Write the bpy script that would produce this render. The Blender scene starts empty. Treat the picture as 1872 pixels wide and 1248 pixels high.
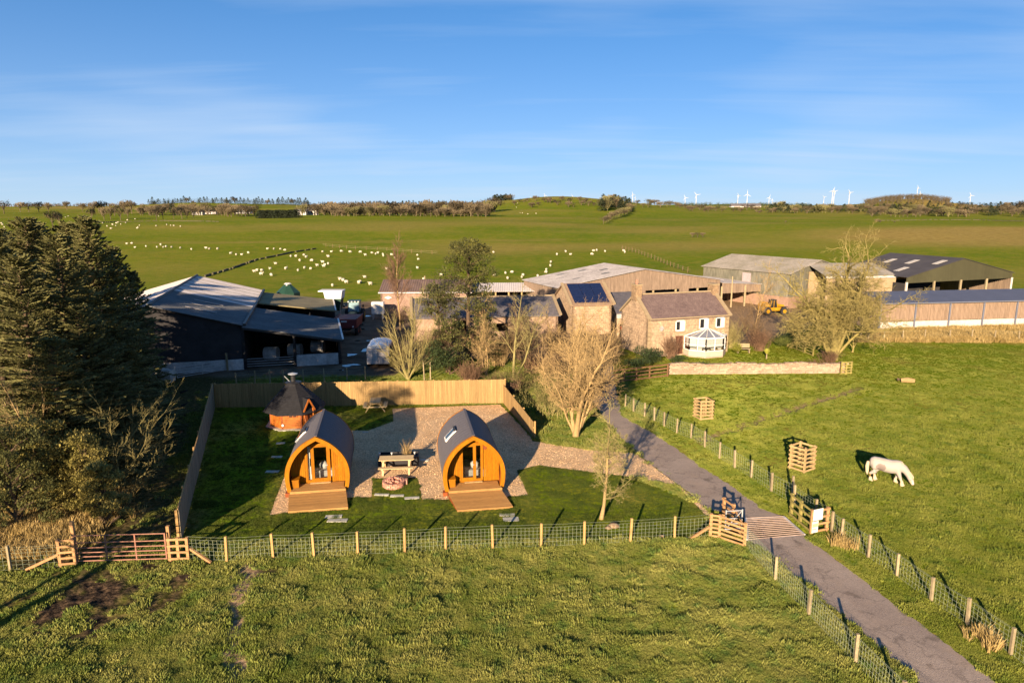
import bpy, bmesh, math, random
import numpy as np
from mathutils import Vector, Matrix, Euler
from mathutils.geometry import delaunay_2d_cdt

random.seed(7)
SC = bpy.context.scene
COL = SC.collection
R = math.radians

# ------------------------------------------------------------------ camera
CAM_H = 14.0
PITCH = R(11)
cam = bpy.data.cameras.new('camera'); camo = bpy.data.objects.new('camera', cam); COL.objects.link(camo)
camo.location = (0, 0, CAM_H); camo.rotation_euler = (R(90) - PITCH, 0, 0)
cam.sensor_width = 36; cam.lens = 1265 / 1872 * 36
cam.clip_start = .3; cam.clip_end = 20000
SC.camera = camo

# ------------------------------------------------------------------ sky, sun, exposure
SUN_EL, SUN_AZ = R(15), R(18)          # light travels away from the camera, 18 degrees to the right
w = bpy.data.worlds.new('World'); SC.world = w; w.use_nodes = True
nt = w.node_tree; nt.nodes.clear()
def N(nt, t, **k):
    n = nt.nodes.new(t)
    for a, b in k.items(): setattr(n, a, b)
    return n
out = N(nt, 'ShaderNodeOutputWorld'); bg = N(nt, 'ShaderNodeBackground')
sky = N(nt, 'ShaderNodeTexSky', sky_type='NISHITA', sun_disc=False, sun_elevation=SUN_EL, sun_rotation=math.pi + SUN_AZ,
        altitude=0, air_density=0.6, dust_density=0.0, ozone_density=6.0)
bg.inputs[1].default_value = .05
tc = N(nt, 'ShaderNodeTexCoord'); sep = N(nt, 'ShaderNodeSeparateXYZ'); nt.links.new(tc.outputs['Generated'], sep.inputs[0])
# thin cirrus: direction projected on a high plane, stretched noise
div = N(nt, 'ShaderNodeMath', operation='ADD'); nt.links.new(sep.outputs[2], div.inputs[0]); div.inputs[1].default_value = .09
vd = N(nt, 'ShaderNodeVectorMath', operation='DIVIDE'); cmb = N(nt, 'ShaderNodeCombineXYZ')
for i in range(3): nt.links.new(div.outputs[0], cmb.inputs[i])
nt.links.new(tc.outputs['Generated'], vd.inputs[0]); nt.links.new(cmb.outputs[0], vd.inputs[1])
mp = N(nt, 'ShaderNodeMapping'); mp.inputs['Rotation'].default_value = (0, 0, R(38)); mp.inputs['Scale'].default_value = (.24, 1.15, 1)
nt.links.new(vd.outputs[0], mp.inputs[0])
nz = N(nt, 'ShaderNodeTexNoise'); nz.inputs['Scale'].default_value = .75; nz.inputs['Detail'].default_value = 9; nz.inputs['Roughness'].default_value = .58; nz.inputs['Distortion'].default_value = .5
nt.links.new(mp.outputs[0], nz.inputs[0])
rp = N(nt, 'ShaderNodeMapRange'); rp.inputs[1].default_value = .56; rp.inputs[2].default_value = .80; rp.inputs[3].default_value = 0; rp.inputs[4].default_value = .5
nz2 = N(nt, 'ShaderNodeTexNoise'); nz2.inputs['Scale'].default_value = .55; nz2.inputs['Detail'].default_value = 2; nt.links.new(vd.outputs[0], nz2.inputs[0])
cm = N(nt, 'ShaderNodeMath', operation='MULTIPLY_ADD'); cm.inputs[1].default_value = .55; nt.links.new(nz2.outputs[0], cm.inputs[0])
cs = N(nt, 'ShaderNodeMath', operation='MULTIPLY'); cs.inputs[1].default_value = .62; nt.links.new(nz.outputs[0], cs.inputs[0]); nt.links.new(cs.outputs[0], cm.inputs[2])
nt.links.new(cm.outputs[0], rp.inputs[0])
gmn = N(nt, 'ShaderNodeGamma'); gmn.inputs[1].default_value = .65; nt.links.new(sky.outputs[0], gmn.inputs[0])
hsv = N(nt, 'ShaderNodeVectorMath', operation='MULTIPLY'); hsv.inputs[1].default_value = (.34, 1.24, 1.78)
nt.links.new(gmn.outputs[0], hsv.inputs[0])
# clouds are lit white, as bright as the low sky
mx = N(nt, 'ShaderNodeMix', data_type='RGBA'); nt.links.new(rp.outputs[0], mx.inputs[0]); nt.links.new(hsv.outputs[0], mx.inputs[6]); mx.inputs[7].default_value = (4.4, 5.4, 6.8, 1)
# pale low haze of the clear winter sky
hz = N(nt, 'ShaderNodeMath', operation='MULTIPLY'); hz.inputs[1].default_value = -1 / .13; nt.links.new(sep.outputs[2], hz.inputs[0])
he = N(nt, 'ShaderNodeMath', operation='EXPONENT'); nt.links.new(hz.outputs[0], he.inputs[0])
hm = N(nt, 'ShaderNodeMath', operation='MULTIPLY', use_clamp=True); hm.inputs[1].default_value = .78; nt.links.new(he.outputs[0], hm.inputs[0])
mh_ = N(nt, 'ShaderNodeMix', data_type='RGBA'); nt.links.new(hm.outputs[0], mh_.inputs[0]); nt.links.new(mx.outputs[2], mh_.inputs[6]); mh_.inputs[7].default_value = (4.6, 5.3, 6.2, 1)
nt.links.new(mh_.outputs[2], bg.inputs[0]); nt.links.new(bg.outputs[0], out.inputs[0])

sun = bpy.data.lights.new('sun', 'SUN'); suno = bpy.data.objects.new('sun', sun); COL.objects.link(suno)
sun.energy = 5.0; sun.angle = R(.53); sun.color = (1.0, .77, .52)
sd = Vector((math.sin(SUN_AZ) * math.cos(SUN_EL), math.cos(SUN_AZ) * math.cos(SUN_EL), -math.sin(SUN_EL)))
suno.rotation_euler = sd.to_track_quat('-Z', 'Y').to_euler(); suno.location = (-20, -40, 60)
SC.view_settings.view_transform = 'Standard'; SC.view_settings.look = 'None'; SC.view_settings.gamma = 1
SC.view_settings.exposure = 1.55
SC.view_settings.use_curve_mapping = False
SC.render.engine = 'CYCLES'
SC.cycles.max_bounces = 6; SC.cycles.diffuse_bounces = 2; SC.cycles.glossy_bounces = 2; SC.cycles.transparent_max_bounces = 8
SC.cycles.use_denoising = True

# ------------------------------------------------------------------ terrain heights and pixel rays of the survey
def vnoise(x, y, seed=0):
    x = np.asarray(x, float); y = np.asarray(y, float)
    xi = np.floor(x).astype(np.int64); yi = np.floor(y).astype(np.int64); fx = x - xi; fy = y - yi
    fx = fx * fx * (3 - 2 * fx); fy = fy * fy * (3 - 2 * fy)
    def h(a, b):
        n = (a * 374761393 + b * 668265263 + seed * 974711) & 0x7fffffff
        n = ((n ^ (n >> 13)) * 1274126177) & 0x7fffffff
        return ((n ^ (n >> 16)) & 0xffff) / 65535.0
    return (h(xi, yi) * (1 - fx) + h(xi + 1, yi) * fx) * (1 - fy) + (h(xi, yi + 1) * (1 - fx) + h(xi + 1, yi + 1) * fx) * fy
def fbm(x, y, oct=4, seed=0):
    s = 0; a = .5; t = 0
    for i in range(oct):
        s = s + a * vnoise(x * 2 ** i + 17.3 * i, y * 2 ** i - 9.1 * i, seed + i); t += a; a *= .5
    return s / t
PD = [0, 130, 170, 220, 300, 380, 450, 520, 620, 760, 900, 1300, 1800, 3000, 9000]
PZ = [0, 0, .25, 1.3, 3.4, 5.3, 6.0, 5.6, 6.2, 7.8, 9.0, 11.4, 12.4, 13.2, 12]
HILLS = [  # azimuth x/y, y, lateral sigma, depth sigma, height
    (.045, 820, 95, 200, 13.5), (.13, 900, 90, 180, 7.0), (-.16, 900, 140, 160, 4.5), (-.42, 1150, 260, 220, 6), (-.12, 1300, 260, 150, 4),
    (.56, 1500, 110, 130, 17), (.30, 2600, 500, 300, 9), (.12, 1900, 120, 150, 11), (-.30, 420, 110, 80, .9), (.62, 330, 80, 60, 1.0), (.42, 420, 120, 60, -.8), (.02, 330, 60, 60, .7)]
def zt(x, y):
    x = np.asarray(x, float); y = np.asarray(y, float)
    d = np.hypot(x, y); z = np.interp(d, PD, PZ)
    for a, Y, sx, sy, h in HILLS:
        X = a * Y
        z = z + h * np.exp(-((x - X) / sx) ** 2 - ((y - Y) / sy) ** 2)
    amp = np.interp(d, [0, 130, 300, 900, 2500], [0, 0, 1.7, 3.6, 6])
    return z + amp * (fbm(x / 130 + 5, y / 130, 3, 3) - .5) * 2
def ray(px, py):
    v = 624 - py; c, s = math.cos(PITCH), math.sin(PITCH)
    return (px - 936, 1265 * c + v * s, -1265 * s + v * c)
def G(px, py, z=0.0):
    d = ray(px, py); t = (z - CAM_H) / d[2]
    return (d[0] * t, d[1] * t)
def at(px, py, dmax=2600):               # first point of the ground seen through that ray
    d = ray(px, py); k = d[1]
    Y = np.concatenate([np.arange(12, 130, .5), np.arange(130, dmax, 2.0)])
    X = d[0] / k * Y; Zr = CAM_H + d[2] / k * Y; hit = Zr <= zt(X, Y)
    i = int(np.argmax(hit)) if hit.any() else len(Y) - 1
    return (float(X[i]), float(Y[i]), float(zt(X[i], Y[i])))
def az(px, Y):                           # a point at distance Y in the direction of a column
    X = (px - 936) / 1288.6 * Y
    return (X, Y, float(zt(X, Y)))

# ------------------------------------------------------------------ materials
MATS = {}
def M(name, c, c2=None, rough=.85, var=.22, scale=4, stretch=(1, 1, 1), fine=0, bump=0, bscale=30, rnd=0, metal=0, spec=.3, contrast=1.0, trans=0, brick=None):
    if name in MATS: return MATS[name]
    m = bpy.data.materials.new(name); m.use_nodes = True; nt = m.node_tree
    b = nt.nodes['Principled BSDF']; b.inputs['Roughness'].default_value = rough; b.inputs['Metallic'].default_value = metal
    b.inputs['Specular IOR Level'].default_value = spec
    tc = N(nt, 'ShaderNodeTexCoord'); mp = N(nt, 'ShaderNodeMapping'); mp.inputs['Scale'].default_value = stretch
    oi = N(nt, 'ShaderNodeObjectInfo'); off = N(nt, 'ShaderNodeVectorMath', operation='ADD')
    sc = N(nt, 'ShaderNodeVectorMath', operation='SCALE'); sc.inputs['Scale'].default_value = 37.0
    cx = N(nt, 'ShaderNodeCombineXYZ'); nt.links.new(oi.outputs['Random'], cx.inputs[0]); nt.links.new(oi.outputs['Random'], cx.inputs[1])
    nt.links.new(cx.outputs[0], sc.inputs[0]); nt.links.new(tc.outputs['Object'], off.inputs[0]); nt.links.new(sc.outputs[0], off.inputs[1])
    nt.links.new(off.outputs[0], mp.inputs[0])
    nz = N(nt, 'ShaderNodeTexNoise'); nz.inputs['Scale'].default_value = scale; nz.inputs['Detail'].default_value = 6; nz.inputs['Roughness'].default_value = .6
    nt.links.new(mp.outputs[0], nz.inputs[0])
    mr = N(nt, 'ShaderNodeMapRange'); mr.inputs[1].default_value = .5 - .22 / contrast; mr.inputs[2].default_value = .5 + .22 / contrast
    nt.links.new(nz.outputs[0], mr.inputs[0])
    mx = N(nt, 'ShaderNodeMix', data_type='RGBA'); nt.links.new(mr.outputs[0], mx.inputs[0])
    c2 = c2 or tuple(min(1, v * (1 + var)) for v in c); c1 = c if c2 is not None and var == 0 else tuple(v * (1 - var) for v in c)
    mx.inputs[6].default_value = (*c1, 1); mx.inputs[7].default_value = (*c2, 1); o = mx.outputs[2]
    if fine:
        n2 = N(nt, 'ShaderNodeTexNoise'); n2.inputs['Scale'].default_value = bscale; n2.inputs['Detail'].default_value = 3
        nt.links.new(mp.outputs[0], n2.inputs[0])
        m3 = N(nt, 'ShaderNodeMapRange'); m3.inputs[1].default_value = .3; m3.inputs[2].default_value = .7; m3.inputs[3].default_value = 1 - fine; m3.inputs[4].default_value = 1 + fine
        nt.links.new(n2.outputs[0], m3.inputs[0])
        v = N(nt, 'ShaderNodeVectorMath', operation='SCALE'); nt.links.new(o, v.inputs[0]); nt.links.new(m3.outputs[0], v.inputs['Scale']); o = v.outputs[0]
    if rnd:
        m4 = N(nt, 'ShaderNodeMapRange'); m4.inputs[3].default_value = 1 - rnd; m4.inputs[4].default_value = 1 + rnd
        nt.links.new(oi.outputs['Random'], m4.inputs[0])
        v = N(nt, 'ShaderNodeVectorMath', operation='SCALE'); nt.links.new(o, v.inputs[0]); nt.links.new(m4.outputs[0], v.inputs['Scale']); o = v.outputs[0]
    if brick:
        sx = N(nt, 'ShaderNodeSeparateXYZ'); nt.links.new(tc.outputs['Object'], sx.inputs[0]); ad = N(nt, 'ShaderNodeMath', operation='ADD'); nt.links.new(sx.outputs[0], ad.inputs[0]); nt.links.new(sx.outputs[1], ad.inputs[1])
        cv = N(nt, 'ShaderNodeCombineXYZ'); nt.links.new(ad.outputs[0], cv.inputs[0]); nt.links.new(sx.outputs[2], cv.inputs[1]); bk = N(nt, 'ShaderNodeTexBrick'); nt.links.new(cv.outputs[0], bk.inputs[0])
        bk.inputs['Scale'].default_value = 1; bk.inputs['Brick Width'].default_value = brick[0]; bk.inputs['Row Height'].default_value = brick[1]; bk.inputs['Mortar Size'].default_value = .018; bk.inputs['Mortar Smooth'].default_value = .4
        bk.inputs['Color1'].default_value = (.86, .86, .86, 1); bk.inputs['Color2'].default_value = (1.10, 1.08, 1.06, 1); bk.inputs['Mortar'].default_value = (.74, .72, .70, 1)
        vm = N(nt, 'ShaderNodeVectorMath', operation='MULTIPLY'); nt.links.new(o, vm.inputs[0]); nt.links.new(bk.outputs['Color'], vm.inputs[1]); o = vm.outputs[0]
    nt.links.new(o, b.inputs['Base Color'])
    if bump:
        n5 = N(nt, 'ShaderNodeTexNoise'); n5.inputs['Scale'].default_value = bscale; n5.inputs['Detail'].default_value = 4
        nt.links.new(mp.outputs[0], n5.inputs[0]); bp = N(nt, 'ShaderNodeBump'); bp.inputs['Strength'].default_value = .8; bp.inputs['Distance'].default_value = bump
        nt.links.new(n5.outputs[0], bp.inputs['Height']); nt.links.new(bp.outputs[0], b.inputs['Normal'])
    if trans:
        tr = N(nt, 'ShaderNodeBsdfTranslucent'); nt.links.new(o, tr.inputs[0]); ms = N(nt, 'ShaderNodeMixShader'); ms.inputs[0].default_value = trans
        nt.links.new(b.outputs[0], ms.inputs[1]); nt.links.new(tr.outputs[0], ms.inputs[2]); nt.links.new(ms.outputs[0], nt.nodes['Material Output'].inputs[0])
    MATS[name] = m
    return m
def glassmat(name, tint, gl=.15):
    m = bpy.data.materials.new(name); m.use_nodes = True; nt = m.node_tree; nt.nodes.remove(nt.nodes['Principled BSDF'])
    t = N(nt, 'ShaderNodeBsdfTransparent'); t.inputs[0].default_value = (*tint, 1); g = N(nt, 'ShaderNodeBsdfGlossy'); g.inputs['Roughness'].default_value = .03
    f = N(nt, 'ShaderNodeFresnel'); f.inputs[0].default_value = 1.45; a = N(nt, 'ShaderNodeMath', operation='ADD'); a.inputs[1].default_value = gl; nt.links.new(f.outputs[0], a.inputs[0])
    ms = N(nt, 'ShaderNodeMixShader'); nt.links.new(a.outputs[0], ms.inputs[0]); nt.links.new(t.outputs[0], ms.inputs[1]); nt.links.new(g.outputs[0], ms.inputs[2])
    nt.links.new(ms.outputs[0], nt.nodes['Material Output'].inputs[0]); MATS[name] = m
    return m

m_orange = M('oiled_timber', (.265, .098, .003), rough=.6, var=.18, scale=5, stretch=(1, 1, .25), fine=.16, bscale=22, rnd=.14, spec=.12)
m_redwood = M('red_stained_timber', (.20, .05, .013), rough=.5, var=.25, scale=4, rnd=.08)
m_deck = M('decking_timber', (.31, .165, .052), rough=.7, var=.2, scale=6, stretch=(.3, 2, 1), fine=.12, bscale=20, rnd=.14)
m_pale = M('pale_new_timber', (.34, .235, .11), rough=.8, var=.2, scale=6, fine=.1, bscale=20, rnd=.10)
m_fence = M('fence_board_timber', (.27, .175, .072), rough=.85, var=.22, scale=3, stretch=(3, 3, .5), fine=.12, bscale=18, rnd=.16)
m_grayfence = M('weathered_board_timber', (.22, .18, .125), rough=.9, var=.2, scale=3, stretch=(3, 3, .5), fine=.1, bscale=18, rnd=.12)
m_table = M('pale_table_timber', (.46, .34, .18), rough=.8, var=.15, scale=6, fine=.1, bscale=20, rnd=.08)  # lighter pale timber, one even tone for the tables
m_post = M('fence_post_timber', (.25, .20, .12), rough=.9, var=.25, scale=5, fine=.15, bscale=30, rnd=.15)
m_postnew = M('new_post_timber', (.36, .22, .085), rough=.85, var=.18, scale=5, fine=.1, bscale=30, rnd=.1)
m_rail = M('rail_timber', (.34, .19, .085), rough=.85, var=.2, scale=5, fine=.1, bscale=20, rnd=.12)
m_brownrail = M('brown_rail_timber', (.16, .085, .04), rough=.9, var=.25, scale=5, rnd=.15)
m_oldrail = M('lichen_rail_timber', (.24, .20, .06), rough=.9, var=.3, scale=3, rnd=.12)
m_shingle = M('slate_grey_shingle', (.098, .092, .104), rough=.75, var=.15, scale=9, fine=.16, bscale=60, bump=.004)
m_black = M('black_shingle', (.011, .011, .014), rough=.8, var=.4, scale=5, fine=.3, bscale=40, bump=.01)
m_wire = M('galvanised_wire', (.30, .34, .24), rough=.5, metal=.2, var=.1)
m_steel = M('galvanised_steel', (.42, .43, .44), rough=.5, metal=.4, var=.15)
m_redgate = M('rusty_red_steel', (.26, .12, .08), rough=.6, var=.3, scale=6)
m_white = M('white_paint', (.62, .60, .57), rough=.6, var=.06)
m_dark = M('dark_interior', (.02, .02, .02), rough=.9)
m_blackmetal = M('black_metal', (.02, .02, .022), rough=.5)
m_glass = glassmat('window_glass', (.88, .9, .9), .04)
m_darkglass = M('dark_glass', (.015, .018, .022), rough=.06, spec=.6, var=.1)
m_brick = M('red_brick', (.42, .20, .14), rough=.9, var=.25, scale=8, rnd=.2)
m_slab = M('paving_slab', (.42, .40, .34), rough=.9, var=.15, scale=6, fine=.15, rnd=.12)
m_stone = M('sandstone', (.24, .165, .10), rough=.95, var=.25, scale=2.2, fine=.22, bscale=9, bump=.02, rnd=.1, brick=(.4, .22))
m_housestone = M('house_sandstone', (.33, .24, .16), rough=.95, var=.22, scale=1.3, fine=.25, bscale=5, bump=.02, brick=(.52, .26))
m_wallstone = M('garden_wall_stone', (.30, .215, .15), rough=.95, var=.3, scale=4, fine=.25, bscale=12)
m_quoin = M('dressed_stone', (.27, .205, .125), rough=.9, var=.15, scale=4)
m_slate = M('purple_slate', (.125, .085, .082), c2=(.155, .110, .100), rough=.8, var=.2, scale=1.5, stretch=(1, 1, 1), fine=.22, bscale=7, bump=.01)
m_slategrey = M('grey_slate', (.105, .095, .10), rough=.75, var=.25, scale=2, fine=.2, bscale=8)
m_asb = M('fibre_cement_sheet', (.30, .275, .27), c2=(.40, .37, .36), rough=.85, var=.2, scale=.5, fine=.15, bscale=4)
m_asbdark = M('dark_cement_sheet', (.115, .12, .125), rough=.85, var=.2, scale=.6, fine=.15, bscale=4)
m_asbpale = M('pale_roof_sheet', (.50, .45, .43), rough=.8, var=.12, scale=.6, fine=.1, bscale=4)
m_tanroof = M('moss_tan_roof_sheet', (.20, .165, .085), rough=.9, var=.25, scale=.8, fine=.1, bscale=4)
m_mossroof = M('mossy_roof_sheet', (.22, .20, .14), c2=(.34, .30, .26), rough=.9, var=.15, scale=.35, fine=.15, bscale=3)
m_rustroof = M('red_brown_roof_sheet', (.135, .09, .075), rough=.9, var=.25, scale=.8, fine=.15, bscale=4)
m_navy = M('blue_grey_roof_sheet', (.060, .070, .110), rough=.5, var=.1, scale=.8)
m_darkroof = M('dark_roof_sheet', (.05, .046, .05), rough=.7, var=.2, scale=.6)
m_olive = M('olive_cladding', (.055, .053, .028), rough=.7, var=.22, scale=.35, fine=.08, bscale=4, stretch=(1, 1, .15))
m_greywood = M('weathered_green_grey_timber', (.12, .12, .09), c2=(.18, .165, .13), rough=.9, var=.25, scale=.8, stretch=(1, 1, .25), fine=.25, bscale=4)
m_pinkwood = M('weathered_pink_timber', (.20, .145, .105), rough=.9, var=.22, scale=1.2, stretch=(2, 2, .2), fine=.22, bscale=6)
m_pinkboard = M('spaced_board_timber', (.24, .17, .12), rough=.9, var=.25, scale=2, stretch=(2, 2, .3))
m_concrete = M('white_concrete', (.44, .41, .37), rough=.9, var=.12, scale=1.2, fine=.1, bscale=6)
m_greyconc = M('grey_concrete', (.42, .41, .40), rough=.9, var=.35, scale=1.2, fine=.15, bscale=6)
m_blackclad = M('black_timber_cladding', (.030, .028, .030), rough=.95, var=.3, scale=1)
m_cream = M('cream_render', (.28, .205, .125), rough=.9, var=.15, scale=1)
m_block = M('pinkish_block', (.26, .165, .12), rough=.9, var=.2, scale=2)
m_bark = M('green_brown_bark', (.20, .155, .06), c2=(.25, .22, .085), rough=.95, var=.25, scale=3, fine=.2)
m_barkpale = M('pale_bark', (.29, .20, .09), rough=.95, var=.25, scale=3, fine=.2)
m_barkdark = M('dark_bark', (.09, .06, .038), rough=.95, var=.3, scale=3)
m_lichen = M('lichen_bark', (.21, .18, .05), c2=(.27, .215, .08), rough=.95, var=.3, scale=2.5)
m_twigred = M('red_twig', (.13, .075, .045), rough=.95, var=.3, scale=2)
m_twigbrown = M('brown_twig', (.13, .085, .045), rough=.95, var=.3, scale=2)
m_spruce = M('spruce_needles', (.078, .084, .026), c2=(.19, .175, .06), rough=.8, var=.2, scale=1.3, fine=.35, bscale=7, rnd=.1, trans=.12)
m_pine = M('pine_needles', (.055, .065, .018), c2=(.15, .145, .042), rough=.8, var=.2, scale=1.0, fine=.35, bscale=6, trans=.12)
m_yellowpine = M('yellow_green_needles', (.17, .155, .032), c2=(.33, .27, .08), rough=.85, var=.2, scale=1.0, fine=.35, bscale=6, trans=.12)
m_shrub = M('shrub_leaves', (.10, .10, .025), c2=(.19, .17, .05), rough=.85, var=.2, scale=1.2, fine=.3, bscale=6, trans=.15)
m_evergreen = M('evergreen_leaves', (.035, .06, .02), c2=(.07, .10, .03), rough=.7, var=.2, scale=1.2, fine=.3, bscale=6, trans=.1)
m_conifer_yellow = M('golden_conifer_leaves', (.22, .22, .03), rough=.85, var=.2, scale=2, fine=.3)
m_farbare = M('far_bare_crown', (.105, .082, .048), rough=.95, var=.25, scale=.2, rnd=.22)
m_fargreen = M('far_conifer_crown', (.035, .048, .022), rough=.95, var=.3, scale=.2, rnd=.25)
m_farolive = M('far_olive_crown', (.12, .11, .045), rough=.95, var=.3, scale=.2, rnd=.2)
m_wool = M('sheep_wool', (.50, .45, .34), rough=.95, var=.1, scale=8)
m_face = M('sheep_face', (.70, .64, .52), rough=.9)
m_turbine = M('turbine_white', (.42, .44, .47), rough=.5, var=.02)
m_drygrass = M('dry_grass', (.26, .18, .08), rough=.95, var=.25, scale=6, rnd=.2, trans=.2)
m_yellow = M('machine_yellow', (.36, .18, .008), rough=.45, var=.1)
m_tyre = M('tyre_rubber', (.025, .023, .022), rough=.9)
m_red = M('trailer_red', (.13, .02, .018), rough=.6, var=.25, scale=2)
m_green = M('machine_green', (.015, .045, .03), rough=.45, var=.15)
m_blueglass = M('cab_glass', (.20, .30, .34), rough=.1, spec=.5, var=.1)

# ------------------------------------------------------------------ mesh builder
class MB:
    def __init__(s): s.v = []; s.f = []
    def add(s, vs, fs):
        n = len(s.v); s.v += [tuple(v) for v in vs]; s.f += [tuple(i + n for i in f) for f in fs]; return s
    def box(s, c, d, rz=0, rx=0, ry=0):
        a, b, h = d[0] / 2, d[1] / 2, d[2] / 2
        vs = [Vector((x, y, z)) for z in (-h, h) for y in (-b, b) for x in (-a, a)]
        if rz or rx or ry:
            m = Euler((rx, ry, rz)).to_matrix(); vs = [m @ v for v in vs]
        c = Vector(c)
        return s.add([v + c for v in vs], [(0, 2, 3, 1), (4, 5, 7, 6), (0, 1, 5, 4), (2, 6, 7, 3), (0, 4, 6, 2), (1, 3, 7, 5)])
    def beam(s, p, q, w, h=None, up=(0, 0, 1)):
        h = h or w; p = Vector(p); q = Vector(q); d = (q - p); L = d.length
        if L < 1e-6: return s
        d /= L; u = Vector(up)
        if abs(d.dot(u)) > .98: u = Vector((0, 1, 0)) if abs(d.y) < .9 else Vector((1, 0, 0))
        r = d.cross(u).normalized(); u = r.cross(d)
        vs = [b + r * (a * w / 2) + u * (c * h / 2) for b in (p, q) for c in (-1, 1) for a in (-1, 1)]
        return s.add(vs, [(0, 1, 3, 2), (4, 6, 7, 5), (0, 4, 5, 1), (2, 3, 7, 6), (0, 2, 6, 4), (1, 5, 7, 3)])
    def tube(s, pts, rad, n=6, cap=True):
        pts = [Vector(p) for p in pts]; rs = rad if isinstance(rad, (list, tuple)) else [rad] * len(pts)
        base = len(s.v)
        for i, p in enumerate(pts):
            d = (pts[min(i + 1, len(pts) - 1)] - pts[max(i - 1, 0)]).normalized()
            u = Vector((0, 0, 1)) if abs(d.z) < .9 else Vector((1, 0, 0))
            a = d.cross(u).normalized(); b = d.cross(a)
            for k in range(n):
                t = 2 * math.pi * k / n; s.v.append(tuple(p + a * (rs[i] * math.cos(t)) + b * (rs[i] * math.sin(t))))
        for i in range(len(pts) - 1):
            for k in range(n):
                a = base + i * n + k; b = base + i * n + (k + 1) % n; s.f.append((a, b, b + n, a + n))
        if cap:
            s.f.append(tuple(base + k for k in range(n))[::-1]); e = base + (len(pts) - 1) * n; s.f.append(tuple(e + k for k in range(n)))
        return s
    def cyl(s, c, r, h, n=16, r2=None):
        c = Vector(c); return s.tube([c, c + Vector((0, 0, h))], [r, r if r2 is None else r2], n)
    def prism(s, poly, off):
        n = len(poly); o = Vector(off); a = [Vector(p) for p in poly]
        return s.add(a + [p + o for p in a], [tuple(range(n))[::-1], tuple(range(n, 2 * n))] + [(i, (i + 1) % n, n + (i + 1) % n, n + i) for i in range(n)])
    def quad(s, a, b, c, d): return s.add([a, b, c, d], [(0, 1, 2, 3)])
    def slab(s, a, b, c, d, t):            # a quad with thickness t below it
        o = Vector((0, 0, -t)); return s.prism([a, b, c, d], o)
    def corr(s, a, b, c, d, per=.35, amp=.04, t=.06):   # ribs run from edge a-b to edge d-c
        a, b, c, d = map(Vector, (a, b, c, d)); nn = (b - a).cross(d - a).normalized()
        if nn.z < 0: nn = -nn
        n = max(2, int((b - a).length / per)); top = []; bot = []
        for i in range(n * 2 + 1):
            u = i / (n * 2); o = nn * (amp if i % 2 else 0)
            top.append(a.lerp(b, u) + o); bot.append(d.lerp(c, u) + o)
        m = len(top); vs = top + bot + [v - nn * t for v in top] + [v - nn * t for v in bot]; fs = []
        for i in range(m - 1):
            fs += [(i, i + 1, m + i + 1, m + i), (2 * m + i, 3 * m + i, 3 * m + i + 1, 2 * m + i + 1), (i, 2 * m + i, 2 * m + i + 1, i + 1), (m + i, m + i + 1, 3 * m + i + 1, 3 * m + i)]
        fs += [(0, m, 3 * m, 2 * m), (m - 1, 3 * m - 1, 4 * m - 1, 2 * m - 1)]
        return s.add(vs, fs)
    def mesh(s, name, mat, smooth=False):
        me = bpy.data.meshes.new(name); me.from_pydata(s.v, [], s.f); me.materials.append(mat)
        if smooth: me.polygons.foreach_set('use_smooth', [True] * len(me.polygons))
        me.update(); return me
    def build(s, name, mat, parent=None, world=False, smooth=False, kind=None, label=None):
        if world and parent is not None:
            l = parent.location; s.v = [(x - l.x, y - l.y, z - l.z) for x, y, z in s.v]
        o = bpy.data.objects.new(name, s.mesh(name, mat, smooth)); COL.objects.link(o); o.parent = parent
        if kind: o['kind'] = kind
        if label: o['label'] = label
        return o
def tag(o, label=None, cat=None, group=None, kind=None):
    if label: o['label'] = label
    if cat: o['category'] = cat
    if group: o['group'] = group
    if kind: o['kind'] = kind
    return o
def thing(name, label, cat, loc=(0, 0, 0), rz=0, group=None):
    o = bpy.data.objects.new(name, None); COL.objects.link(o); o.location = loc; o.rotation_euler = (0, 0, rz); o.empty_display_size = .2
    return tag(o, label, cat, group)
def inst(name, me, parent=None, loc=(0, 0, 0), rot=(0, 0, 0), scale=(1, 1, 1)):
    o = bpy.data.objects.new(name, me); COL.objects.link(o); o.parent = parent; o.location = loc; o.rotation_euler = rot
    o.scale = scale if not isinstance(scale, (int, float)) else (scale,) * 3
    return o
def kids(o): return [c for c in COL.objects if c.parent == o]
def dup(root, loc, rz=0, label=None, group=None, scale=1, tree=None):
    tree = tree or {}
    r = root.copy(); COL.objects.link(r); r.location = loc; r.rotation_euler = (0, 0, rz); r.scale = (scale,) * 3
    if label: r['label'] = label
    if group: r['group'] = group
    for ch in root.children:
        c = ch.copy(); COL.objects.link(c); c.parent = r
        for g in ch.children:
            d = g.copy(); COL.objects.link(d); d.parent = c
    return r
BOXM = {}
def boxmesh(name, dim, mat):               # one shared box mesh per size, its base at the origin
    k = (name, dim, mat.name)
    if k not in BOXM: BOXM[k] = MB().box((0, 0, dim[2] / 2), dim).mesh(name, mat)
    return BOXM[k]

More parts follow.
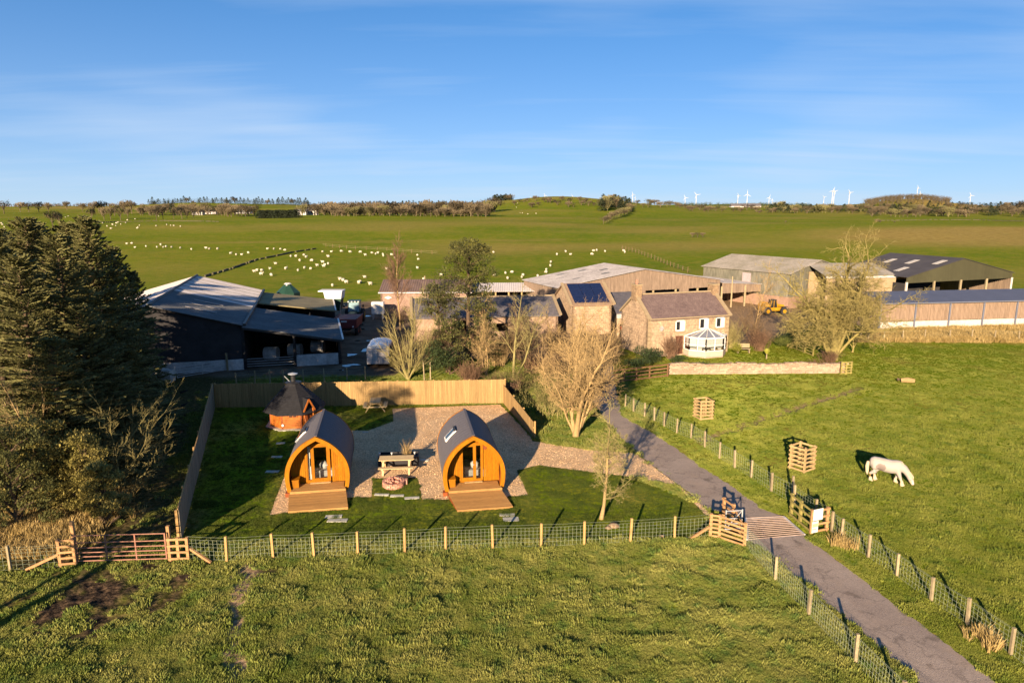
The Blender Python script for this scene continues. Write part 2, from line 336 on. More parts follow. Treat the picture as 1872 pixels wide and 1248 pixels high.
# ------------------------------------------------------------------ outlines of roads and gravel (surveyed in metres)
def in_poly(x, y, P):
    x = np.asarray(x, float); y = np.asarray(y, float); r = np.zeros(x.shape, bool); n = len(P)
    for i in range(n):
        x1, y1 = P[i]; x2, y2 = P[(i + 1) % n]
        c = ((y1 > y) != (y2 > y)); r ^= c & (x < (x2 - x1) * (y - y1) / ((y2 - y1) or 1e-9) + x1)
    return r
def edge_dist(x, y, P, closed=True):
    x = np.asarray(x, float); y = np.asarray(y, float); d = np.full(x.shape, 1e9); n = len(P)
    for i in range(n if closed else n - 1):
        x1, y1 = P[i]; x2, y2 = P[(i + 1) % n]; dx, dy = x2 - x1, y2 - y1; L = dx * dx + dy * dy or 1e-9
        t = np.clip(((x - x1) * dx + (y - y1) * dy) / L, 0, 1); d = np.minimum(d, np.hypot(x - x1 - t * dx, y - y1 - t * dy))
    return d
def sdf(x, y, P): return np.where(in_poly(x, y, P), -1, 1) * edge_dist(x, y, P)   # negative inside
g = lambda *a: [G(*p) for p in a]
RIGHT = [(9.2, 62)] + [(8.3, 54)] + g((1137, 759), (1204, 798), (1250, 830), (1296, 862), (1340, 890), (1399, 932), (1432, 944))
LEFT = g((1363, 947), (1293, 930), (1262, 903), (1238, 884), (1200, 856), (1162, 826), (1113, 778)) + [(6.0, 48), (5.8, 54), (6.2, 62)]
ROAD_FAR = RIGHT + LEFT
ROAD_NEAR = g((1367, 986), (1391, 1000), (1430, 1033), (1476, 1073), (1590, 1168), (1681, 1248)) + [(13.0, 14), (14.2, 9), (15.4, 2), (18.2, 2), (17, 9), (15.7, 14)] + g((1823, 1248), (1704, 1157), (1596, 1074), (1530, 1024), (1479, 986), (1470, 978))
GRID_P = g((1363, 947), (1432, 944), (1470, 977), (1367, 986))
GRAVEL = g((493, 941), (530, 845), (545, 805)) + [(-13.1, 39.5), (-11.4, 40.2)] + g((636, 786), (672, 787), (719, 770), (718, 747)) + [(-.85, 48.2), (1.15, 41.2)] + g((973, 806), (1010, 812), (1083, 823), (1162, 828), (1200, 857), (1238, 885), (1262, 904), (1293, 932), (1302, 945), (1287, 938), (1262, 912), (1236, 886), (1143, 870), (1052, 859), (985, 850), (945, 859), (966, 906), (930, 906), (925, 912), (772, 913), (764, 873), (681, 874), (680, 908), (632, 909), (620, 918), (560, 930))
MUDTRACK = [(-22, 24.8), (-13.6, 24.8), (-14.6, 28), (-21.6, 48), (-22, 58), (-33, 58), (-26, 44), (-21, 33), (-19.5, 28)]
YARD = [(-34, 56.5), (-10, 56.8), (-8, 62), (0, 64), (8, 60), (10.5, 66), (11, 72), (24, 70), (34, 80), (40, 88), (41, 110), (20, 118), (-6, 108), (-22, 104), (-46, 96), (-48, 60)]
LAWN = [(-14.1, 27.3), (-21, 47.3), (-.5, 48.3), (1.2, 41), (9, 31), (8.8, 27.6)]
BANK = [(36, 71.5), (42.3, 79.2), (62, 82.2), (75, 84), (75, 72), (53.5, 71)]
DIRT = g((455, 1035), (440, 1090), (430, 1150), (436, 1210), (425, 1290))
def paved(x, y): return np.minimum(np.minimum(sdf(x, y, ROAD_FAR), sdf(x, y, ROAD_NEAR)), sdf(x, y, GRAVEL))
# ------------------------------------------------------------------ ground
def ground_masks(X, Y):
    D = np.hypot(X, Y)
    mud = np.clip(.5 - sdf(X, Y, MUDTRACK) / 2.2 + (fbm(X / 1.2, Y / 1.2, 3, 11) - .5) * 1.6, 0, 1) * .85
    d = np.hypot((X + 15.2) / 2.9, (Y - 23.2) / 2.5)
    mud = np.maximum(mud, np.clip(1.52 - d + (fbm(X / .9, Y / .9, 4, 21) - .5) * 1.7, 0, 1))
    d = np.hypot((X + 10.2) / 1.7, (Y - 24.9) / .6)
    mud = np.maximum(mud, np.clip(1.1 - d + (fbm(X / .6, Y / .6, 3, 31) - .5) * 1.4, 0, 1))
    yard = np.clip(.5 - sdf(X, Y, YARD) / 1.5 + (fbm(X / 2, Y / 2, 3, 5) - .5) * 1.2, 0, 1)
    garden = np.clip(.5 - np.maximum(np.abs(X - 23.5) / 5.5 - 1, np.abs(Y - 62.5) / 4.5 - 1) * 2.5, 0, 1)
    yard = yard * (1 - garden)
    dirt = np.clip(1.5 - edge_dist(X, Y, DIRT, False) / .38 + (fbm(X / .35, Y / .35, 3, 41) - .5) * 1.8, 0, 1)
    # worn ditch through the meadow
    e = edge_dist(X, Y, [(11.6, 40.2), (14.5, 42.6), (19.5, 46.6), (27.1, 52.3)], False)
    dirt = np.maximum(dirt, .85 * yard * np.clip((X - 14) / 5, 0, 1))
    dirt = np.maximum(dirt, .8 * np.clip(1.0 - np.abs(e - .1) / .5 + (fbm(X / .6, Y / .6, 3, 43) - .5) * 1.6, 0, 1))
    dry = np.clip((fbm(X / 3.0, Y / 3.0, 4, 51) - .52) * 3.5, 0, 1) * .5
    dry = np.maximum(dry, np.clip(.5 - sdf(X, Y, BANK) / 1.0, 0, 1) * np.clip(.5 + (fbm(X / 1.6, Y / 1.6, 3, 61) - .42) * 4, 0, 1))
    # far fields: brown rough field to the right, lines between fields
    def blob(ax, Yc, sx, sy): return np.exp(-(((X - ax * Yc) / sx) ** 2 + ((Y - Yc) / sy) ** 2) ** 2)
    far = np.clip((D - 110) / 60, 0, 1)
    dry = np.maximum(dry * (1 - far * .6), far * np.clip(blob(.72, 250, 75, 50) * 1.3 * (.4 + fbm(X / 25, Y / 14, 3, 8)), 0, 1) * .9)
    dry = np.maximum(dry, far * .55 * np.clip(1 - np.abs(Y - 255 - .22 * X + 14 * (fbm(X / 60, X * 0, 2, 77) - .5)) / 7, 0, 1) * (X < 20))
    dry = np.maximum(dry, far * np.clip((fbm(X / 70, Y / 45, 4, 71) - .45) * 2.4, 0, 1) * .6)
    dry = np.maximum(dry, np.clip((D - 650) / 500, 0, 1) * np.clip((fbm(X / 220, Y / 160, 3, 81) - .45) * 5, 0, 1) * .9)
    p = paved(X, Y)
    dry = np.maximum(dry, np.clip(1 - np.abs(p) / .5, 0, 1) * .5 * (D < 60))
    return mud, yard, np.clip(dirt, 0, 1), dry, p
def micro(X, Y):
    D = np.hypot(X, Y)
    lawn = np.clip(sdf(X, Y, LAWN) / .8 + .5, 0, 1)
    a = (fbm(X / .55, Y / .42, 3, 91) - .5) * .09 + (fbm(X / 2.3, Y / 1.6, 2, 92) - .5) * .13
    right = np.clip((X - 9) / 3, 0, 1)
    return a * (.28 + .72 * lawn) * (1 - .35 * right) * np.clip((72 - D) / 30, 0, 1)
def ground_z(X, Y, p=None):
    X = np.asarray(X, float); Y = np.asarray(Y, float)
    if p is None: p = paved(X, Y)
    gp = sdf(X, Y, GRID_P)
    k = np.clip(p / .5, 0, 1); z = zt(X, Y) + micro(X, Y) * k + k * .16 * (fbm(X / .28, Y / .25, 3, 14) - .5) * np.clip(1.6 - np.hypot((X + 15.2) / 2.9, (Y - 23.2) / 2.5), 0, 1)
    z = z - np.clip(-p / .12 + .2, 0, 1) * .07
    e = edge_dist(X, Y, [(11.6, 40.2), (14.5, 42.6), (19.5, 46.6), (27.1, 52.3)], False)
    z = z - .10 * np.exp(-(e / .30) ** 2) + .10 * np.exp(-((e - .6) / .35) ** 2)
    e2 = edge_dist(X, Y, DIRT, False); z = z - .015 * np.exp(-(e2 / .3) ** 2)
    bz = np.clip(-sdf(X, Y, BANK) / 3, 0, 1) * .5 * (fbm(X / 1.5, Y / 1.5, 3, 66)); z = z + bz
    return np.where(gp < .15, -.42, z)
def make_ground():
    a = np.radians(np.concatenate([np.linspace(-50, 50, 640), np.linspace(50, 310, 62)[1:-1]]))
    d = np.concatenate([1 / np.linspace(1 / 9.0, 1 / 120.0, 420), np.geomspace(121, 9000, 170)[1:]])
    A, D = np.meshgrid(a, d); X = (D * np.sin(A)).ravel(); Y = (D * np.cos(A)).ravel(); nr, nc = A.shape
    mud, yard, dirt, dry, p = ground_masks(X, Y); Z = ground_z(X, Y, p)
    V = np.stack([X, Y, Z], 1); V = np.concatenate([V, [[0, 0, 0]]])
    i = np.arange(nr - 1)[:, None] * nc; j = np.arange(nc)[None, :]; jn = (j + 1) % nc
    Q = np.stack([i + j, i + jn, i + nc + jn, i + nc + j], -1).reshape(-1, 4)[:, ::-1]
    T = np.stack([np.full(nc, len(V) - 1), np.arange(nc), (np.arange(nc) + 1) % nc], 1)[:, ::-1]
    me = bpy.data.meshes.new('ground'); me.vertices.add(len(V)); me.vertices.foreach_set('co', V.ravel())
    nl = Q.size + T.size; me.loops.add(nl); me.loops.foreach_set('vertex_index', np.concatenate([Q.ravel(), T.ravel()]).astype(np.int32))
    me.polygons.add(len(Q) + len(T)); me.polygons.foreach_set('loop_start', np.concatenate([np.arange(len(Q)) * 4, Q.size + np.arange(len(T)) * 3]).astype(np.int32))
    me.polygons.foreach_set('use_smooth', np.ones(len(Q) + len(T), bool)); me.update(); me.validate()
    at_ = me.color_attributes.new('cover', 'FLOAT_COLOR', 'POINT')
    C = np.zeros((len(V), 4), np.float32); C[:-1, 0] = mud; C[:-1, 1] = np.maximum(yard, 0); C[:-1, 2] = dirt; C[:-1, 3] = dry
    at_.data.foreach_set('color', C.ravel())
    m = bpy.data.materials.new('meadow_ground'); m.use_nodes = True; nt = m.node_tree; b = nt.nodes['Principled BSDF']; L = nt.links
    b.inputs['Roughness'].default_value = 1; b.inputs['Specular IOR Level'].default_value = .02
    geo = N(nt, 'ShaderNodeNewGeometry')
    def noise(sc, det=5, st=(1, 1, 1), lo=.35, hi=.65):
        mp = N(nt, 'ShaderNodeMapping'); mp.inputs['Scale'].default_value = st; L.new(geo.outputs['Position'], mp.inputs[0])
        n = N(nt, 'ShaderNodeTexNoise'); n.inputs['Scale'].default_value = sc; n.inputs['Detail'].default_value = det; n.inputs['Roughness'].default_value = .62; L.new(mp.outputs[0], n.inputs[0])
        r = N(nt, 'ShaderNodeMapRange'); r.inputs[1].default_value = lo; r.inputs[2].default_value = hi; L.new(n.outputs[0], r.inputs[0]); return r.outputs[0]
    def mix(f, A, B):
        x = N(nt, 'ShaderNodeMix', data_type='RGBA')
        if isinstance(f, float): x.inputs[0].default_value = f
        else: L.new(f, x.inputs[0])
        for i, c in ((6, A), (7, B)):
            if isinstance(c, tuple): x.inputs[i].default_value = (*c, 1)
            else: L.new(c, x.inputs[i])
        return x.outputs[2]
    at2 = N(nt, 'ShaderNodeAttribute', attribute_name='cover'); sp = N(nt, 'ShaderNodeSeparateColor'); L.new(at2.outputs['Color'], sp.inputs[0])
    grass = mix(noise(.014, 4, lo=.4, hi=.6), mix(noise(.045, 5), (.080, .138, .004), (.145, .192, .008)), mix(noise(.09, 5, st=(1, 1.6, 1)), (.138, .165, .006), (.205, .220, .013)))
    grass = mix(noise(2.2, 6), grass, (.095, .135, .008))
    g2 = mix(noise(.35, 4, lo=.45, hi=.75), grass, (.20, .18, .02))
    col = mix(at2.outputs['Alpha'], g2, mix(noise(.5), (.24, .16, .045), (.33, .24, .07)))
    col = mix(sp.outputs[0], col, mix(noise(5, 6, lo=.42, hi=.62), (.022, .016, .012), (.12, .078, .046)))
    col = mix(sp.outputs[1], col, mix(noise(.4), (.085, .062, .045), (.20, .145, .10)))
    col = mix(sp.outputs[2], col, mix(noise(6), (.16, .105, .06), (.36, .25, .15)))
    fine = noise(9, 4, lo=.25, hi=.75); mr = N(nt, 'ShaderNodeMapRange'); mr.inputs[3].default_value = .68; mr.inputs[4].default_value = 1.32; L.new(fine, mr.inputs[0])
    v = N(nt, 'ShaderNodeVectorMath', operation='SCALE'); L.new(col, v.inputs[0]); L.new(mr.outputs[0], v.inputs['Scale']); L.new(v.outputs[0], b.inputs['Base Color'])
    # turf relief: fine near, coarser for the far fields
    n1 = noise(7, 5, lo=0, hi=1); n2 = noise(.8, 5, lo=0, hi=1)
    b1 = N(nt, 'ShaderNodeBump'); b1.inputs['Distance'].default_value = .05; b1.inputs['Strength'].default_value = .9; L.new(n1, b1.inputs['Height'])
    b2 = N(nt, 'ShaderNodeBump'); b2.inputs['Distance'].default_value = .22; b2.inputs['Strength'].default_value = .6; L.new(n2, b2.inputs['Height']); L.new(b1.outputs[0], b2.inputs['Normal'])
    L.new(b2.outputs[0], b.inputs['Normal'])
    me.materials.append(m); o = bpy.data.objects.new('ground', me); COL.objects.link(o); tag(o, 'rolling green farmland grass with muddy patches', kind='structure')
make_ground()

# ------------------------------------------------------------------ paved sheets
def sheet(name, P, z, mat, label, rough_edge=.05, step=.5):
    pts = []
    for i in range(len(P)):
        a = Vector(P[i]); b = Vector(P[(i + 1) % len(P)]); n = max(1, int((b - a).length / (step * .5)))
        for k in range(n):
            q = a.lerp(b, k / n); pts.append(Vector((q.x + random.uniform(-1, 1) * rough_edge, q.y + random.uniform(-1, 1) * rough_edge)))
    n = len(pts); es = [(i, (i + 1) % n) for i in range(n)]
    x0 = min(p.x for p in pts); x1 = max(p.x for p in pts); y0 = min(p.y for p in pts); y1 = max(p.y for p in pts)
    gx, gy = np.meshgrid(np.arange(x0, x1, step * 1.3), np.arange(y0, y1, step * 1.3)); gx = gx.ravel(); gy = gy.ravel()
    s = sdf(gx, gy, [tuple(p) for p in pts]); ok = s < -.12
    pts += [Vector((a, b)) for a, b in zip(gx[ok], gy[ok])]
    vs, _, fs, *_ = delaunay_2d_cdt(pts, es, [], 1, 1e-4)
    mb = MB(); mb.add([(v.x, v.y, z + .02 * (float(fbm(v.x / 1.1, v.y / 1.1, 2, 9)) - .5)) for v in vs], [f if (vs[f[1]] - vs[f[0]]).cross(vs[f[2]] - vs[f[0]]) > 0 else tuple(reversed(f)) for f in fs])
    o = mb.build(name, mat, smooth=True); return tag(o, label, kind='structure')
def paved_mat(name, c1, c2, c3, bscale, bump, big=.6, cracks=False, chips=0):
    m = bpy.data.materials.new(name); m.use_nodes = True; nt = m.node_tree; b = nt.nodes['Principled BSDF']; L = nt.links; b.inputs['Roughness'].default_value = .9; b.inputs['Specular IOR Level'].default_value = .2
    geo = N(nt, 'ShaderNodeNewGeometry'); n = N(nt, 'ShaderNodeTexNoise'); n.inputs['Scale'].default_value = big; n.inputs['Detail'].default_value = 6; n.inputs['Roughness'].default_value = .65; L.new(geo.outputs['Position'], n.inputs[0])
    r = N(nt, 'ShaderNodeMapRange'); r.inputs[1].default_value = .36; r.inputs[2].default_value = .64; L.new(n.outputs[0], r.inputs[0])
    x = N(nt, 'ShaderNodeMix', data_type='RGBA'); L.new(r.outputs[0], x.inputs[0]); x.inputs[6].default_value = (*c1, 1); x.inputs[7].default_value = (*c2, 1)
    n2 = N(nt, 'ShaderNodeTexVoronoi'); n2.inputs['Scale'].default_value = bscale; L.new(geo.outputs['Position'], n2.inputs[0])
    r2 = N(nt, 'ShaderNodeSeparateColor'); L.new(n2.outputs['Color'], r2.inputs[0])
    mr = N(nt, 'ShaderNodeMapRange'); mr.inputs[3].default_value = 1 - chips; mr.inputs[4].default_value = 1 + chips; L.new(r2.outputs[0], mr.inputs[0])
    v = N(nt, 'ShaderNodeVectorMath', operation='SCALE'); L.new(x.outputs[2], v.inputs[0]); L.new(mr.outputs[0], v.inputs['Scale']); o = v.outputs[0]
    if cracks:
        for sc, w_, wob in ((.55, .012, 1.2), (1.7, .02, .8)):
            nn = N(nt, 'ShaderNodeTexNoise'); nn.inputs['Scale'].default_value = 1.5; L.new(geo.outputs['Position'], nn.inputs[0])
            ad = N(nt, 'ShaderNodeVectorMath', operation='MULTIPLY_ADD'); ad.inputs[1].default_value = (wob,) * 3; L.new(nn.outputs['Color'], ad.inputs[0]); L.new(geo.outputs['Position'], ad.inputs[2])
            vo = N(nt, 'ShaderNodeTexVoronoi', feature='DISTANCE_TO_EDGE'); vo.inputs['Scale'].default_value = sc; L.new(ad.outputs[0], vo.inputs[0])
            lt = N(nt, 'ShaderNodeMapRange'); lt.inputs[1].default_value = 0; lt.inputs[2].default_value = w_ * 2; lt.inputs[3].default_value = .72 if sc < 1 else .9; lt.inputs[4].default_value = 1; L.new(vo.outputs[0], lt.inputs[0])
            vv = N(nt, 'ShaderNodeVectorMath', operation='SCALE'); L.new(o, vv.inputs[0]); L.new(lt.outputs[0], vv.inputs['Scale']); o = vv.outputs[0]
        n4 = N(nt, 'ShaderNodeTexNoise'); n4.inputs['Scale'].default_value = 1.1; n4.inputs['Detail'].default_value = 8; n4.inputs['Roughness'].default_value = .7; L.new(geo.outputs['Position'], n4.inputs[0])
        r4 = N(nt, 'ShaderNodeMapRange'); r4.inputs[1].default_value = .56; r4.inputs[2].default_value = .64; r4.inputs[4].default_value = .75; L.new(n4.outputs[0], r4.inputs[0])
        x4 = N(nt, 'ShaderNodeMix', data_type='RGBA'); L.new(r4.outputs[0], x4.inputs[0]); L.new(o, x4.inputs[6]); x4.inputs[7].default_value = (*c3, 1); o = x4.outputs[2]
        n6 = N(nt, 'ShaderNodeTexNoise'); n6.inputs['Scale'].default_value = .55; n6.inputs['Detail'].default_value = 8; n6.inputs['Roughness'].default_value = .75; ad6 = N(nt, 'ShaderNodeVectorMath', operation='ADD'); ad6.inputs[1].default_value = (31, 7, 0); L.new(geo.outputs['Position'], ad6.inputs[0]); L.new(ad6.outputs[0], n6.inputs[0])
        r6 = N(nt, 'ShaderNodeMapRange'); r6.inputs[1].default_value = .52; r6.inputs[2].default_value = .62; r6.inputs[4].default_value = .7; L.new(n6.outputs[0], r6.inputs[0])
        x6 = N(nt, 'ShaderNodeMix', data_type='RGBA'); L.new(r6.outputs[0], x6.inputs[0]); L.new(o, x6.inputs[6]); x6.inputs[7].default_value = (.31, .235, .18, 1); o = x6.outputs[2]
    L.new(o, b.inputs['Base Color'])
    bp = N(nt, 'ShaderNodeBump'); bp.inputs['Distance'].default_value = bump; bp.inputs['Strength'].default_value = 1; L.new(n2.outputs['Distance'], bp.inputs['Height']); L.new(bp.outputs[0], b.inputs['Normal'])
    MATS[name] = m; return m
m_asphalt = paved_mat('worn_asphalt', (.26, .205, .170), (.33, .262, .215), (.14, .11, .09), 40, .012, .5, True, .15)
m_gravel = paved_mat('golden_gravel', (.50, .325, .175), (.60, .41, .235), (0, 0, 0), 18, .03, .7, False, .36)
sheet('road', ROAD_FAR, .012, m_asphalt, 'worn grey tarmac lane running from the cattle grid to the farm')
sheet('road', ROAD_NEAR, .012, m_asphalt, 'worn grey tarmac lane in front of the cattle grid')
sheet('gravel_drive', GRAVEL, .004, m_gravel, 'golden gravel drive and pads round the two pods', .03)
# gravel stones spilled on the pads
def pebbles():
    mb = MB(); n = 0
    while n < 5200:
        Y = random.uniform(29.8, 48); X = random.uniform(-13, 9.5)
        if random.random() > (31 / Y) ** 2 or not bool(in_poly(X, Y, GRAVEL)): continue
        r = random.uniform(.015, .04); a = random.uniform(0, 6.3)
        ps = [(X + r * math.cos(a + k * 2.09), Y + r * math.sin(a + k * 2.09), .005) for k in range(3)] + [(X, Y, .02 + r * .7)]
        mb.add(ps, [(0, 1, 3), (1, 2, 3), (2, 0, 3)]); n += 1
    tag(mb.build('gravel', m_gravel), 'loose gravel stones spread over the drive', 'gravel', kind='stuff')
pebbles()

# ------------------------------------------------------------------ grass tufts (points carried by one object, instanced by geometry nodes)
def tuft_mesh(name, nb, wid, h, mat, seed, spread=.55):
    r = random.Random(seed); mb = MB()
    for i in range(nb):
        a = r.uniform(0, 6.283); d = wid * math.sqrt(r.random()); x, y = d * math.cos(a), d * math.sin(a)
        hh = h * r.uniform(.45, 1.1); lean = r.uniform(.1, spread) * hh; la = a + r.uniform(-1.2, 1.2); w_ = r.uniform(.007, .016); fa = r.uniform(0, 3.14)
        ox, oy = math.cos(fa) * w_, math.sin(fa) * w_
        mx_, my_ = x + math.cos(la) * lean * .4, y + math.sin(la) * lean * .4
        mb.add([(x - ox, y - oy, -.03), (x + ox, y + oy, -.03), (mx_ + ox * .8, my_ + oy * .8, hh * .6), (mx_ - ox * .8, my_ - oy * .8, hh * .6), (x + math.cos(la) * lean, y + math.sin(la) * lean, hh)], [(0, 1, 2, 3), (3, 2, 4)])
    return mb.mesh(name, mat)
def grass_mat(name, c1, c2, c3=None):
    m = bpy.data.materials.new(name); m.use_nodes = True; nt = m.node_tree; b = nt.nodes['Principled BSDF']; b.inputs['Roughness'].default_value = .75; b.inputs['Specular IOR Level'].default_value = .2
    oi = N(nt, 'ShaderNodeObjectInfo'); geo = N(nt, 'ShaderNodeNewGeometry')
    n = N(nt, 'ShaderNodeTexNoise'); n.inputs['Scale'].default_value = .5; n.inputs['Detail'].default_value = 4; nt.links.new(geo.outputs['Position'], n.inputs[0])
    a = N(nt, 'ShaderNodeMath', operation='MULTIPLY_ADD'); nt.links.new(oi.outputs['Random'], a.inputs[0]); a.inputs[1].default_value = .5
    r = N(nt, 'ShaderNodeMapRange'); r.inputs[1].default_value = .35; r.inputs[2].default_value = .65; r.inputs[3].default_value = -.1; r.inputs[4].default_value = .6; nt.links.new(n.outputs[0], r.inputs[0]); nt.links.new(r.outputs[0], a.inputs[2])
    nn = N(nt, 'ShaderNodeTexNoise'); nn.inputs['Scale'].default_value = 1.5; nn.inputs['Detail'].default_value = 5; nn.inputs['Roughness'].default_value = .65; nt.links.new(geo.outputs['Position'], nn.inputs[0]); rn = N(nt, 'ShaderNodeMapRange'); rn.inputs[1].default_value = .5; rn.inputs[2].default_value = .66; rn.inputs[4].default_value = .8; nt.links.new(nn.outputs[0], rn.inputs[0])
    x = N(nt, 'ShaderNodeMix', data_type='RGBA'); nt.links.new(a.outputs[0], x.inputs[0]); x.inputs[6].default_value = (*c1, 1); x.inputs[7].default_value = (*c2, 1); x0 = x; x = N(nt, 'ShaderNodeMix', data_type='RGBA'); nt.links.new(rn.outputs[0], x.inputs[0]); nt.links.new(x0.outputs[2], x.inputs[6]); x.inputs[7].default_value = (*(c3 or c1), 1); nt.links.new(x.outputs[2], b.inputs['Base Color'])
    tr = N(nt, 'ShaderNodeBsdfTranslucent'); nt.links.new(x.outputs[2], tr.inputs[0]); ms = N(nt, 'ShaderNodeMixShader'); ms.inputs[0].default_value = .25
    nt.links.new(b.outputs[0], ms.inputs[1]); nt.links.new(tr.outputs[0], ms.inputs[2]); nt.links.new(ms.outputs[0], nt.nodes['Material Output'].inputs[0]); return m
def scatter(name, label, pts, scl, mesh, mat, seed=0, cat='grass'):
    me = bpy.data.meshes.new(name); me.vertices.add(len(pts)); me.vertices.foreach_set('co', np.asarray(pts, float).ravel())
    a = me.attributes.new('sc', 'FLOAT', 'POINT'); a.data.foreach_set('value', np.asarray(scl, np.float32))
    o = bpy.data.objects.new(name, me); COL.objects.link(o); tag(o, label, cat, kind='stuff')
    ng = bpy.data.node_groups.new(name + '_scatter', 'GeometryNodeTree'); ng.interface.new_socket('Geometry', in_out='INPUT', socket_type='NodeSocketGeometry'); ng.interface.new_socket('Geometry', in_out='OUTPUT', socket_type='NodeSocketGeometry')
    i = ng.nodes.new('NodeGroupInput'); u = ng.nodes.new('NodeGroupOutput'); ip = ng.nodes.new('GeometryNodeInstanceOnPoints')
    src = bpy.data.objects.new(name + '_source', mesh); mesh.materials[0] = mat
    oi = ng.nodes.new('GeometryNodeObjectInfo'); oi.inputs[0].default_value = src; oi.inputs['As Instance'].default_value = True
    rv = ng.nodes.new('FunctionNodeRandomValue'); rv.data_type = 'FLOAT_VECTOR'; rv.inputs[0].default_value = (-.15, -.15, 0); rv.inputs[1].default_value = (.15, .15, 6.283); rv.inputs['Seed'].default_value = seed
    na = ng.nodes.new('GeometryNodeInputNamedAttribute'); na.data_type = 'FLOAT'; na.inputs[0].default_value = 'sc'
    L = ng.links; L.new(i.outputs[0], ip.inputs['Points']); L.new(oi.outputs['Geometry'], ip.inputs['Instance']); L.new(rv.outputs[0], ip.inputs['Rotation']); L.new(na.outputs[0], ip.inputs['Scale']); L.new(ip.outputs[0], u.inputs[0])
    md = o.modifiers.new('scatter', 'NODES'); md.node_group = ng; return o
rng = np.random.default_rng(3)
def grass_points(n, y0, y1, k):
    """points whose density falls with distance squared, over the seen ground"""
    Y = y0 * (y1 / y0) ** rng.random(n); X = (rng.random(n) * 2 - 1) * (Y * .80 + 2)
    mud, yard, dirt, dry, p = ground_masks(X, Y); s = sdf(X, Y, GRID_P)
    keep = (p > -.30 * rng.random(n) ** 7 + .02) & (s > .25) & (rng.random(n) > mud * 1.15) & (rng.random(n) > yard * 1.2) & (rng.random(n) > dirt * .9)
    X, Y, p, dry = X[keep], Y[keep], p[keep], dry[keep]
    return X, Y, ground_z(X, Y, p), dry, p
X, Y, Z, DRY, PV = grass_points(230000, 15.5, 72, 0)
lawn = sdf(X, Y, LAWN) < 0; rightside = (X > 9.3) & (Y > 27) | (X > 12)
clump = np.clip((fbm(X / .5, Y / .4, 3, 91) - .32) * 3.0, .5, 1.3)
sc = clump * (.75 + .5 * rng.random(len(X))) * (1 + (Y - 20) / 60 * .5) * np.clip((78 - Y) / 32, .35, 1)
gm1 = grass_mat('rough_pasture_blades', (.13, .170, .025), (.32, .31, .085), (.085, .155, .032)); gm2 = grass_mat('meadow_blades', (.13, .170, .017), (.27, .28, .055), (.095, .15, .02)); gm3 = grass_mat('lawn_blades', (.05, .078, .010), (.115, .135, .020))
front = ~lawn & ~rightside
P3 = np.stack([X, Y, Z], 1)
scatter('grass', 'rough tussocky pasture grass in the front field', P3[front], sc[front], tuft_mesh('pasture_tuft', 38, .19, .10, gm1, 1), gm1, 1)
scatter('grass', 'grazed meadow grass right of the lane', P3[rightside], sc[rightside] * .85, tuft_mesh('meadow_tuft', 36, .17, .085, gm2, 2), gm2, 2)
scatter('grass', 'mown lawn grass round the two pods', P3[lawn], np.clip(sc[lawn], .5, 1.2) * .62, tuft_mesh('lawn_tuft', 26, .20, .09, gm3, 3), gm3, 3)
# dry grass: bank below the blue-roofed shed, foot of the conifers, tufts by posts
n = 9000; bx = rng.uniform(36, 74, n); by = rng.uniform(70.5, 83.5, n); ok = (sdf(bx, by, BANK) < 0) & (by < 78.2 + (bx - 42) * .155); bx, by = bx[ok], by[ok]
n = 5200; lx = rng.uniform(-29, -17.2, n); ly = rng.uniform(25.8, 34, n); ok = (lx < -18.3 + (ly - 26) * -.15 + rng.normal(0, .5, n)); lx, ly = lx[ok], ly[ok]
tx = []; ty = []
for px, py, nn in ((1545, 1000, 26), (1790, 1165, 16), (1812, 1180, 22), (1537, 990, 10)):
    c = G(px, py)
    for k in range(nn): tx.append(c[0] + random.gauss(0, .16)); ty.append(c[1] + random.gauss(0, .16))
dx = np.concatenate([bx, lx, tx]); dy = np.concatenate([by, ly, ty]); dz = ground_z(dx, dy)
gm4 = grass_mat('dry_grass_blades', (.30, .21, .07), (.50, .37, .16))
scatter('dry_grass', 'tall dry straw coloured grass on the bank and under the conifers', np.stack([dx, dy, dz], 1), rng.uniform(.7, 1.5, len(dx)), tuft_mesh('dry_tuft', 22, .12, .34, gm4, 4, .8), gm4, 4, 'dry grass')
# ------------------------------------------------------------------ glamping pods
def gz(x, y): return float(ground_z(np.array([x]), np.array([y]))[0])
HALF = [(1.42, .16), (1.50, .55), (1.53, .95), (1.49, 1.35), (1.37, 1.72), (1.19, 2.04), (.96, 2.32), (.70, 2.56), (.40, 2.76), (0, 2.96)]
ARCH = [(-x, z) for x, z in HALF] + [(x, z) for x, z in HALF[:-1][::-1]]
def arch_x(z):
    for (x0, z0), (x1, z1) in zip(HALF, HALF[1:]):
        if z0 <= z <= z1: return x0 + (x1 - x0) * (z - z0) / (z1 - z0)
    return 1.42 if z < 1 else 0
def arch_z(x):
    x = abs(x)
    for (x1, z1), (x0, z0) in zip(HALF[::-1], HALF[::-1][1:]):
        if x1 <= x <= x0 and z0 > .95 - .01: return z1 + (z0 - z1) * (x - x1) / (x0 - x1)
    return .95
def inset(P, t): return [(x * (1 - t / 1.5), .16 + (z - .16) * (1 - t / 2.8)) for x, z in P]
def ring(mb, outer, inner, y0, y1):
    n = len(outer); vs = [(x, y, z) for y in (y0, y1) for P in (outer, inner) for x, z in P]
    fs = []
    for i in range(n - 1):
        fs += [(i, i + 1, n + i + 1, n + i), (2 * n + i, 3 * n + i, 3 * n + i + 1, 2 * n + i + 1), (i, 2 * n + i, 2 * n + i + 1, i + 1), (n + i, n + i + 1, 3 * n + i + 1, 3 * n + i)]
    fs += [(0, n, 3 * n, 2 * n), (n - 1, 3 * n - 1, 4 * n - 1, 2 * n - 1)]
    mb.add(vs, fs)
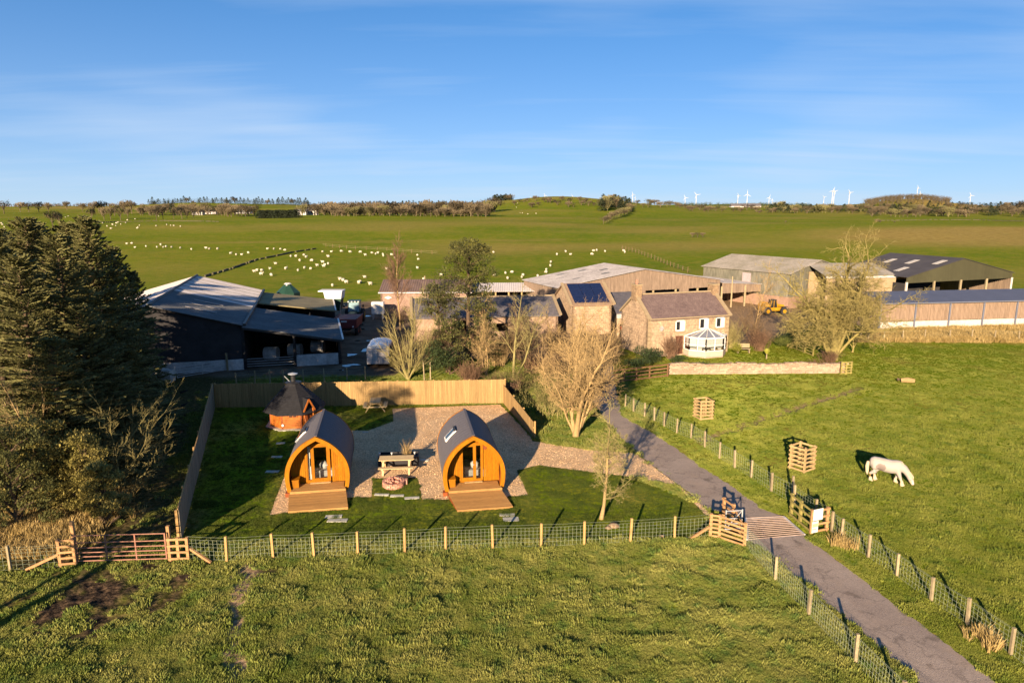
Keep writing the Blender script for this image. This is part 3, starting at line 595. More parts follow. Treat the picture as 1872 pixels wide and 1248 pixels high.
def fine(P, k=3):
    o = []
    for i in range(len(P) - 1):
        p0 = P[max(i - 1, 0)]; p1 = P[i]; p2 = P[i + 1]; p3 = P[min(i + 2, len(P) - 1)]
        if abs(p1[0]) < 1e-6: p0 = p1
        if abs(p2[0]) < 1e-6: p3 = p2
        for j in range(k):
            t = j / k; o.append(tuple(.5 * (2 * p1[c] + (-p0[c] + p2[c]) * t + (2 * p0[c] - 5 * p1[c] + 4 * p2[c] - p3[c]) * t * t + (-p0[c] + 3 * p1[c] - 3 * p2[c] + p3[c]) * t ** 3) for c in (0, 1)))
    return o + [P[-1]]
ARCH = fine(ARCH)
m_shin = m_shingle
def make_pod(loc, rz, label, left_door, length=4.75):
    t = thing('glamping_pod', label, 'pod', (loc[0], loc[1], 0), rz, 'timber camping pods')
    # shell: roof covering left and right of the ridge, liner inside
    k = ARCH.index(min(ARCH, key=lambda p: abs(p[0]))); y0, y1 = .04, length
    for side, P in ((-1, ARCH[:k + 1]), (1, ARCH[k:])):
        mb = MB(); outer = [(x * 1.0, z) for x, z in P]; inn = inset(P, .09); ring(mb, outer, inn, y0 + .06, y1 - .06)
        rf = mb.build('roof_covering', m_shin, t, smooth=False)
        for c in range(1, 12):      # vertical lap lines of the shingle strips
            y = y0 + .06 + c * (y1 - y0 - .12) / 12; mb2 = MB(); ring(mb2, [(x * 1.004, z * 1.002) for x, z in P[3 if side < 0 else 0: len(P) if side < 0 else len(P) - 3]], [(x * .99, z) for x, z in P[3 if side < 0 else 0: len(P) if side < 0 else len(P) - 3]], y, y + .012)
            o = mb2.build('shingle_seam', m_shin, rf)
    rc = MB(); rc.beam((0, y0, 2.985), (0, y1, 2.985), .13, .03); rc.build('ridge_cap', m_shin, t)
    li = MB(); ring(li, inset(ARCH, .095), inset(ARCH, .14), .14, y1 - .1); li.build('inner_lining', m_redwood, t)
    fr = MB(); ring(fr, [(x * 1.015, .14 + (z - .14) * 1.008) for x, z in ARCH], inset(ARCH, .18), -.10, .10); fr.build('front_arch', m_orange, t)
    fb = MB(); ring(fb, [(x * 1.012, .14 + (z - .14) * 1.006) for x, z in ARCH], inset(ARCH, .2), length - .06, length + .03); fb.build('rear_arch', m_orange, t)
    bw = MB(); bw.prism([(x, length - .1, z) for x, z in inset(ARCH, .1)], (0, .05, 0)); bw.build('rear_wall', m_orange, t)
    fl = MB(); fl.box((0, length / 2 + .3, .12), (2.8, length - .75, .22)); fl.build('floor_base', m_dark, t)
    # front wall: vertical boards either side of a glazed door frame
    wy = .66; dx0, dx1 = (-.64, .58) if left_door else (-.68, .52); dz1 = 2.32; sill = .36; I = inset(ARCH, .14)
    def az_(x):
        best = .3
        for (xa, za), (xb, zb) in zip(I, I[1:]):
            if min(xa, xb) <= x <= max(xa, xb) and abs(xb - xa) > 1e-6:
                z = za + (zb - za) * (x - xa) / (xb - xa)
                if z > best: best = z
        return best
    def low(x): return .34
    xx = -1.36
    while xx < 1.30:
        bw_ = .10; xc = xx + bw_ / 2
        a, b = az_(xx + .004), az_(xx + bw_ - .004)
        spans = [(.34, None)]
        if dx0 - .02 < xc < dx1 + .02: spans = [(dz1 + .03, None)]
        for z0, _ in spans:
            if min(a, b) > z0 + .04:
                mb = MB(); mb.prism([(xx + .004, wy, z0), (xx + bw_ - .004, wy, z0), (xx + bw_ - .004, wy, b), (xx + .004, wy, a)], (0, .035, 0)); mb.build('wall_board', m_orange, t)
        xx += bw_
    # door frame with its glazed leaf and side light
    f = MB(); fw = .09
    f.beam((dx0 + fw / 2, wy - .02, sill), (dx0 + fw / 2, wy - .02, dz1), fw, .12, up=(0, 1, 0)); f.beam((dx1 - fw / 2, wy - .02, sill), (dx1 - fw / 2, wy - .02, dz1), fw, .12, up=(0, 1, 0))
    f.beam((dx0, wy - .02, dz1 - fw / 2 + .09), (dx1, wy - .02, dz1 - fw / 2 + .09), .12, fw); f.beam((dx0, wy - .02, sill + .04), (dx1, wy - .02, sill + .04), .12, .08)
    fo = f.build('door_frame', m_orange, t)
    split = dx0 + .34 if left_door else dx0 + .80
    for nm, a, b in ((('side_light', dx0 + .08, split), ('door', split, dx1 - .07)) if left_door else (('door', dx0 + .08, split), ('side_light', split, dx1 - .07))):
        d = MB(); w_ = .10 if nm == 'door' else .05; z0, z1 = sill + .08, dz1 - .01
        d.beam((a + w_ / 2, wy - .03, z0), (a + w_ / 2, wy - .03, z1), w_, .06, up=(0, 1, 0)); d.beam((b - w_ / 2, wy - .03, z0), (b - w_ / 2, wy - .03, z1), w_, .06, up=(0, 1, 0))
        d.beam((a, wy - .03, z1 - w_ / 2), (b, wy - .03, z1 - w_ / 2), .058, w_); d.beam((a, wy - .03, z0 + w_ * .7), (b, wy - .03, z0 + w_ * .7), .058, w_ * 1.4)
        do = d.build(nm, m_orange, t)
        gl = MB(); gl.box(((a + b) / 2, wy - .03, (z0 + z1) / 2), (b - a - 1.6 * w_, .012, z1 - z0 - 2 * w_)); gl.build('pane', m_glass, do)
        if nm == 'door': h = MB(); hx = (b - .05) if not left_door else (b - .05); h.tube([(hx, wy - .08, 1.28), (hx, wy - .13, 1.28), (hx - .12, wy - .13, 1.28)], .014, 6); h.build('handle', m_steel, do)
    s = MB(); s.box(((dx0 + dx1) / 2 + .1, wy - .12, .375), (1.0 if left_door else .9, .18, .03)); s.build('door_step', m_pale, t)
    # curtains and cushions seen through the glass
    cu = MB(); cx = dx0 + (.19 if left_door else .10)
    for q in range(5): z = .55 + q * .42; cu.box((cx - .02 + .012 * math.sin(q * 2), wy + .09, z), (.16 + .05 * math.cos(q * 1.6), .05, .43))
    cu.build('curtain', m_white, t)
    be = MB(); be.box((.35, 2.1, .5), (1.3, 1.6, .4)); be.build('bed', m_greyconc, t)
    pl = MB(); pl.tube([(.15, 1.45, .74), (.18, 1.45, .80), (.2, 1.45, 1.02), (.2, 1.45, 1.2)], [.02, .2, .24, .04], 10); pl.build('cushion', m_white, t, smooth=True)
    # bench box in the porch, deck and ramp boards
    b = MB(); b.box((-1.10, .34, .52), (.34, .52, .42)); b.box((-1.10, .34, .745), (.38, .56, .035)); b.build('porch_bench', m_orange, t)
    n = 8
    for i in range(n):
        y = -.30 + i * .118; hw = 1.30 if y < -.1 else 1.22
        mb = MB(); mb.box((.02, y, .335), (2 * hw, .110, .028)); mb.build('deck_board', m_deck, t)
    mb = MB(); mb.box((.02, -.375, .25), (2.66, .035, .20)); mb.build('deck_fascia', m_deck, t)
    mb = MB(); mb.box((.02, .15, .16), (2.3, .95, .2)); mb.build('deck_frame', m_redwood, t)
    p0 = Vector((0, -.41, .235)); p1 = Vector((.28 if not left_door else .18, -2.05, .11)); n = 14
    for i in range(n):
        a = p0.lerp(p1, (i + .04) / n); b = p0.lerp(p1, (i + .96) / n); w_ = 1.36 if left_door else 1.32
        mb = MB(); mb.prism([(a.x - w_, a.y, a.z), (a.x + w_, a.y, a.z), (b.x + w_, b.y, b.z), (b.x - w_, b.y, b.z)], (0, 0, -.028)); mb.build('ramp_board', m_deck, t)
    mb = MB(); mb.box((p1.x, p1.y - .02, .055), (2 * w_, .035, .12)); mb.build('ramp_fascia', m_deck, t)
    for e in (-1.30, 1.30): mb = MB(); mb.prism([(e - .02, -.42, .20), (e + .02, -.42, .20), (p1.x + e + .02, p1.y, .08), (p1.x + e - .02, p1.y, .08)], (0, 0, -.2)); mb.build('ramp_bearer', m_redwood, t)
    st = MB(); st.box((-1.45, -.02, .10), (.22, .34, .2)); st.build('corner_block', m_redwood, t)
    # roof window on the left slope
    kx = -1.12; kz = arch_z(1.12) ; a = Vector((-1.19, 0, 2.04)); b = Vector((-.70, 0, 2.56)); d = (b - a).normalized(); nrm = Vector((-d.z, 0, d.x)); c = (a + b) / 2 + nrm * .05
    for nm, col, w_, h_, off in (('roof_window', m_steel, .62, .78, 0),):
        mb = MB(); yy = 2.35; q = [c + d * (sx * h_ / 2) + Vector((0, yy + sy * w_ / 2, 0)) for sx, sy in ((-1, -1), (-1, 1), (1, 1), (1, -1))]
        mb.prism([p - nrm * .05 for p in q], nrm * .09); rw = mb.build(nm, m_white, t)
        q = [c + d * (sx * (h_ - .16) / 2) + Vector((0, yy + sy * (w_ - .16) / 2, 0)) for sx, sy in ((-1, -1), (-1, 1), (1, 1), (1, -1))]
        mb = MB(); mb.prism([p + nrm * .036 for p in q], nrm * .012); mb.build('pane', m_darkglass, rw)
        q = [c + d * (h_ / 2 - .02 + sx) + Vector((0, yy + sy * (w_ + .06) / 2, 0)) for sx, sy in ((-.06, -1), (-.06, 1), (.06, 1), (.06, -1))]
        mb = MB(); mb.prism([p + nrm * .03 for p in q], nrm * .05); mb.build('top_cover', m_blackmetal, rw)
    if not left_door:      # small heart shaped plaque beside the door
        hp = [(0, -.13), (.12, .0), (.12, .07), (.06, .11), (0, .06), (-.06, .11), (-.12, .07), (-.12, 0)]
        mb = MB(); mb.prism([(.62 + x, wy - .012, 2.12 + z) for x, z in hp], (0, -.03, 0)); mb.build('heart_plaque', m_redwood, t)
    return t
make_pod((-9.62, 32.35), R(10), 'left orange timber pod, with a curtain in the side light and the hut behind it', True)
make_pod((-1.88, 32.45), R(9.5), 'right orange timber pod, with a heart plaque beside its door and the drive behind it', False)

# ------------------------------------------------------------------ octagonal barbecue hut
def make_hut():
    cx, cy = -14.3, 43.9; t = thing('barbecue_hut', 'octagonal orange timber barbecue hut with black pointed shingle roof and chimney', 'hut', (cx, cy, 0), R(8)); t.scale = (.88, .88, .93)
    r = 1.78; n = 8; h = 1.22
    P = [(r * math.cos(R(22.5 + 45 * i)), r * math.sin(R(22.5 + 45 * i))) for i in range(n)]
    mb = MB(); mb.prism([(x * 1.22, y * 1.22, 0) for x, y in P], (0, 0, .07)); mb.build('base_slab', m_slab, t)
    for i in range(n):
        a, b = Vector((*P[i], 0)), Vector((*P[(i + 1) % n], 0)); mid = (a + b) / 2; an = math.atan2(mid.y, mid.x)
        wall = MB(); wall.prism([a * .96 + Vector((0, 0, .07)), b * .96 + Vector((0, 0, .07)), b * .96 + Vector((0, 0, h)), a * .96 + Vector((0, 0, h))], mid.normalized() * -.04); wo = wall.build('wall_panel', m_redwood, t)
        for k in range(9):
            z = .07 + (k + .5) * (h - .07) / 9; mb = MB(); mb.beam(a + Vector((0, 0, z)), b + Vector((0, 0, z)), .05, (h - .07) / 9 * .9); mb.build('log_board', m_hut, wo)
        mb = MB(); mb.beam(a + Vector((0, 0, .07)), a + Vector((0, 0, h)), .1); mb.build('corner_post', m_redwood, t)
    # window in the panel facing front-right
    a, b = Vector((*P[5], 0)), Vector((*P[6], 0)); mid = (a + b) / 2; d = (b - a).normalized(); nr = mid.normalized()
    c = mid + nr * .035 + Vector((.12, 0, h - .22)); w_, hh = .62, .24
    mb = MB(); mb.prism([c - d * w_ / 2 + Vector((0, 0, -hh / 2)), c + d * w_ / 2 + Vector((0, 0, -hh / 2)), c + d * w_ / 2 + Vector((0, 0, hh / 2)), c - d * w_ / 2 + Vector((0, 0, hh / 2))], nr * .04); wi = mb.build('window', m_hut, t)
    for s_ in (-1, 1):
        for z_ in (-1, 1):
            q = c + nr * .042 + d * (s_ * w_ * .23) + Vector((0, 0, z_ * hh * .22)); mb = MB(); mb.prism([q + d * (i * .12) + Vector((0, 0, j * .042)) for i, j in ((-1, -1), (1, -1), (1, 1), (-1, 1))], nr * .006); mb.build('pane', m_darkglass, wi)
    mb = MB(); q = mid + nr * .05 + Vector((-.62, 0, .34)); mb.tube([q, q + nr * .05], .09, 12); mb.build('round_vent', m_white, t)
    # roof of eight facets, lower skirt and steeper top
    prof = [(1.30, h - .06), (.78, 2.05), (.33, 2.78), (.24, 3.02)]
    for i in range(n):
        mb = MB(); a = Vector((*P[i], 0)) * (1 / 1.0); b = Vector((*P[(i + 1) % n], 0))
        for (s0, z0), (s1, z1) in zip(prof, prof[1:]):
            q = [a * s0, b * s0, b * s1, a * s1]; zz = [z0, z0, z1, z1]; q = [Vector((v.x, v.y, z)) for v, z in zip(q, zz)]; mb.prism(q, (0, 0, -.045))
            rows = 6
        ro = mb.build('roof_facet', m_black, t)
        for (s0, z0), (s1, z1) in zip(prof, prof[1:2] + prof[2:3]):
            for k in range(1, 6):
                u = k / 6; s_ = s0 + (s1 - s0) * u; z_ = z0 + (z1 - z0) * u; mb = MB(); mb.beam(Vector((a.x * s_, a.y * s_, z_ + .005)), Vector((b.x * s_, b.y * s_, z_ + .005)), .05, .02); mb.build('shingle_course', m_black, ro)
    mb = MB(); mb.tube([(0, 0, 2.98), (0, 0, 3.05)], [.62, .3], 8); mb.tube([(0, 0, 2.9), (0, 0, 3.45)], .17, 12); ch = mb.build('chimney', m_blackmetal, t)
    mb = MB(); mb.tube([(0, 0, 3.56), (0, 0, 3.58), (0, 0, 3.66)], [.36, .36, .05], 12); mb.build('chimney_cap', m_steel, ch)
    mb = MB(); mb.beam((-.25, -.2, 3.1), (-.55, -.35, 3.5), .05, .05); mb.build('damper_rod', m_steel, ch)
    # gabled porch over the door, facing the camera on the right hand side
    ca, sa = math.cos(R(-52)), math.sin(R(-52))
    def T(x, y, z): return (x * ca - y * sa, x * sa + y * ca, z)
    for s_ in (-1, 1):
        mb = MB(); mb.beam(T(2.12, s_ * .46, 1.28), T(2.12, 0, 2.10), .05, .10); mb.build('barge_board', m_hut, t)
        mb = MB(); mb.prism([T(.7, 0, 2.1), T(2.12, 0, 2.1), T(2.12, s_ * .5, 1.24), T(1.2, s_ * .5, 1.24)], (0, 0, -.04)); mb.build('porch_roof', m_black, t)
        mb = MB(); mb.tube([T(2.05, s_ * .34, .07), T(2.09, s_ * .30, .5), T(2.03, s_ * .35, .9), T(2.05, s_ * .33, 1.45)], [.05, .075, .045, .055], 7); mb.build('porch_post', m_hut, t)
    mb = MB(); mb.prism([T(1.78, -.3, .1), T(1.78, .3, .1), T(1.78, .3, 1.45), T(1.78, -.3, 1.45)], T(.04, 0, 0)); mb.build('door', m_redwood, t)
m_hut = M('red_orange_hut_timber', (.32, .095, .015), rough=.5, var=.22, scale=5, rnd=.12)
make_hut()

# ------------------------------------------------------------------ picnic tables
def picnic_table(loc, rz, label, L=1.82):
    t = thing('picnic_table', label, 'picnic table', (loc[0], loc[1], .01), rz, 'wooden picnic tables'); top = .74; bh = .44
    for i in range(5): mb = MB(); mb.box((0, -.29 + i * .145, top), (L, .132, .04)); mb.build('table_board', m_table, t)
    for s in (-1, 1):
        for k in range(2): mb = MB(); mb.box((0, s * (.63 + k * .13), bh), (L, .12, .04)); mb.build('seat_board', m_table, t)
    for s in (-1, 1):
        x = s * (L / 2 - .22)
        for q in (-1, 1): mb = MB(); mb.beam((x, q * .20, top - .02), (x, q * .66, 0), .045, .10, up=(1, 0, 0)); mb.build('leg', m_table, t)
        mb = MB(); mb.beam((x + .046 * s, -.76, bh - .065), (x + .046 * s, .76, bh - .065), .045, .09); mb.build('cross_beam', m_table, t)
        mb = MB(); mb.beam((x + .046 * s, -.34, top - .06), (x + .046 * s, .34, top - .06), .045, .08); mb.build('top_bearer', m_table, t)
    return t
picnic_table((-6.22, 35.35), R(5), 'picnic table between the pods, beside the round brick fire pit')
picnic_table((-9.55, 46.7), R(97), 'picnic table on the lawn against the back fence', 1.3)

# black planter with wispy plants behind the front table
def planter():
    t = thing('planter', 'low black planter with wispy ornamental grass, behind the picnic table', 'planter', (-6.3, 36.55, 0), R(5))
    for a, b, d in (((0, -.42, .26), 0, (2.2, .05, .52)), ((0, .42, .26), 0, (2.2, .05, .52)), ((-1.08, 0, .26), 0, (.05, .8, .52)), ((1.08, 0, .26), 0, (.05, .8, .52))):
        mb = MB(); mb.box(a, d); mb.build('side', m_blackmetal, t)
    mb = MB(); mb.box((0, 0, .40), (2.12, .78, .05)); mb.build('soil', m_dark, t)
    mb = MB(); r = random.Random(5)
    for i in range(70):
        a = r.uniform(0, 6.28); l = r.uniform(.3, .95); x = .45 + r.gauss(0, .09); y = r.gauss(0, .08)
        mb.tube([(x, y, .4), (x + math.cos(a) * l * .12, y + math.sin(a) * l * .12, .4 + l * .6), (x + math.cos(a) * l * .35, y + math.sin(a) * l * .35, .4 + l)], [.008, .007, .003], 3, cap=False)
    mb.build('plant', m_drygrass, t)
    for x in (-1.0, -.35, .9): mb = MB(); mb.tube([(x, -.3, .42), (x, -.3, .62), (x, -.3, .74)], [.02, .02, .06], 7); mb.build('solar_light', m_white, t)
planter()
def fire_pit():
    c = G(719, 889); t = thing('fire_pit', 'round red brick fire pit filled with charred stones on the small lawn', 'fire pit', (c[0], c[1] + .1, .01))
    me = MB().box((0, 0, .05), (.20, .12, .088)).mesh('brick', m_brick); n = 15
    for k in range(3):
        for i in range(n):
            a = 2 * math.pi * (i + .5 * (k % 2)) / n; inst('brick', me, t, (.50 * math.cos(a), .50 * math.sin(a), k * .092), (0, 0, a + math.pi / 2), (1, 1, 1))
    mb = MB(); mb.cyl((0, 0, 0), .44, .23, 20); mb.build('ash_bed', m_redwood, t)
    r = random.Random(2); me = MB().tube([(0, 0, 0), (0, 0, .05), (0, 0, .09)], [.05, .07, .03], 6).mesh('fire_stone', m_brick)
    for i in range(34): a = r.uniform(0, 6.28); d = .40 * math.sqrt(r.random()); inst('fire_stone', me, t, (d * math.cos(a), d * math.sin(a), .22), (0, 0, a), r.uniform(.7, 1.3))
    mb = MB(); mb.box((.58, .22, .13), (.2, .26, .26)); mb.build('log_box', m_brick, t, world=False)
fire_pit()
for px, py, w_, d_, lb in ((698, 904, .72, .22, 'narrow sandy slab left of the fire pit lawn row'), (726, 906, .66, .24, 'pale slab in the middle of the row below the fire pit'), (753, 910, .72, .24, 'pale slab right in the row below the fire pit, by the gravel'),
                          (610, 944, .75, .3, 'stone slab at the foot of the left pod ramp'), (617, 951, .9, .32, 'outer stone slab below the left pod ramp'), (927, 941, .7, .26, 'stone slab at the foot of the right pod ramp'), (934, 949, .72, .4, 'larger slab below the right pod ramp'),
                          (498, 862, .7, .3, 'dim slab set in the shaded lawn left of the left pod, near its ramp'), (506, 835, .6, .28, 'dim slab in the shaded lawn level with the left pod'), (513, 810, .5, .26, 'dim slab in the shaded lawn near the hut'), (776, 841, .5, .3, 'pale slab on the gravel just left of the right pod'), (668, 790, .35, .12, 'small stone edging piece at the lawn corner behind the left pod')):
    c = G(px, py); mb = MB(); mb.box((0, 0, .0), (w_, d_, .075)); o = mb.build('paving_slab', m_slab); o.location = (c[0], c[1], -.012); o.rotation_euler = (0, 0, R(random.uniform(-6, 8))); tag(o, lb, 'paving slab', 'slabs set in the lawn')
for px, py, r_, lb in ((1122, 963, .22, 'rounded boulder at the foot of the young tree by the fence'), (1112, 966, .13, 'small stone beside the boulder under the young tree'), (1210, 982, .12, 'pinkish stone in the lawn near the cattle grid fence')):
    c = G(px, py); mb = MB(); mb.tube([(0, 0, -.03), (0, 0, r_ * .3), (0, 0, r_ * .8), (0, 0, r_)], [r_ * 1.1, r_ * 1.2, r_ * .8, r_ * .2], 9); o = mb.build('boulder', m_stone, smooth=True); o.location = (c[0], c[1], 0.02); o.scale = (1, .8, .8); tag(o, lb, 'stone')

# ------------------------------------------------------------------ board fences round the site
def board_fence(label, A, B, h0, h1, mat, bw=.128, posts='back', side=1):
    A = Vector((*A, 0)); B = Vector((*B, 0)); L = (B - A).length; rz = math.atan2(B.y - A.y, B.x - A.x)
    t = thing('board_fence', label, 'fence', (A.x, A.y, 0), rz); n = int(L / bw); r = random.Random(int(L * 10))
    me = MB().box((0, 0, .5), (bw * .93, .022, 1)).mesh('fence_board', mat)
    for i in range(n):
        u = (i + .5) / n; h = h0 + (h1 - h0) * u; o = inst('fence_board', me, t, (u * L, r.uniform(-.004, .004), .03), (0, 0, r.uniform(-.02, .02)), (1, 1, h - .03 + r.uniform(-.012, .012)))
    np_ = max(2, int(L / 2.4)); pm = MB().box((0, 0, .5), (.10, .10, 1)).mesh('fence_post', m_postnew)
    for i in range(np_ + 1):
        u = i / np_; inst('post', pm, t, (u * L, side * .10, 0), (0, 0, 0), (1, 1, h0 + (h1 - h0) * u + .03))
    for z in (.35, .9, 1.45):
        if z < h1: mb = MB(); mb.beam((0, side * .032, z), (L, side * .032, z if h0 == h1 else z * h1 / h0), .04, .08); mb.build('rail', m_postnew, t)
    return t
board_fence('long new timber board fence behind the pods and the hut', (-21.0, 47.3), (-.5, 48.45), 1.76, 1.80, m_fence)
board_fence('grey weathered board fence running away along the left side of the site', (-14.1, 27.35), (-21.05, 47.25), 1.42, 1.76, m_grayfence, .108, side=1)
board_fence('short pale board fence stepping down on the right beside the drive', (-.62, 48.4), (1.3, 40.8), 1.42, 1.05, m_fence, side=1)

# ------------------------------------------------------------------ post and wire fences
def wire_fence(label, pts, h=1.08, mat=m_post, wires=7, vstep=.15, pw=.09, strain=(), wr=.0035, hh=.9, wire_ext=None, rough_tops=False):
    P = [Vector((x, y, gz(x, y) if y < 100 else float(zt(x, y)))) for x, y in pts]; t = thing('wire_fence', label, 'fence', tuple(P[0]))
    r = random.Random(len(pts)); o0 = P[0]
    me = MB().box((0, 0, .5), (pw, pw, 1)).mesh('fence_post', mat)
    for i, p in enumerate(P):
        hh_ = h + r.uniform(-.04, .05); ll = inst('post', me, t, tuple(p - o0 - Vector((0, 0, .1))), (r.uniform(-.03, .03), r.uniform(-.03, .03), r.uniform(-.3, .3)), (1.35 if i in strain else 1, 1.35 if i in strain else 1, hh_ + .1))
    Q = list(P); 
    if wire_ext: Q = [Vector((*wire_ext[0], P[0].z))] * (wire_ext[0] is not None) + Q if wire_ext[0] else Q
    if wire_ext and wire_ext[1]: Q = Q + [Vector((*wire_ext[1], P[-1].z))]
    mb = MB(); zs = [.06 + hh * (k / (wires - 2)) ** .9 * .92 for k in range(wires - 1)] + [h - .07]
    for a, b in zip(Q, Q[1:]):
        d = (b - a); L = d.length
        for z in zs:
            mid = (a + b) / 2 + Vector((0, 0, z - .012)); aa, bb = a + Vector((0, 0, z)), b + Vector((0, 0, z))
            mb.tube([aa, mid, bb], wr, 3, cap=False)
        n = max(1, int(L / vstep))
        for k in range(1, n):
            p = a.lerp(b, k / n); mb.tube([p + Vector((0, 0, zs[0])), p + Vector((0, 0, zs[-2]))], wr * .85, 3, cap=False)
    mb.v = [(x - o0.x, y - o0.y, z - o0.z) for x, y, z in mb.v]
    mb.build('wire_mesh', m_wire, t); return t
wire_fence('new post and wire mesh fence across the front of the camping lawn', g((415, 1027), (500, 1020), (575, 1019), (655, 1014), (740, 1010), (815, 1004), (901, 1003), (989, 1000), (1068, 997), (1152, 991), (1233, 988)), mat=m_postnew, wr=.0045, vstep=.16, wire_ext=(G(346, 1024), G(1296, 982)))
wire_fence('wire fence along the right side of the lane beside the meadow, before the cattle grid', g((1143, 745), (1158, 752), (1178, 762), (1196, 770), (1214, 779), (1237, 791), (1263, 804), (1288, 818), (1315, 837), (1343, 855), (1373, 874), (1410, 898)) , h=1.0, wr=.004, vstep=.18, wire_ext=(None, G(1446, 917)))
wire_fence('wire fence along the right side of the lane, nearer than the notice board', g((1520, 972), (1537, 986), (1587, 1019), (1639, 1054), (1702, 1099), (1768, 1142), (1847, 1196), (1935, 1260)), h=1.0, wr=.004, vstep=.15, wire_ext=(G(1510, 966), None))
wire_fence('wire fence curving along the left side of the lane in the foreground', g((1417, 1062), (1478, 1124), (1563, 1214), (1650, 1300)), h=1.0, wr=.004, vstep=.13, wire_ext=(G(1362, 1000), (12.6, 12)))
wire_fence('old wire fence left of the farm gate in front of the conifers', g((-90, 1052), (20, 1043)), h=1.05, wr=.004, vstep=.22, wire_ext=((-25, 25.2), G(112, 1037)))
wire_fence('low old post and wire fence between the site and the black shed', g((433, 706), (466, 702), (494, 701), (519, 700), (555, 699), (593, 698), (635, 697), (668, 694)), h=1.15, wr=.004, vstep=1.2, wires=4)
wire_fence('two grey fence posts by the yellow-green bare tree', g((776, 695), (787, 694)), h=1.5, wires=3, vstep=3)

# ------------------------------------------------------------------ rail fences, gates, cattle grid
def rail_panel(name, label, cat, posts, h, rails, mat, pw=.11, rh=.085, rt=.035, group=None, z0=.12, top_off=.05, pmat=None, parent_rot=None):
    P = [Vector((x, y, gz(x, y))) for x, y in posts]; o0 = P[0]; t = thing(name, label, cat, tuple(o0), 0, group)
    for p in P:
        q = p - o0; mb = MB(); mb.box((q.x, q.y, q.z + h / 2 - .03), (pw, pw, h + .06), rz=.2 if len(P) > 1 and abs(P[1].x - P[0].x) < abs(P[1].y - P[0].y) else 0); mb.build('post', pmat or mat, t)
    for a, b in zip(P, P[1:]):
        d = (b - a).normalized(); off = Vector((d.y, -d.x, 0)) * (pw / 2 + rt / 2)
        if off.y > 0: off = -off
        for k in range(rails):
            z = z0 + (h - z0 - top_off) * k / (rails - 1) if rails > 1 else h * .8
            mb = MB(); mb.beam(a - o0 + off + Vector((0, 0, z)) - d * .06, b - o0 + off + Vector((0, 0, z)) + d * .06, rt, rh); mb.build('rail', mat, t)
    return t
rail_panel('rail_fence', 'six railed new timber panel at the left side of the cattle grid', 'fence', g((1298, 982), (1314, 984), (1360, 1000)), 1.10, 6, m_rail)
rail_panel('rail_fence', 'timber rail fence running away beside the lane, left of the cattle grid', 'fence', g((1322, 948), (1339, 961), (1360, 982)), 1.05, 4, m_rail)
rail_panel('rail_fence', 'mossy timber rail fence right of the cattle grid', 'fence', g((1446, 942), (1462, 957), (1482, 973)), 1.1, 4, m_oldrail)
def small_gate():
    a = G(1325, 975); b = G(1358, 978); t = thing('small_metal_gate', 'small galvanised metal gate leaning between the rail fences by the cattle grid', 'gate', (a[0], a[1], .1)); L = b[0] - a[0]
    for z in (.1, .35, .6, .95): mb = MB(); mb.beam((0, 0, z), (L, .1, z), .035); mb.build('bar', m_steel, t)
    for x in (0, L): mb = MB(); mb.beam((x, x / L * .1, 0), (x, x / L * .1, 1.0), .045); mb.build('upright', m_steel, t)
    mb = MB(); mb.beam((0, 0, .1), (L, .1, .95), .03); mb.build('brace', m_steel, t)
small_gate()
t = thing('fence_strut', 'sloping timber strut bracing the end of the front wire fence by the cattle grid', 'strut', (*G(1296, 984), 0)); q = G(1262, 986)
mb = MB(); mb.beam((0, 0, .55), (q[0] - t.location.x, q[1] - t.location.y, .04), .09); mb.build('beam', m_rail, t)
def notice():
    p = g((1482, 975), (1510, 969)); t = rail_panel('notice_frame', 'timber frame with a white and green notice sheet, right of the cattle grid', 'notice board', p, 1.12, 4, m_rail, rh=.09)
    L = p[1][0] - p[0][0]; dy = p[1][1] - p[0][1]
    def panel(name, x0, x1, z0, z1, mat, off=-.10, par=None):
        mb = MB(); mb.prism([(x0, dy * x0 / L + off, z0), (x1, dy * x1 / L + off, z0), (x1, dy * x1 / L + off, z1), (x0, dy * x0 / L + off, z1)], (0, -.008, 0)); return mb.build(name, mat, par or t)
    s = panel('notice_sheet', .0, .50, .64, 1.16, m_white); s2 = panel('notice_sheet', -.02, .30, .08, .60, m_white)
    panel('green_print', .0, .28, .34, .50, M('print_green', (.25, .62, .22), var=.1), -.112, s2); panel('green_stripe', .0, .2, .22, .27, MATS['print_green'], -.112, s2)
    for k in range(5): panel('print_line', .05, .42 - .05 * (k % 2), 1.06 - k * .08, 1.072 - k * .08, m_greyconc, -.112, s)
notice()
wire_fence('three meadow fence posts behind the mossy rail fence by the notice', g((1448, 905), (1452, 925), (1489, 952)), h=1.05, wr=.004, vstep=.2, wire_ext=(None, G(1512, 966)))
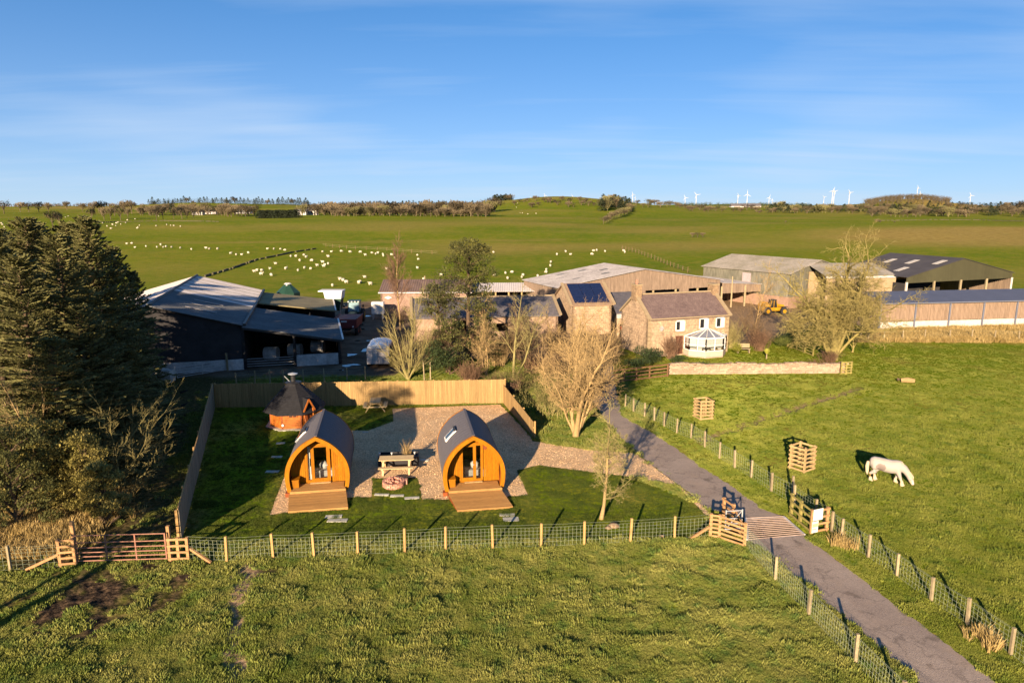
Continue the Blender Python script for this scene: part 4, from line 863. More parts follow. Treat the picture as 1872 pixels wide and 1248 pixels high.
def cattle_grid():
    P = [Vector((*p, 0)) for p in GRID_P]; TL, TR, BR, BL = P; t = thing('cattle_grid', 'steel bar cattle grid set across the lane', 'cattle grid', tuple(BL))
    o = BL; n = 12
    for i in range(n):
        u = i / (n - 1); a = BL.lerp(TL, u) - o; b = BR.lerp(TR, u) - o; mb = MB(); mb.tube([a + Vector((0, 0, .02)), b + Vector((0, 0, .02))], .024, 6); mb.build('bar', m_gridbar, t)
    for a, b in ((BL, TL), (BR, TR)): mb = MB(); mb.beam(a - o + Vector((0, 0, -.02)), b - o + Vector((0, 0, -.02)), .12, .1); mb.build('edge_beam', m_greyconc, t)
    for a, b in ((BL, BR), (TL, TR)): mb = MB(); mb.beam(a - o + Vector((0, 0, -.18)), b - o + Vector((0, 0, -.18)), .08, .38); mb.build('pit_wall', m_greyconc, t)
    for u in (.33, .66): mb = MB(); mb.beam(BL.lerp(BR, u) - o + Vector((0, 0, -.08)), TL.lerp(TR, u) - o + Vector((0, 0, -.08)), .1, .12); mb.build('support_beam', m_dark, t)
m_gridbar = M('worn_grid_steel', (.30, .22, .18), rough=.6, var=.2, scale=3)
cattle_grid()
# farm gate on the left
def farm_gate():
    a = Vector((*G(140, 1031), 0)); b = Vector((*G(308, 1026), 0)); t = thing('field_gate', 'wide rusty red tubular field gate between two short rail fences', 'gate', (a.x, a.y, .12)); L = (b - a).length; t.rotation_euler = (0, 0, math.atan2(b.y - a.y, b.x - a.x))
    for z in (.02, .20, .38, .58, .80, 1.10): mb = MB(); mb.tube([(0.05, 0, z), (L - .05, 0, z)], .022, 6); mb.build('bar', m_redgate, t)
    for x in (.05, L * .34, L * .66, L - .05): mb = MB(); mb.beam((x, 0, 0), (x, 0, 1.12), .05, .04, up=(0, 1, 0)); mb.build('upright', m_redgate, t)
farm_gate()
rail_panel('rail_fence', 'short timber rail fence left of the rusty field gate', 'fence', g((112, 1035), (139, 1032)), 1.15, 5, m_rail)
rail_panel('rail_fence', 'short rail fence right of the rusty field gate, by the board fence', 'fence', g((312, 1026), (328, 1025), (345, 1024)), 1.0, 4, m_rail)
for px, py, h_, lb in ((137, 1030, 1.75, 'tall pale gate post left of the rusty field gate'), (310, 1024, 1.45, 'tall gate post at the right end of the rusty field gate')):
    c = G(px, py); mb = MB(); mb.box((0, 0, h_ / 2), (.12, .12, h_)); o = mb.build('gate_post', m_rail); o.location = (c[0], c[1] + .12, 0); tag(o, lb, 'post')
for (a, b), lb in ((((345, 1022), (386, 1030)), 'sloping strut bracing the wire fence right of the field gate'), (((110, 1036), (48, 1043)), 'long sloping strut bracing the old fence left of the field gate')):
    A = G(*a); B = G(*b); t = thing('fence_strut', lb, 'strut', (*A, 0)); mb = MB(); mb.beam((0, 0, .55), (B[0] - A[0], B[1] - A[1], .05), .09); mb.build('beam', m_rail, t)
# brown rail fence and garden wall
rail_panel('rail_fence', 'dark brown post and rail fence at the left end of the garden wall', 'fence', g((1115, 700), (1141, 697), (1163, 695), (1187, 692), (1220, 688)), 1.1, 4, m_brownrail, rh=.11)
rail_panel('rail_fence', 'small ochre rail hurdle at the right end of the garden wall', 'fence', g((1537, 684), (1546, 684), (1555, 683)), 1.1, 5, m_oldrail, rh=.10)
rail_panel('rail_fence', 'pale post and rail fence crossing the farmhouse garden', 'fence', g((1440, 634), (1456, 639), (1471, 645), (1486, 651)), 1.0, 4, m_oldrail, rh=.09)
rail_panel('rail_fence', 'old rail fence running from the big tree toward the bank', 'fence', g((1548, 604), (1560, 610), (1573, 616), (1587, 622)), 1.2, 3, m_post, rh=.09)
wire_fence('wire fence along the top of the meadow below the straw coloured bank', g((1587, 624), (1615, 623), (1650, 622), (1690, 621), (1736, 621), (1776, 621), (1818, 622), (1862, 623), (1910, 624)), h=1.0, wr=.004, vstep=2)

def garden_wall():
    A = Vector((13.35, 57.4, 0)); B = Vector((28.5, 57.8, 0)); L = (B - A).length; t = thing('garden_wall', 'low sunlit drystone garden wall in front of the farmhouse', 'wall', tuple(A), math.atan2(B.y - A.y, B.x - A.x))
    r = random.Random(4); core = MB(); core.box((L / 2, .18, .38), (L, .30, .80)); core.build('core', m_wallstone, t)
    n = 0; me = []
    for k in range(4):
        mb = MB(); mb.box((0, 0, 0), (1, 1, 1)); vs = [(x * (.9 + .2 * r.random()), y, z * (.85 + .25 * r.random())) for x, y, z in mb.v]; mb.v = vs; me.append(mb.mesh('stone', m_ws[k % 3]))
    rest = MB(); z = 0.0
    for row in range(5):
        h = (.17, .16, .16, .14, .13)[row]; x = 0.0
        while x < L:
            w_ = r.uniform(.14, .40) if row < 3 else r.uniform(.12, .3); zz = z + .035 * math.sin(x * 1.3) * row / 2
            if n < 240: inst('stone', r.choice(me), t, (x + w_ / 2, r.uniform(-.015, .03), zz + h / 2), (r.uniform(-.05, .05), r.uniform(-.06, .06), r.uniform(-.08, .08)), (w_ * .95, .2, h * r.uniform(.86, 1.0))); n += 1
            else: rest.box((x + w_ / 2, r.uniform(-.015, .03), zz + h / 2), (w_ * .95, .2, h * r.uniform(.86, 1.0)), ry=r.uniform(-.06, .06), rz=r.uniform(-.08, .08))
            x += w_
        z += h
    x = 0
    while x < L:
        w_ = r.uniform(.2, .45); rest.box((x + w_ / 2, .16, z + .055 + .07 * math.sin(x * 1.3) + r.uniform(-.045, .04)), (w_ * .95, .40, r.uniform(.09, .17)), rz=r.uniform(-.1, .1), ry=r.uniform(-.06, .06)); x += w_
    rest.build('upper_stones', m_wallstone, t, kind='stuff')
m_ws = [m_wallstone, M('wall_stone_pale', (.36, .27, .19), var=.2, scale=5, rough=.95, rnd=.12), M('wall_stone_pink', (.33, .23, .165), var=.2, scale=5, rough=.95, rnd=.12)]
garden_wall()

# ------------------------------------------------------------------ tree guards in the meadow
def tree_guard(px, py, rz, label, s=.62, h=1.42):
    c = G(px, py); t = thing('tree_guard', label, 'tree guard', (c[0], c[1], 0), rz, 'wooden tree guards')
    for a in (-1, 1):
        for b in (-1, 1): mb = MB(); mb.box((a * s, b * s, h / 2), (.09, .09, h)); mb.build('post', m_pale, t)
    for k in range(6):
        z = .14 + k * .235
        for a in (-1, 1):
            mb = MB(); mb.box((0, a * (s + .055), z), (2 * s + .22, .025, .10)); mb.build('slat', m_pale, t); mb = MB(); mb.box((a * (s + .055), 0, z), (.025, 2 * s + .16, .10)); mb.build('slat', m_pale, t)
    mb = MB(); mb.tube([(0, 0, 0), (.03, 0, .8), (0, .02, 1.3)], [.03, .025, .01], 5); mb.build('sapling_stem', m_barkpale, t)
tree_guard(1465, 858, R(35), 'slatted timber tree guard nearer the horse', .42)
tree_guard(1285, 765, R(14), 'slatted timber tree guard farther away, right of the lane fence', .41, 1.34)
c = at(1659, 700); t = thing('log', 'pale weathered log lying in the meadow beyond the horse', 'log', c, R(-20)); mb = MB(); mb.tube([(-.5, 0, .16), (0, .03, .22), (.5, 0, .2)], [.17, .22, .16], 9); mb.build('trunk', m_barkpale, t)
mb = MB(); mb.tube([(-.6, .05, .15), (-.75, .1, .3)], [.14, .05], 6); mb.build('broken_end', m_barkdark, t)
# ------------------------------------------------------------------ farm buildings
V = Vector
def v3(p, z=0): return Vector((p[0], p[1], z))
def wallp(t, name, A, B, z0, z1, mat, th=.2, zb=None, world=True, kind=None, label=None):
    """upright wall from A to B; zb = top height at B if it differs"""
    A, B = v3(A), v3(B); d = (B - A).normalized(); n = Vector((-d.y, d.x, 0)) * th; zb = z1 if zb is None else zb
    mb = MB(); mb.prism([A + V((0, 0, z0)), B + V((0, 0, z0)), B + V((0, 0, zb)), A + V((0, 0, z1))], n)
    return mb.build(name, mat, t, world=world, kind=kind, label=label)
def gable(t, name, A, B, z0, eave, ridge, mat, th=.2, label=None):
    A, B = v3(A), v3(B); d = (B - A).normalized(); n = Vector((-d.y, d.x, 0)) * th; m = (A + B) / 2
    mb = MB(); mb.prism([A + V((0, 0, z0)), B + V((0, 0, z0)), B + V((0, 0, eave)), m + V((0, 0, ridge)), A + V((0, 0, eave))], n); return mb.build(name, mat, t, world=True, label=label)
def boards(t, name, A, B, z0, top, mat, bw=.2, gap=.03, off=.03, seed=0, rnd=.02, stuff=True):
    """vertical cladding boards as real boards on the outer (right hand) side of A-B"""
    A, B = v3(A), v3(B); d = (B - A); L = d.length; d /= L; n = Vector((d.y, -d.x, 0)); r = random.Random(seed); mb = MB(); k = int(L / bw)
    for i in range(k):
        u0 = i / k; u1 = (i + 1) / k - gap / L; zt0 = top(u0) if callable(top) else top; zt1 = top(u1) if callable(top) else top; o = n * (off + r.uniform(0, .012)); zz = z0 + r.uniform(-rnd, rnd)
        a = A.lerp(B, u0) + o; b = A.lerp(B, u1) + o; mb.prism([a + V((0, 0, zz)), b + V((0, 0, zz)), b + V((0, 0, zt1)), a + V((0, 0, zt0))], -n * .022)
    return mb.build(name, mat, t, world=True, kind='stuff' if stuff else None)
def roofq(t, name, a, b, c, d, mat, corr=None, th=.1):
    mb = MB()
    if corr: mb.corr(a, b, c, d, corr, .04, .05)
    else: mb.slab(V(a), V(b), V(c), V(d), th)
    return mb.build(name, mat, t, world=True)
def P2(o, a, ax, b=0, bx=(0, 0)): return (o[0] + a * ax[0] + b * bx[0], o[1] + a * ax[1] + b * bx[1])

# --- left: big black shed with lean-to and a mossy roofed shed behind
def left_barn():
    al = (-.274, .962); nl = (-.962, -.274); E0 = (-23.5, 59.15); L = 26.3; w = 7.1; ev, rd = 3.95, 5.9
    t = thing('farm_shed', 'big black clad shed with a half sunlit sheeted roof, behind the conifers', 'shed', (*E0, 0))
    R0 = P2(E0, w, nl); F0 = P2(E0, 2 * w, nl)
    E1, R1, F1 = (P2(p, L, al) for p in (E0, R0, F0))
    gable(t, 'front_gable_wall', F0, E0, .95, ev, rd, m_blackclad, .15); wallp(t, 'side_wall', E1, E0, 0, ev, m_blackclad, .15); wallp(t, 'side_wall', F0, F1, 0, ev, m_blackclad, .15); gable(t, 'rear_gable_wall', E1, F1, 0, ev, rd, m_blackclad, .15)
    wallp(t, 'concrete_base', P2(F0, .05, (0, -1)), P2(E0, .05, (0, -1)), 0, .95, m_greyconc, .2)
    o = .35
    def up(p, z): return (p[0], p[1], z)
    E0o, R0o, F0o = (P2(p, -o, al) for p in (E0, R0, F0)); E0e = P2(E0o, -.3, nl); E1e = P2(E1, -.3, nl)
    # right slope: tree shade coloured in as darker near sheets, sunlit far sheets paler
    def lerp(a, b, u): return tuple(x + (y - x) * u for x, y in zip(a, b))
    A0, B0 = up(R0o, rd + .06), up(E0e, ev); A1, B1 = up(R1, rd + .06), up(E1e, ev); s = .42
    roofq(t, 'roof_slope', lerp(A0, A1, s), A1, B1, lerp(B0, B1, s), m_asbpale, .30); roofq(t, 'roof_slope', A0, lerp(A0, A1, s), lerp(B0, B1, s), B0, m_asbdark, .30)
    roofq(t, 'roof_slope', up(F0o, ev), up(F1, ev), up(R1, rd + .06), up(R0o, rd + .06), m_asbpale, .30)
    mb = MB(); mb.tube([V(A0) + V((0, 0, .06)), V(A1) + V((0, 0, .06))], .12, 8); mb.build('ridge_cap', m_asbdark, t, world=True)
    mb = MB(); mb.beam(V(B0) + V((0, 0, .08)), V(B1) + V((0, 0, .08)), .22, .2); mb.build('valley_gutter', m_blackmetal, t, world=True)
    for k in range(3):
        u0 = .12 + k * .09
        a = lerp(lerp(A0, A1, u0), lerp(B0, B1, u0), .32); b = lerp(lerp(A0, A1, u0), lerp(B0, B1, u0), .66); mb = MB(); mb.beam(V(a) + V((0, 0, .075)), V(b) + V((0, 0, .075)), .34, .02); mb.build('roof_light', m_asb, t, world=True)
    for k in range(6):        # lapping lines of the pale sheets
        u = s + .06 + k * .1; a = lerp(A0, A1, u); b = lerp(B0, B1, u); mb = MB(); mb.beam(V(a) + V((0, 0, .07)), V(b) + V((0, 0, .07)), .09, .03); mb.build('sheet_lap', m_asbdark, t, world=True)
    # lean-to, open at the front
    t = thing('lean_to_shed', 'open fronted dark lean-to with a white concrete block wall, beside the black shed', 'shed', (*E0, 0)); nr = (.962, .274); wl = 8.1; LL = 11.6; A = P2(E0, .12, nr); B = P2(A, wl, nr); C = P2(B, LL, al); D = P2(A, LL, al)
    Ao, Bo = P2(A, -.5, al), P2(P2(B, .3, nr), -.5, al)
    roofq(t, 'roof', up(Ao, 3.86), up(D, 3.86), up(P2(C, .3, nr), 2.3), up(Bo, 2.3), m_asbdark, .30)
    mb = MB(); mb.beam(up(Bo, 2.36), up(P2(C, .3, nr), 2.36), .16, .07); mb.build('white_verge', m_white, t, world=True)
    mb = MB(); mb.beam(up(Ao, 3.72), up(Bo, 2.16), .1, .18); mb.build('front_fascia', m_blackmetal, t, world=True)
    for u in (.0, .52, 1.0): q = P2(A, wl * u, nr); mb = MB(); mb.box((q[0], q[1], (3.7 - 1.5 * u) / 2), (.2, .2, 3.7 - 1.5 * u)); mb.build('post', m_blackmetal, t, world=True)
    wallp(t, 'rear_wall', C, D, 0, 2.3, m_blackclad, .15, 3.8); wallp(t, 'side_wall', B, P2(B, LL, al), 0, 2.25, m_blackclad, .12)
    wallp(t, 'concrete_block_wall', P2(A, wl * .53, nr), P2(A, wl * .98, nr), 0, 1.0, m_greyconc, .3)
    for k in range(4): z = .25 + k * .22; mb = MB(); mb.beam((*P2(A, .15, nr), z), (*P2(A, wl * .5, nr), z), .04, .04); mb.build('feed_rail', m_steel, t, world=True)
    for k in range(3): q = P2(P2(A, 2 + k * 2.1, nr), 3.5 + k, al); mb = MB(); mb.tube([(q[0] - .6, q[1], .62), (q[0] + .6, q[1], .62)], .6, 14); o_ = mb.build('round_bale', m_greyconc, None); tag(o_, ('round silage bale in the shade of the lean-to, by the black shed', 'middle silage bale in the dark lean-to', 'silage bale in the lean-to above the white block wall')[k], 'bale', 'bales in the lean-to')
    # mossy roofed shed behind
    t = thing('farm_shed', 'shed with a mossy tan roof catching the sun, behind the dark lean-to', 'shed', (-27.9, 74.6, 0)); A = (-27.7, 74.4); B = P2(A, 8.3, nr); C = P2(B, 10, al); D = P2(A, 10, al)
    roofq(t, 'roof', up(A, 3.8), up(D, 3.8), up(C, 2.6), up(B, 2.6), m_tanroof, None, .12)
    mb = MB(); mb.beam(up(B, 2.66), up(C, 2.66), .14, .10); mb.build('white_verge', m_white, t, world=True)
    for u in (.0, .33, .66, .98): q = P2(P2(A, .1, al), 8.3 * u, nr); mb = MB(); mb.box((q[0], q[1], 1.25), (.16, .16, 2.5)); mb.build('post', m_blackmetal, t, world=True)
    wallp(t, 'rear_wall', C, D, 0, 2.5, m_blackclad, .15, 3.7); wallp(t, 'side_wall', P2(A, .5, al), D, 0, 3.6, m_blackclad, .15)
    for k in range(4): z = .4 + k * .3; mb = MB(); mb.beam((*P2(A, .2, nr), z), (*P2(A, 8, nr), z), .05, .05); mb.build('rail', m_steel, t, world=True)
left_barn()
c = at(531, 560); t = thing('feed_silo', 'green hopper bin poking above the sheds on the left', 'silo', (-28.6, 88, 0))
mb = MB(); mb.tube([(0, 0, 0.8), (0, 0, 1.8), (0, 0, 3.3), (0, 0, 4.35)], [.4, 1.5, 1.5, .35], 8); mb.build('hopper', m_green, t); mb = MB(); mb.tube([(0, 0, 4.35), (0, 0, 4.5)], [.5, .3], 8); mb.build('lid', m_asbpale, t)
for k in range(4): a = R(45 + 90 * k); mb = MB(); mb.beam((1.3 * math.cos(a), 1.3 * math.sin(a), 0), (1.3 * math.cos(a), 1.3 * math.sin(a), 2), .12); mb.build('leg', m_steel, t)
mb = MB(); mb.beam((0, -1.5, 2.0), (0, -.42, 4.3), .16, .05); mb.build('ladder', m_white, t)

# --- generic gabled building with the ridge roughly across the view
def long_house(t, A, B, depth, ev, rd, wallm, roofm, corr=None, over=.25, th=.25, gable_m=None, openings=(), ev_back=None):
    """A-B is the near wall seen from the camera, left to right; depth away from it"""
    A2, B2 = V(A), V(B); d = (B2 - A2).normalized(); n = V((-d.y, d.x)); C = B2 + n * depth; D = A2 + n * depth; L = (B2 - A2).length
    edges = [0.0]; 
    ops = sorted(openings)
    x = 0.0
    for (a, b, z0, z1) in ops:
        if a > x: wallp(t, 'front_wall', A2 + d * x, A2 + d * a, 0, ev, wallm, th)
        if z0 > 0: wallp(t, 'front_wall', A2 + d * a, A2 + d * b, 0, z0, wallm, th)
        if z1 < ev: wallp(t, 'front_wall', A2 + d * a, A2 + d * b, z1, ev, wallm, th)
        x = b
    if x < L: wallp(t, 'front_wall', A2 + d * x, B2, 0, ev, wallm, th)
    wallp(t, 'rear_wall', C, D, 0, ev, wallm, th)
    gable(t, 'gable_wall', D, A2, 0, ev, rd, gable_m or wallm, th); gable(t, 'gable_wall', B2, C, 0, ev, rd, gable_m or wallm, th)
    k = (rd - ev) / (depth / 2); ml = (A2 + D) / 2 - d * over; mr = (B2 + C) / 2 + d * over; al = A2 - d * over - n * over; ar = B2 + d * over - n * over; dl = D - d * over + n * over; dr = C + d * over + n * over; ze = ev - k * over + .06
    roofq(t, 'roof_slope', (*ml, rd + .08), (*mr, rd + .08), (*ar, ze), (*al, ze), roofm, corr); roofq(t, 'roof_slope', (*dl, ze), (*dr, ze), (*mr, rd + .08), (*ml, rd + .08), roofm, corr)
    return d, n, ml, mr, al, ar, L
# long stone sheds in the middle
t = thing('stone_barn', 'long brown stone barn with a red-brown sheeted roof, left behind the birch', 'barn', (-17.2, 90, 0))
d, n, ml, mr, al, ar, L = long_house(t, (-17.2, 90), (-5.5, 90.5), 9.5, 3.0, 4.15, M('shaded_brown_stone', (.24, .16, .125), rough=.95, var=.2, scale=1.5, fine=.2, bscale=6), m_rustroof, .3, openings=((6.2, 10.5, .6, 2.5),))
mb = MB(); mb.beam((*al, 3.0), (*ar, 3.0), .14, .14); mb.build('gutter', m_asbpale, t, world=True)
mb = MB(); mb.prism([(-16.7, 89.93, 2.35), (-16.2, 89.93, 2.15), (-15.7, 89.93, 2.35), (-16.2, 89.93, 2.55)], (0, -.04, 0)); mb.build('white_sign', m_white, t, world=True)
t = thing('open_shed', 'long low open shed with a pale sheeted roof, right of the pine', 'shed', (-5.9, 94, 0))
roofq(t, 'roof', (-6.1, 97.4, 3.45), (5.2, 98.2, 3.45), (5.2, 93.6, 2.75), (-6.1, 93.0, 2.75), m_asbpale, .3)
for k in range(7): u = k / 6; mb = MB(); mb.box((-5.8 + 10.7 * u, 93.6 + .6 * u, 1.35), (.2, .2, 2.7)); mb.build('post', m_pale, t, world=True)
wallp(t, 'rear_wall', (5, 98), (-6, 97.2), 0, 3.3, m_blackclad, .2)
for z in (.5, .9, 1.3): mb = MB(); mb.beam((-5.8, 93.7, z), (4.9, 94.3, z), .05, .08); mb.build('rail', m_post, t, world=True)
t = thing('stone_barn', 'lower stone barn with dull slate roof, behind the pine and bare trees', 'barn', (-10.4, 72.4, 0))
d, n, ml, mr, al, ar, L = long_house(t, (-10.4, 72.3), (5.0, 74.4), 8.5, 2.5, 4.0, M('brown_stone', (.27, .185, .13), rough=.95, var=.25, scale=1.5, fine=.2, bscale=6), m_slategrey, None, openings=((4, 5.6, 0, 2.1), (8.5, 10, .8, 1.7)))
mb = MB(); mb.beam((*ml, 4.1), (*mr, 4.1), .22, .12); mb.build('ridge_stones', m_quoin, t, world=True)
for q in (ml, al), (mr, ar): mb = MB(); mb.beam((*q[0], 4.16), (*q[1], 2.55), .3, .14); mb.build('verge_coping', m_quoin, t, world=True)
wallp(t, 'garden_screen_wall', (-2.5, 66.5), (6, 69), 0, 1.2, MATS['brown_stone'], .35)
t = thing('solar_barn', 'sandstone barn with dark solar panels on its roof', 'barn', (6.6, 76.3, 0))
d, n, ml, mr, al, ar, L = long_house(t, (6.7, 75.6), (11.1, 76.5), 7.4, 3.45, 5.3, m_housestone, M('brown_slate', (.22, .15, .10), rough=.9, var=.2, scale=2, fine=.2), None)
for q in (ml, al), (mr, ar): mb = MB(); mb.beam((*q[0], 5.4), (*q[1], 3.42), .32, .16); mb.build('verge_coping', m_quoin, t, world=True)
m_pv = M('solar_cell', (.010, .016, .05), rough=.25, var=.2, spec=.5)
for i in range(3):
    for j in range(3):
        u0, u1 = .10 + i * .27, .10 + i * .27 + .262; w0, w1 = .06 + j * .29, .06 + j * .29 + .275
        def rp_(u, w_): a = V((*ml, 5.38)).lerp(V((*mr, 5.38)), u); b = V((*al, 3.40)).lerp(V((*ar, 3.40)), u); return a.lerp(b, w_) + V((0, -.03, .10))
        mb = MB(); mb.slab(rp_(u0, w0), rp_(u1, w0), rp_(u1, w1), rp_(u0, w1), .05); p_ = mb.build('solar_panel', m_pv, t, world=True)
        mb = MB()
        for a_, b_ in (((u0, w1), (u1, w1)), ((u0, w0), (u0, w1))): mb.beam(rp_(*a_) + V((0, 0, .01)), rp_(*b_) + V((0, 0, .01)), .04, .02)
        mb.build('frame', m_steel, p_) if False else None
t = thing('link_barn', 'grey slate roofed cart shed between the solar barn and the farmhouse', 'barn', (11.3, 77, 0))
wallp(t, 'rear_wall', (15, 82.5), (11.2, 81.5), 0, 4.0, m_housestone, .3)
roofq(t, 'roof', (11.25, 80.6, 4.2), (15.2, 81.5, 4.2), (14.6, 74.4, 2.75), (11.25, 73.7, 2.75), m_slategrey, None)
for q in ((11.5, 74), (14.4, 74.7)): mb = MB(); mb.box((*q, 1.3), (.3, .3, 2.6)); mb.build('pillar', m_housestone, t, world=True)
mb = MB(); mb.beam((11.3, 73.8, 2.45), (14.6, 74.5, 2.45), .15, .5); mb.build('front_beam', m_asb, t, world=True)

# --- large timber barn in the centre
def centre_barn():
    al = (-.385, .923); nr = (.923, .385); A = (5.7, 87.2); L = 10.5; w = 12.75; t = thing('timber_barn', 'large timber clad barn with a pale grey roof behind the farmhouse', 'barn', (*A, 0)); ev, rd = 3.95, 5.85
    B = P2(A, 2 * w, nr); M_ = P2(A, w, nr); A1, B1, M1 = (P2(p, L, al) for p in (A, B, M_)); Ao, Bo, Mo = (P2(p, -.35, al) for p in (A, B, M_))
    def top(u): return ev + (rd - ev) * (1 - abs(2 * u - 1)) + .0
    # cladding in strips between the openings
    ops = [(10.2, 12.2), (13.2, 18.6), (20.2, 23.4)]; x = 0; zs, zo = 1.9, 3.0
    d = nr; LW = 2 * w
    def strip(x0, x1, z0, z1=None):
        a, b = P2(A, x0, d), P2(A, x1, d); boards(t, 'cladding_boards', a, b, z0, (lambda u: top((x0 + (x1 - x0) * u) / LW)) if z1 is None else z1, m_pinkwood, .22, .012, .03, seed=int(x0 * 7))
    for a, b in ops:
        strip(x, a, 0); strip(a, b, zo); strip(a, b, 0, zs); x = b
    strip(x, LW, 0)
    # dark inside and steel frame
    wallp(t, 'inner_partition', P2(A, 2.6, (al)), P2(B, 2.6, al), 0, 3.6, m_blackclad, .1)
    for k in range(8): q = P2(P2(A, LW * k / 7, d), .25, al); mb = MB(); mb.box((*q, 1.9), (.25, .25, 3.8)); mb.build('post', m_post, t, world=True)
    wallp(t, 'side_wall', A1, A, 0, ev, m_pinkwood, .15); wallp(t, 'side_wall', B, B1, 0, ev, m_pinkwood, .15); gable(t, 'rear_gable_wall', B1, A1, 0, ev, rd, m_pinkwood, .15)
    k = .35
    roofq(t, 'roof_slope', (*Mo, rd + .08), (*M1, rd + .08), (*P2(A1, -k, nr), ev + .03), (*P2(Ao, -k, nr), ev + .03), m_asb, .35); roofq(t, 'roof_slope', (*P2(Bo, k, nr), ev + .03), (*P2(B1, k, nr), ev + .03), (*M1, rd + .08), (*Mo, rd + .08), m_asb, .35)
    for u, v_ in ((.25, .3), (.5, .2), (.75, .35), (.3, .62), (.55, .7), (.8, .6)):
        a = V((*Mo, rd + .08)).lerp(V((*M1, rd + .08)), u); b = V((*Ao, ev)).lerp(V((*A1, ev)), u); p = a.lerp(b, v_) + V((0, 0, .07)); q = a.lerp(b, v_ + .09) + V((0, 0, .07)); mb = MB(); mb.beam(p, q, .55, .03); mb.build('roof_light', m_asbdark, t, world=True)
    # lower open bay to the right
    t = thing('open_shed', 'open fronted lean-to with grey sheets right of the timber barn', 'shed', (*B, 0)); A = P2(B, .35, nr); B2 = P2(A, 8.3, nr)
    roofq(t, 'roof', (*P2(A, -.2, al), 3.55), (*P2(A, 10, al), 3.75), (*P2(B2, 9, al), 3.1), (*P2(B2, -.2, al), 3.0), m_asb, .35)
    boards(t, 'cladding_boards', A, B2, 2.0, lambda u: 3.5 - .5 * u, m_pinkwood, .22, .02, .03, seed=3)
    for u in (.0, .5, 1): q = P2(A, 8.3 * u, nr); mb = MB(); mb.box((*q, 1.5), (.22, .22, 3.0)); mb.build('post', m_post, t, world=True)
    wallp(t, 'rear_wall', P2(B2, 8, al), P2(A, 8, al), 0, 3.0, m_block, .2)
centre_barn()
for (px, py, h_, lb) in ((778, 565, 4.6, 'pale wooden pole standing in the field edge behind the brown stone barn'), (1336, 562, 4.4, 'grey wooden pole in front of the open lean-to by the timber barn')):
    c = at(px, py); mb = MB(); mb.tube([(0, 0, 0), (0, 0, h_)], [.13, .09], 7); o = mb.build('utility_pole', m_post); o.location = (c[0], c[1], 0); tag(o, lb, 'pole')
# --- weathered timber shed, cream walled shed, olive gabled shed
def green_shed():
    E1 = (30.1, 108.8); E2 = (38.6, 96.0); d = (.54, -.84); n = (.84, .54); t = thing('timber_shed', 'weathered green-grey timber shed with a mossy roof, left of the tall bare tree', 'shed', (*E2, 0)); L = math.dist(E1, E2)
    w = 6.6; ev, rd = 4.9, 6.5; R2, R1, F2, F1 = P2(E2, w, n), P2(E1, w, n), P2(E2, 2 * w, n), P2(E1, 2 * w, n)
    boards(t, 'cladding_boards', E1, E2, 1.6, ev, m_greywood, .25, .015, .04, 5); wallp(t, 'block_wall', E1, E2, 0, 1.75, m_block, .2)
    boards(t, 'cladding_boards', E2, F2, 1.6, lambda u: ev + (rd - ev) * (1 - abs(2 * u - 1)), m_greywood, .25, .015, .04, 6); wallp(t, 'block_wall', E2, F2, 0, 1.75, m_block, .2); wallp(t, 'rear_wall', F2, F1, 0, ev, m_greywood, .2); gable(t, 'gable_wall', F1, E1, 0, ev, rd, m_greywood, .2)
    k = .4; roofq(t, 'roof_slope', (*P2(R1, -.3, d), rd + .05), (*P2(R2, .3, d), rd + .05), (*P2(P2(E2, -k, n), .3, d), ev - .02), (*P2(P2(E1, -k, n), -.3, d), ev - .02), m_mossroof, .35)
    roofq(t, 'roof_slope', (*P2(P2(F1, k, n), -.3, d), ev - .02), (*P2(P2(F2, k, n), .3, d), ev - .02), (*P2(R2, .3, d), rd + .05), (*P2(R1, -.3, d), rd + .05), m_mossroof, .35)
    mb = MB(); q = P2(P2(E1, 8.3, d), -.07, n); mb.beam((*q, 2.1), (*q, 4.5), 1.5, .05, up=(d[1], -d[0], 0)); mb.build('patched_door', M('patched_boards', (.30, .25, .26), var=.2), t, world=True)
    t = thing('cream_shed', 'cream walled shed with white eaves, mostly hidden by the tall bare tree', 'shed', (42.4, 91.4, 0)); wallp(t, 'front_wall', (45.8, 93), (52.0, 93.6), 0, 4.6, m_cream, .2); wallp(t, 'front_wall', (42.2, 92.6), (43.2, 92.7), 0, 4.6, m_cream, .2); wallp(t, 'front_wall', (43.2, 92.7), (45.8, 93), 3.3, 4.6, m_cream, .2); wallp(t, 'rear_wall', (52, 99), (42, 98), 0, 5, m_cream, .2)
    mb = MB(); mb.beam((42, 92.4, 4.75), (52.1, 93.4, 4.75), .25, .25); mb.build('white_eaves', m_concrete, t, world=True); roofq(t, 'roof', (42, 99, 6.1), (52, 100, 6.1), (52.1, 93.3, 4.9), (42, 92.4, 4.9), m_mossroof, .35)
green_shed()
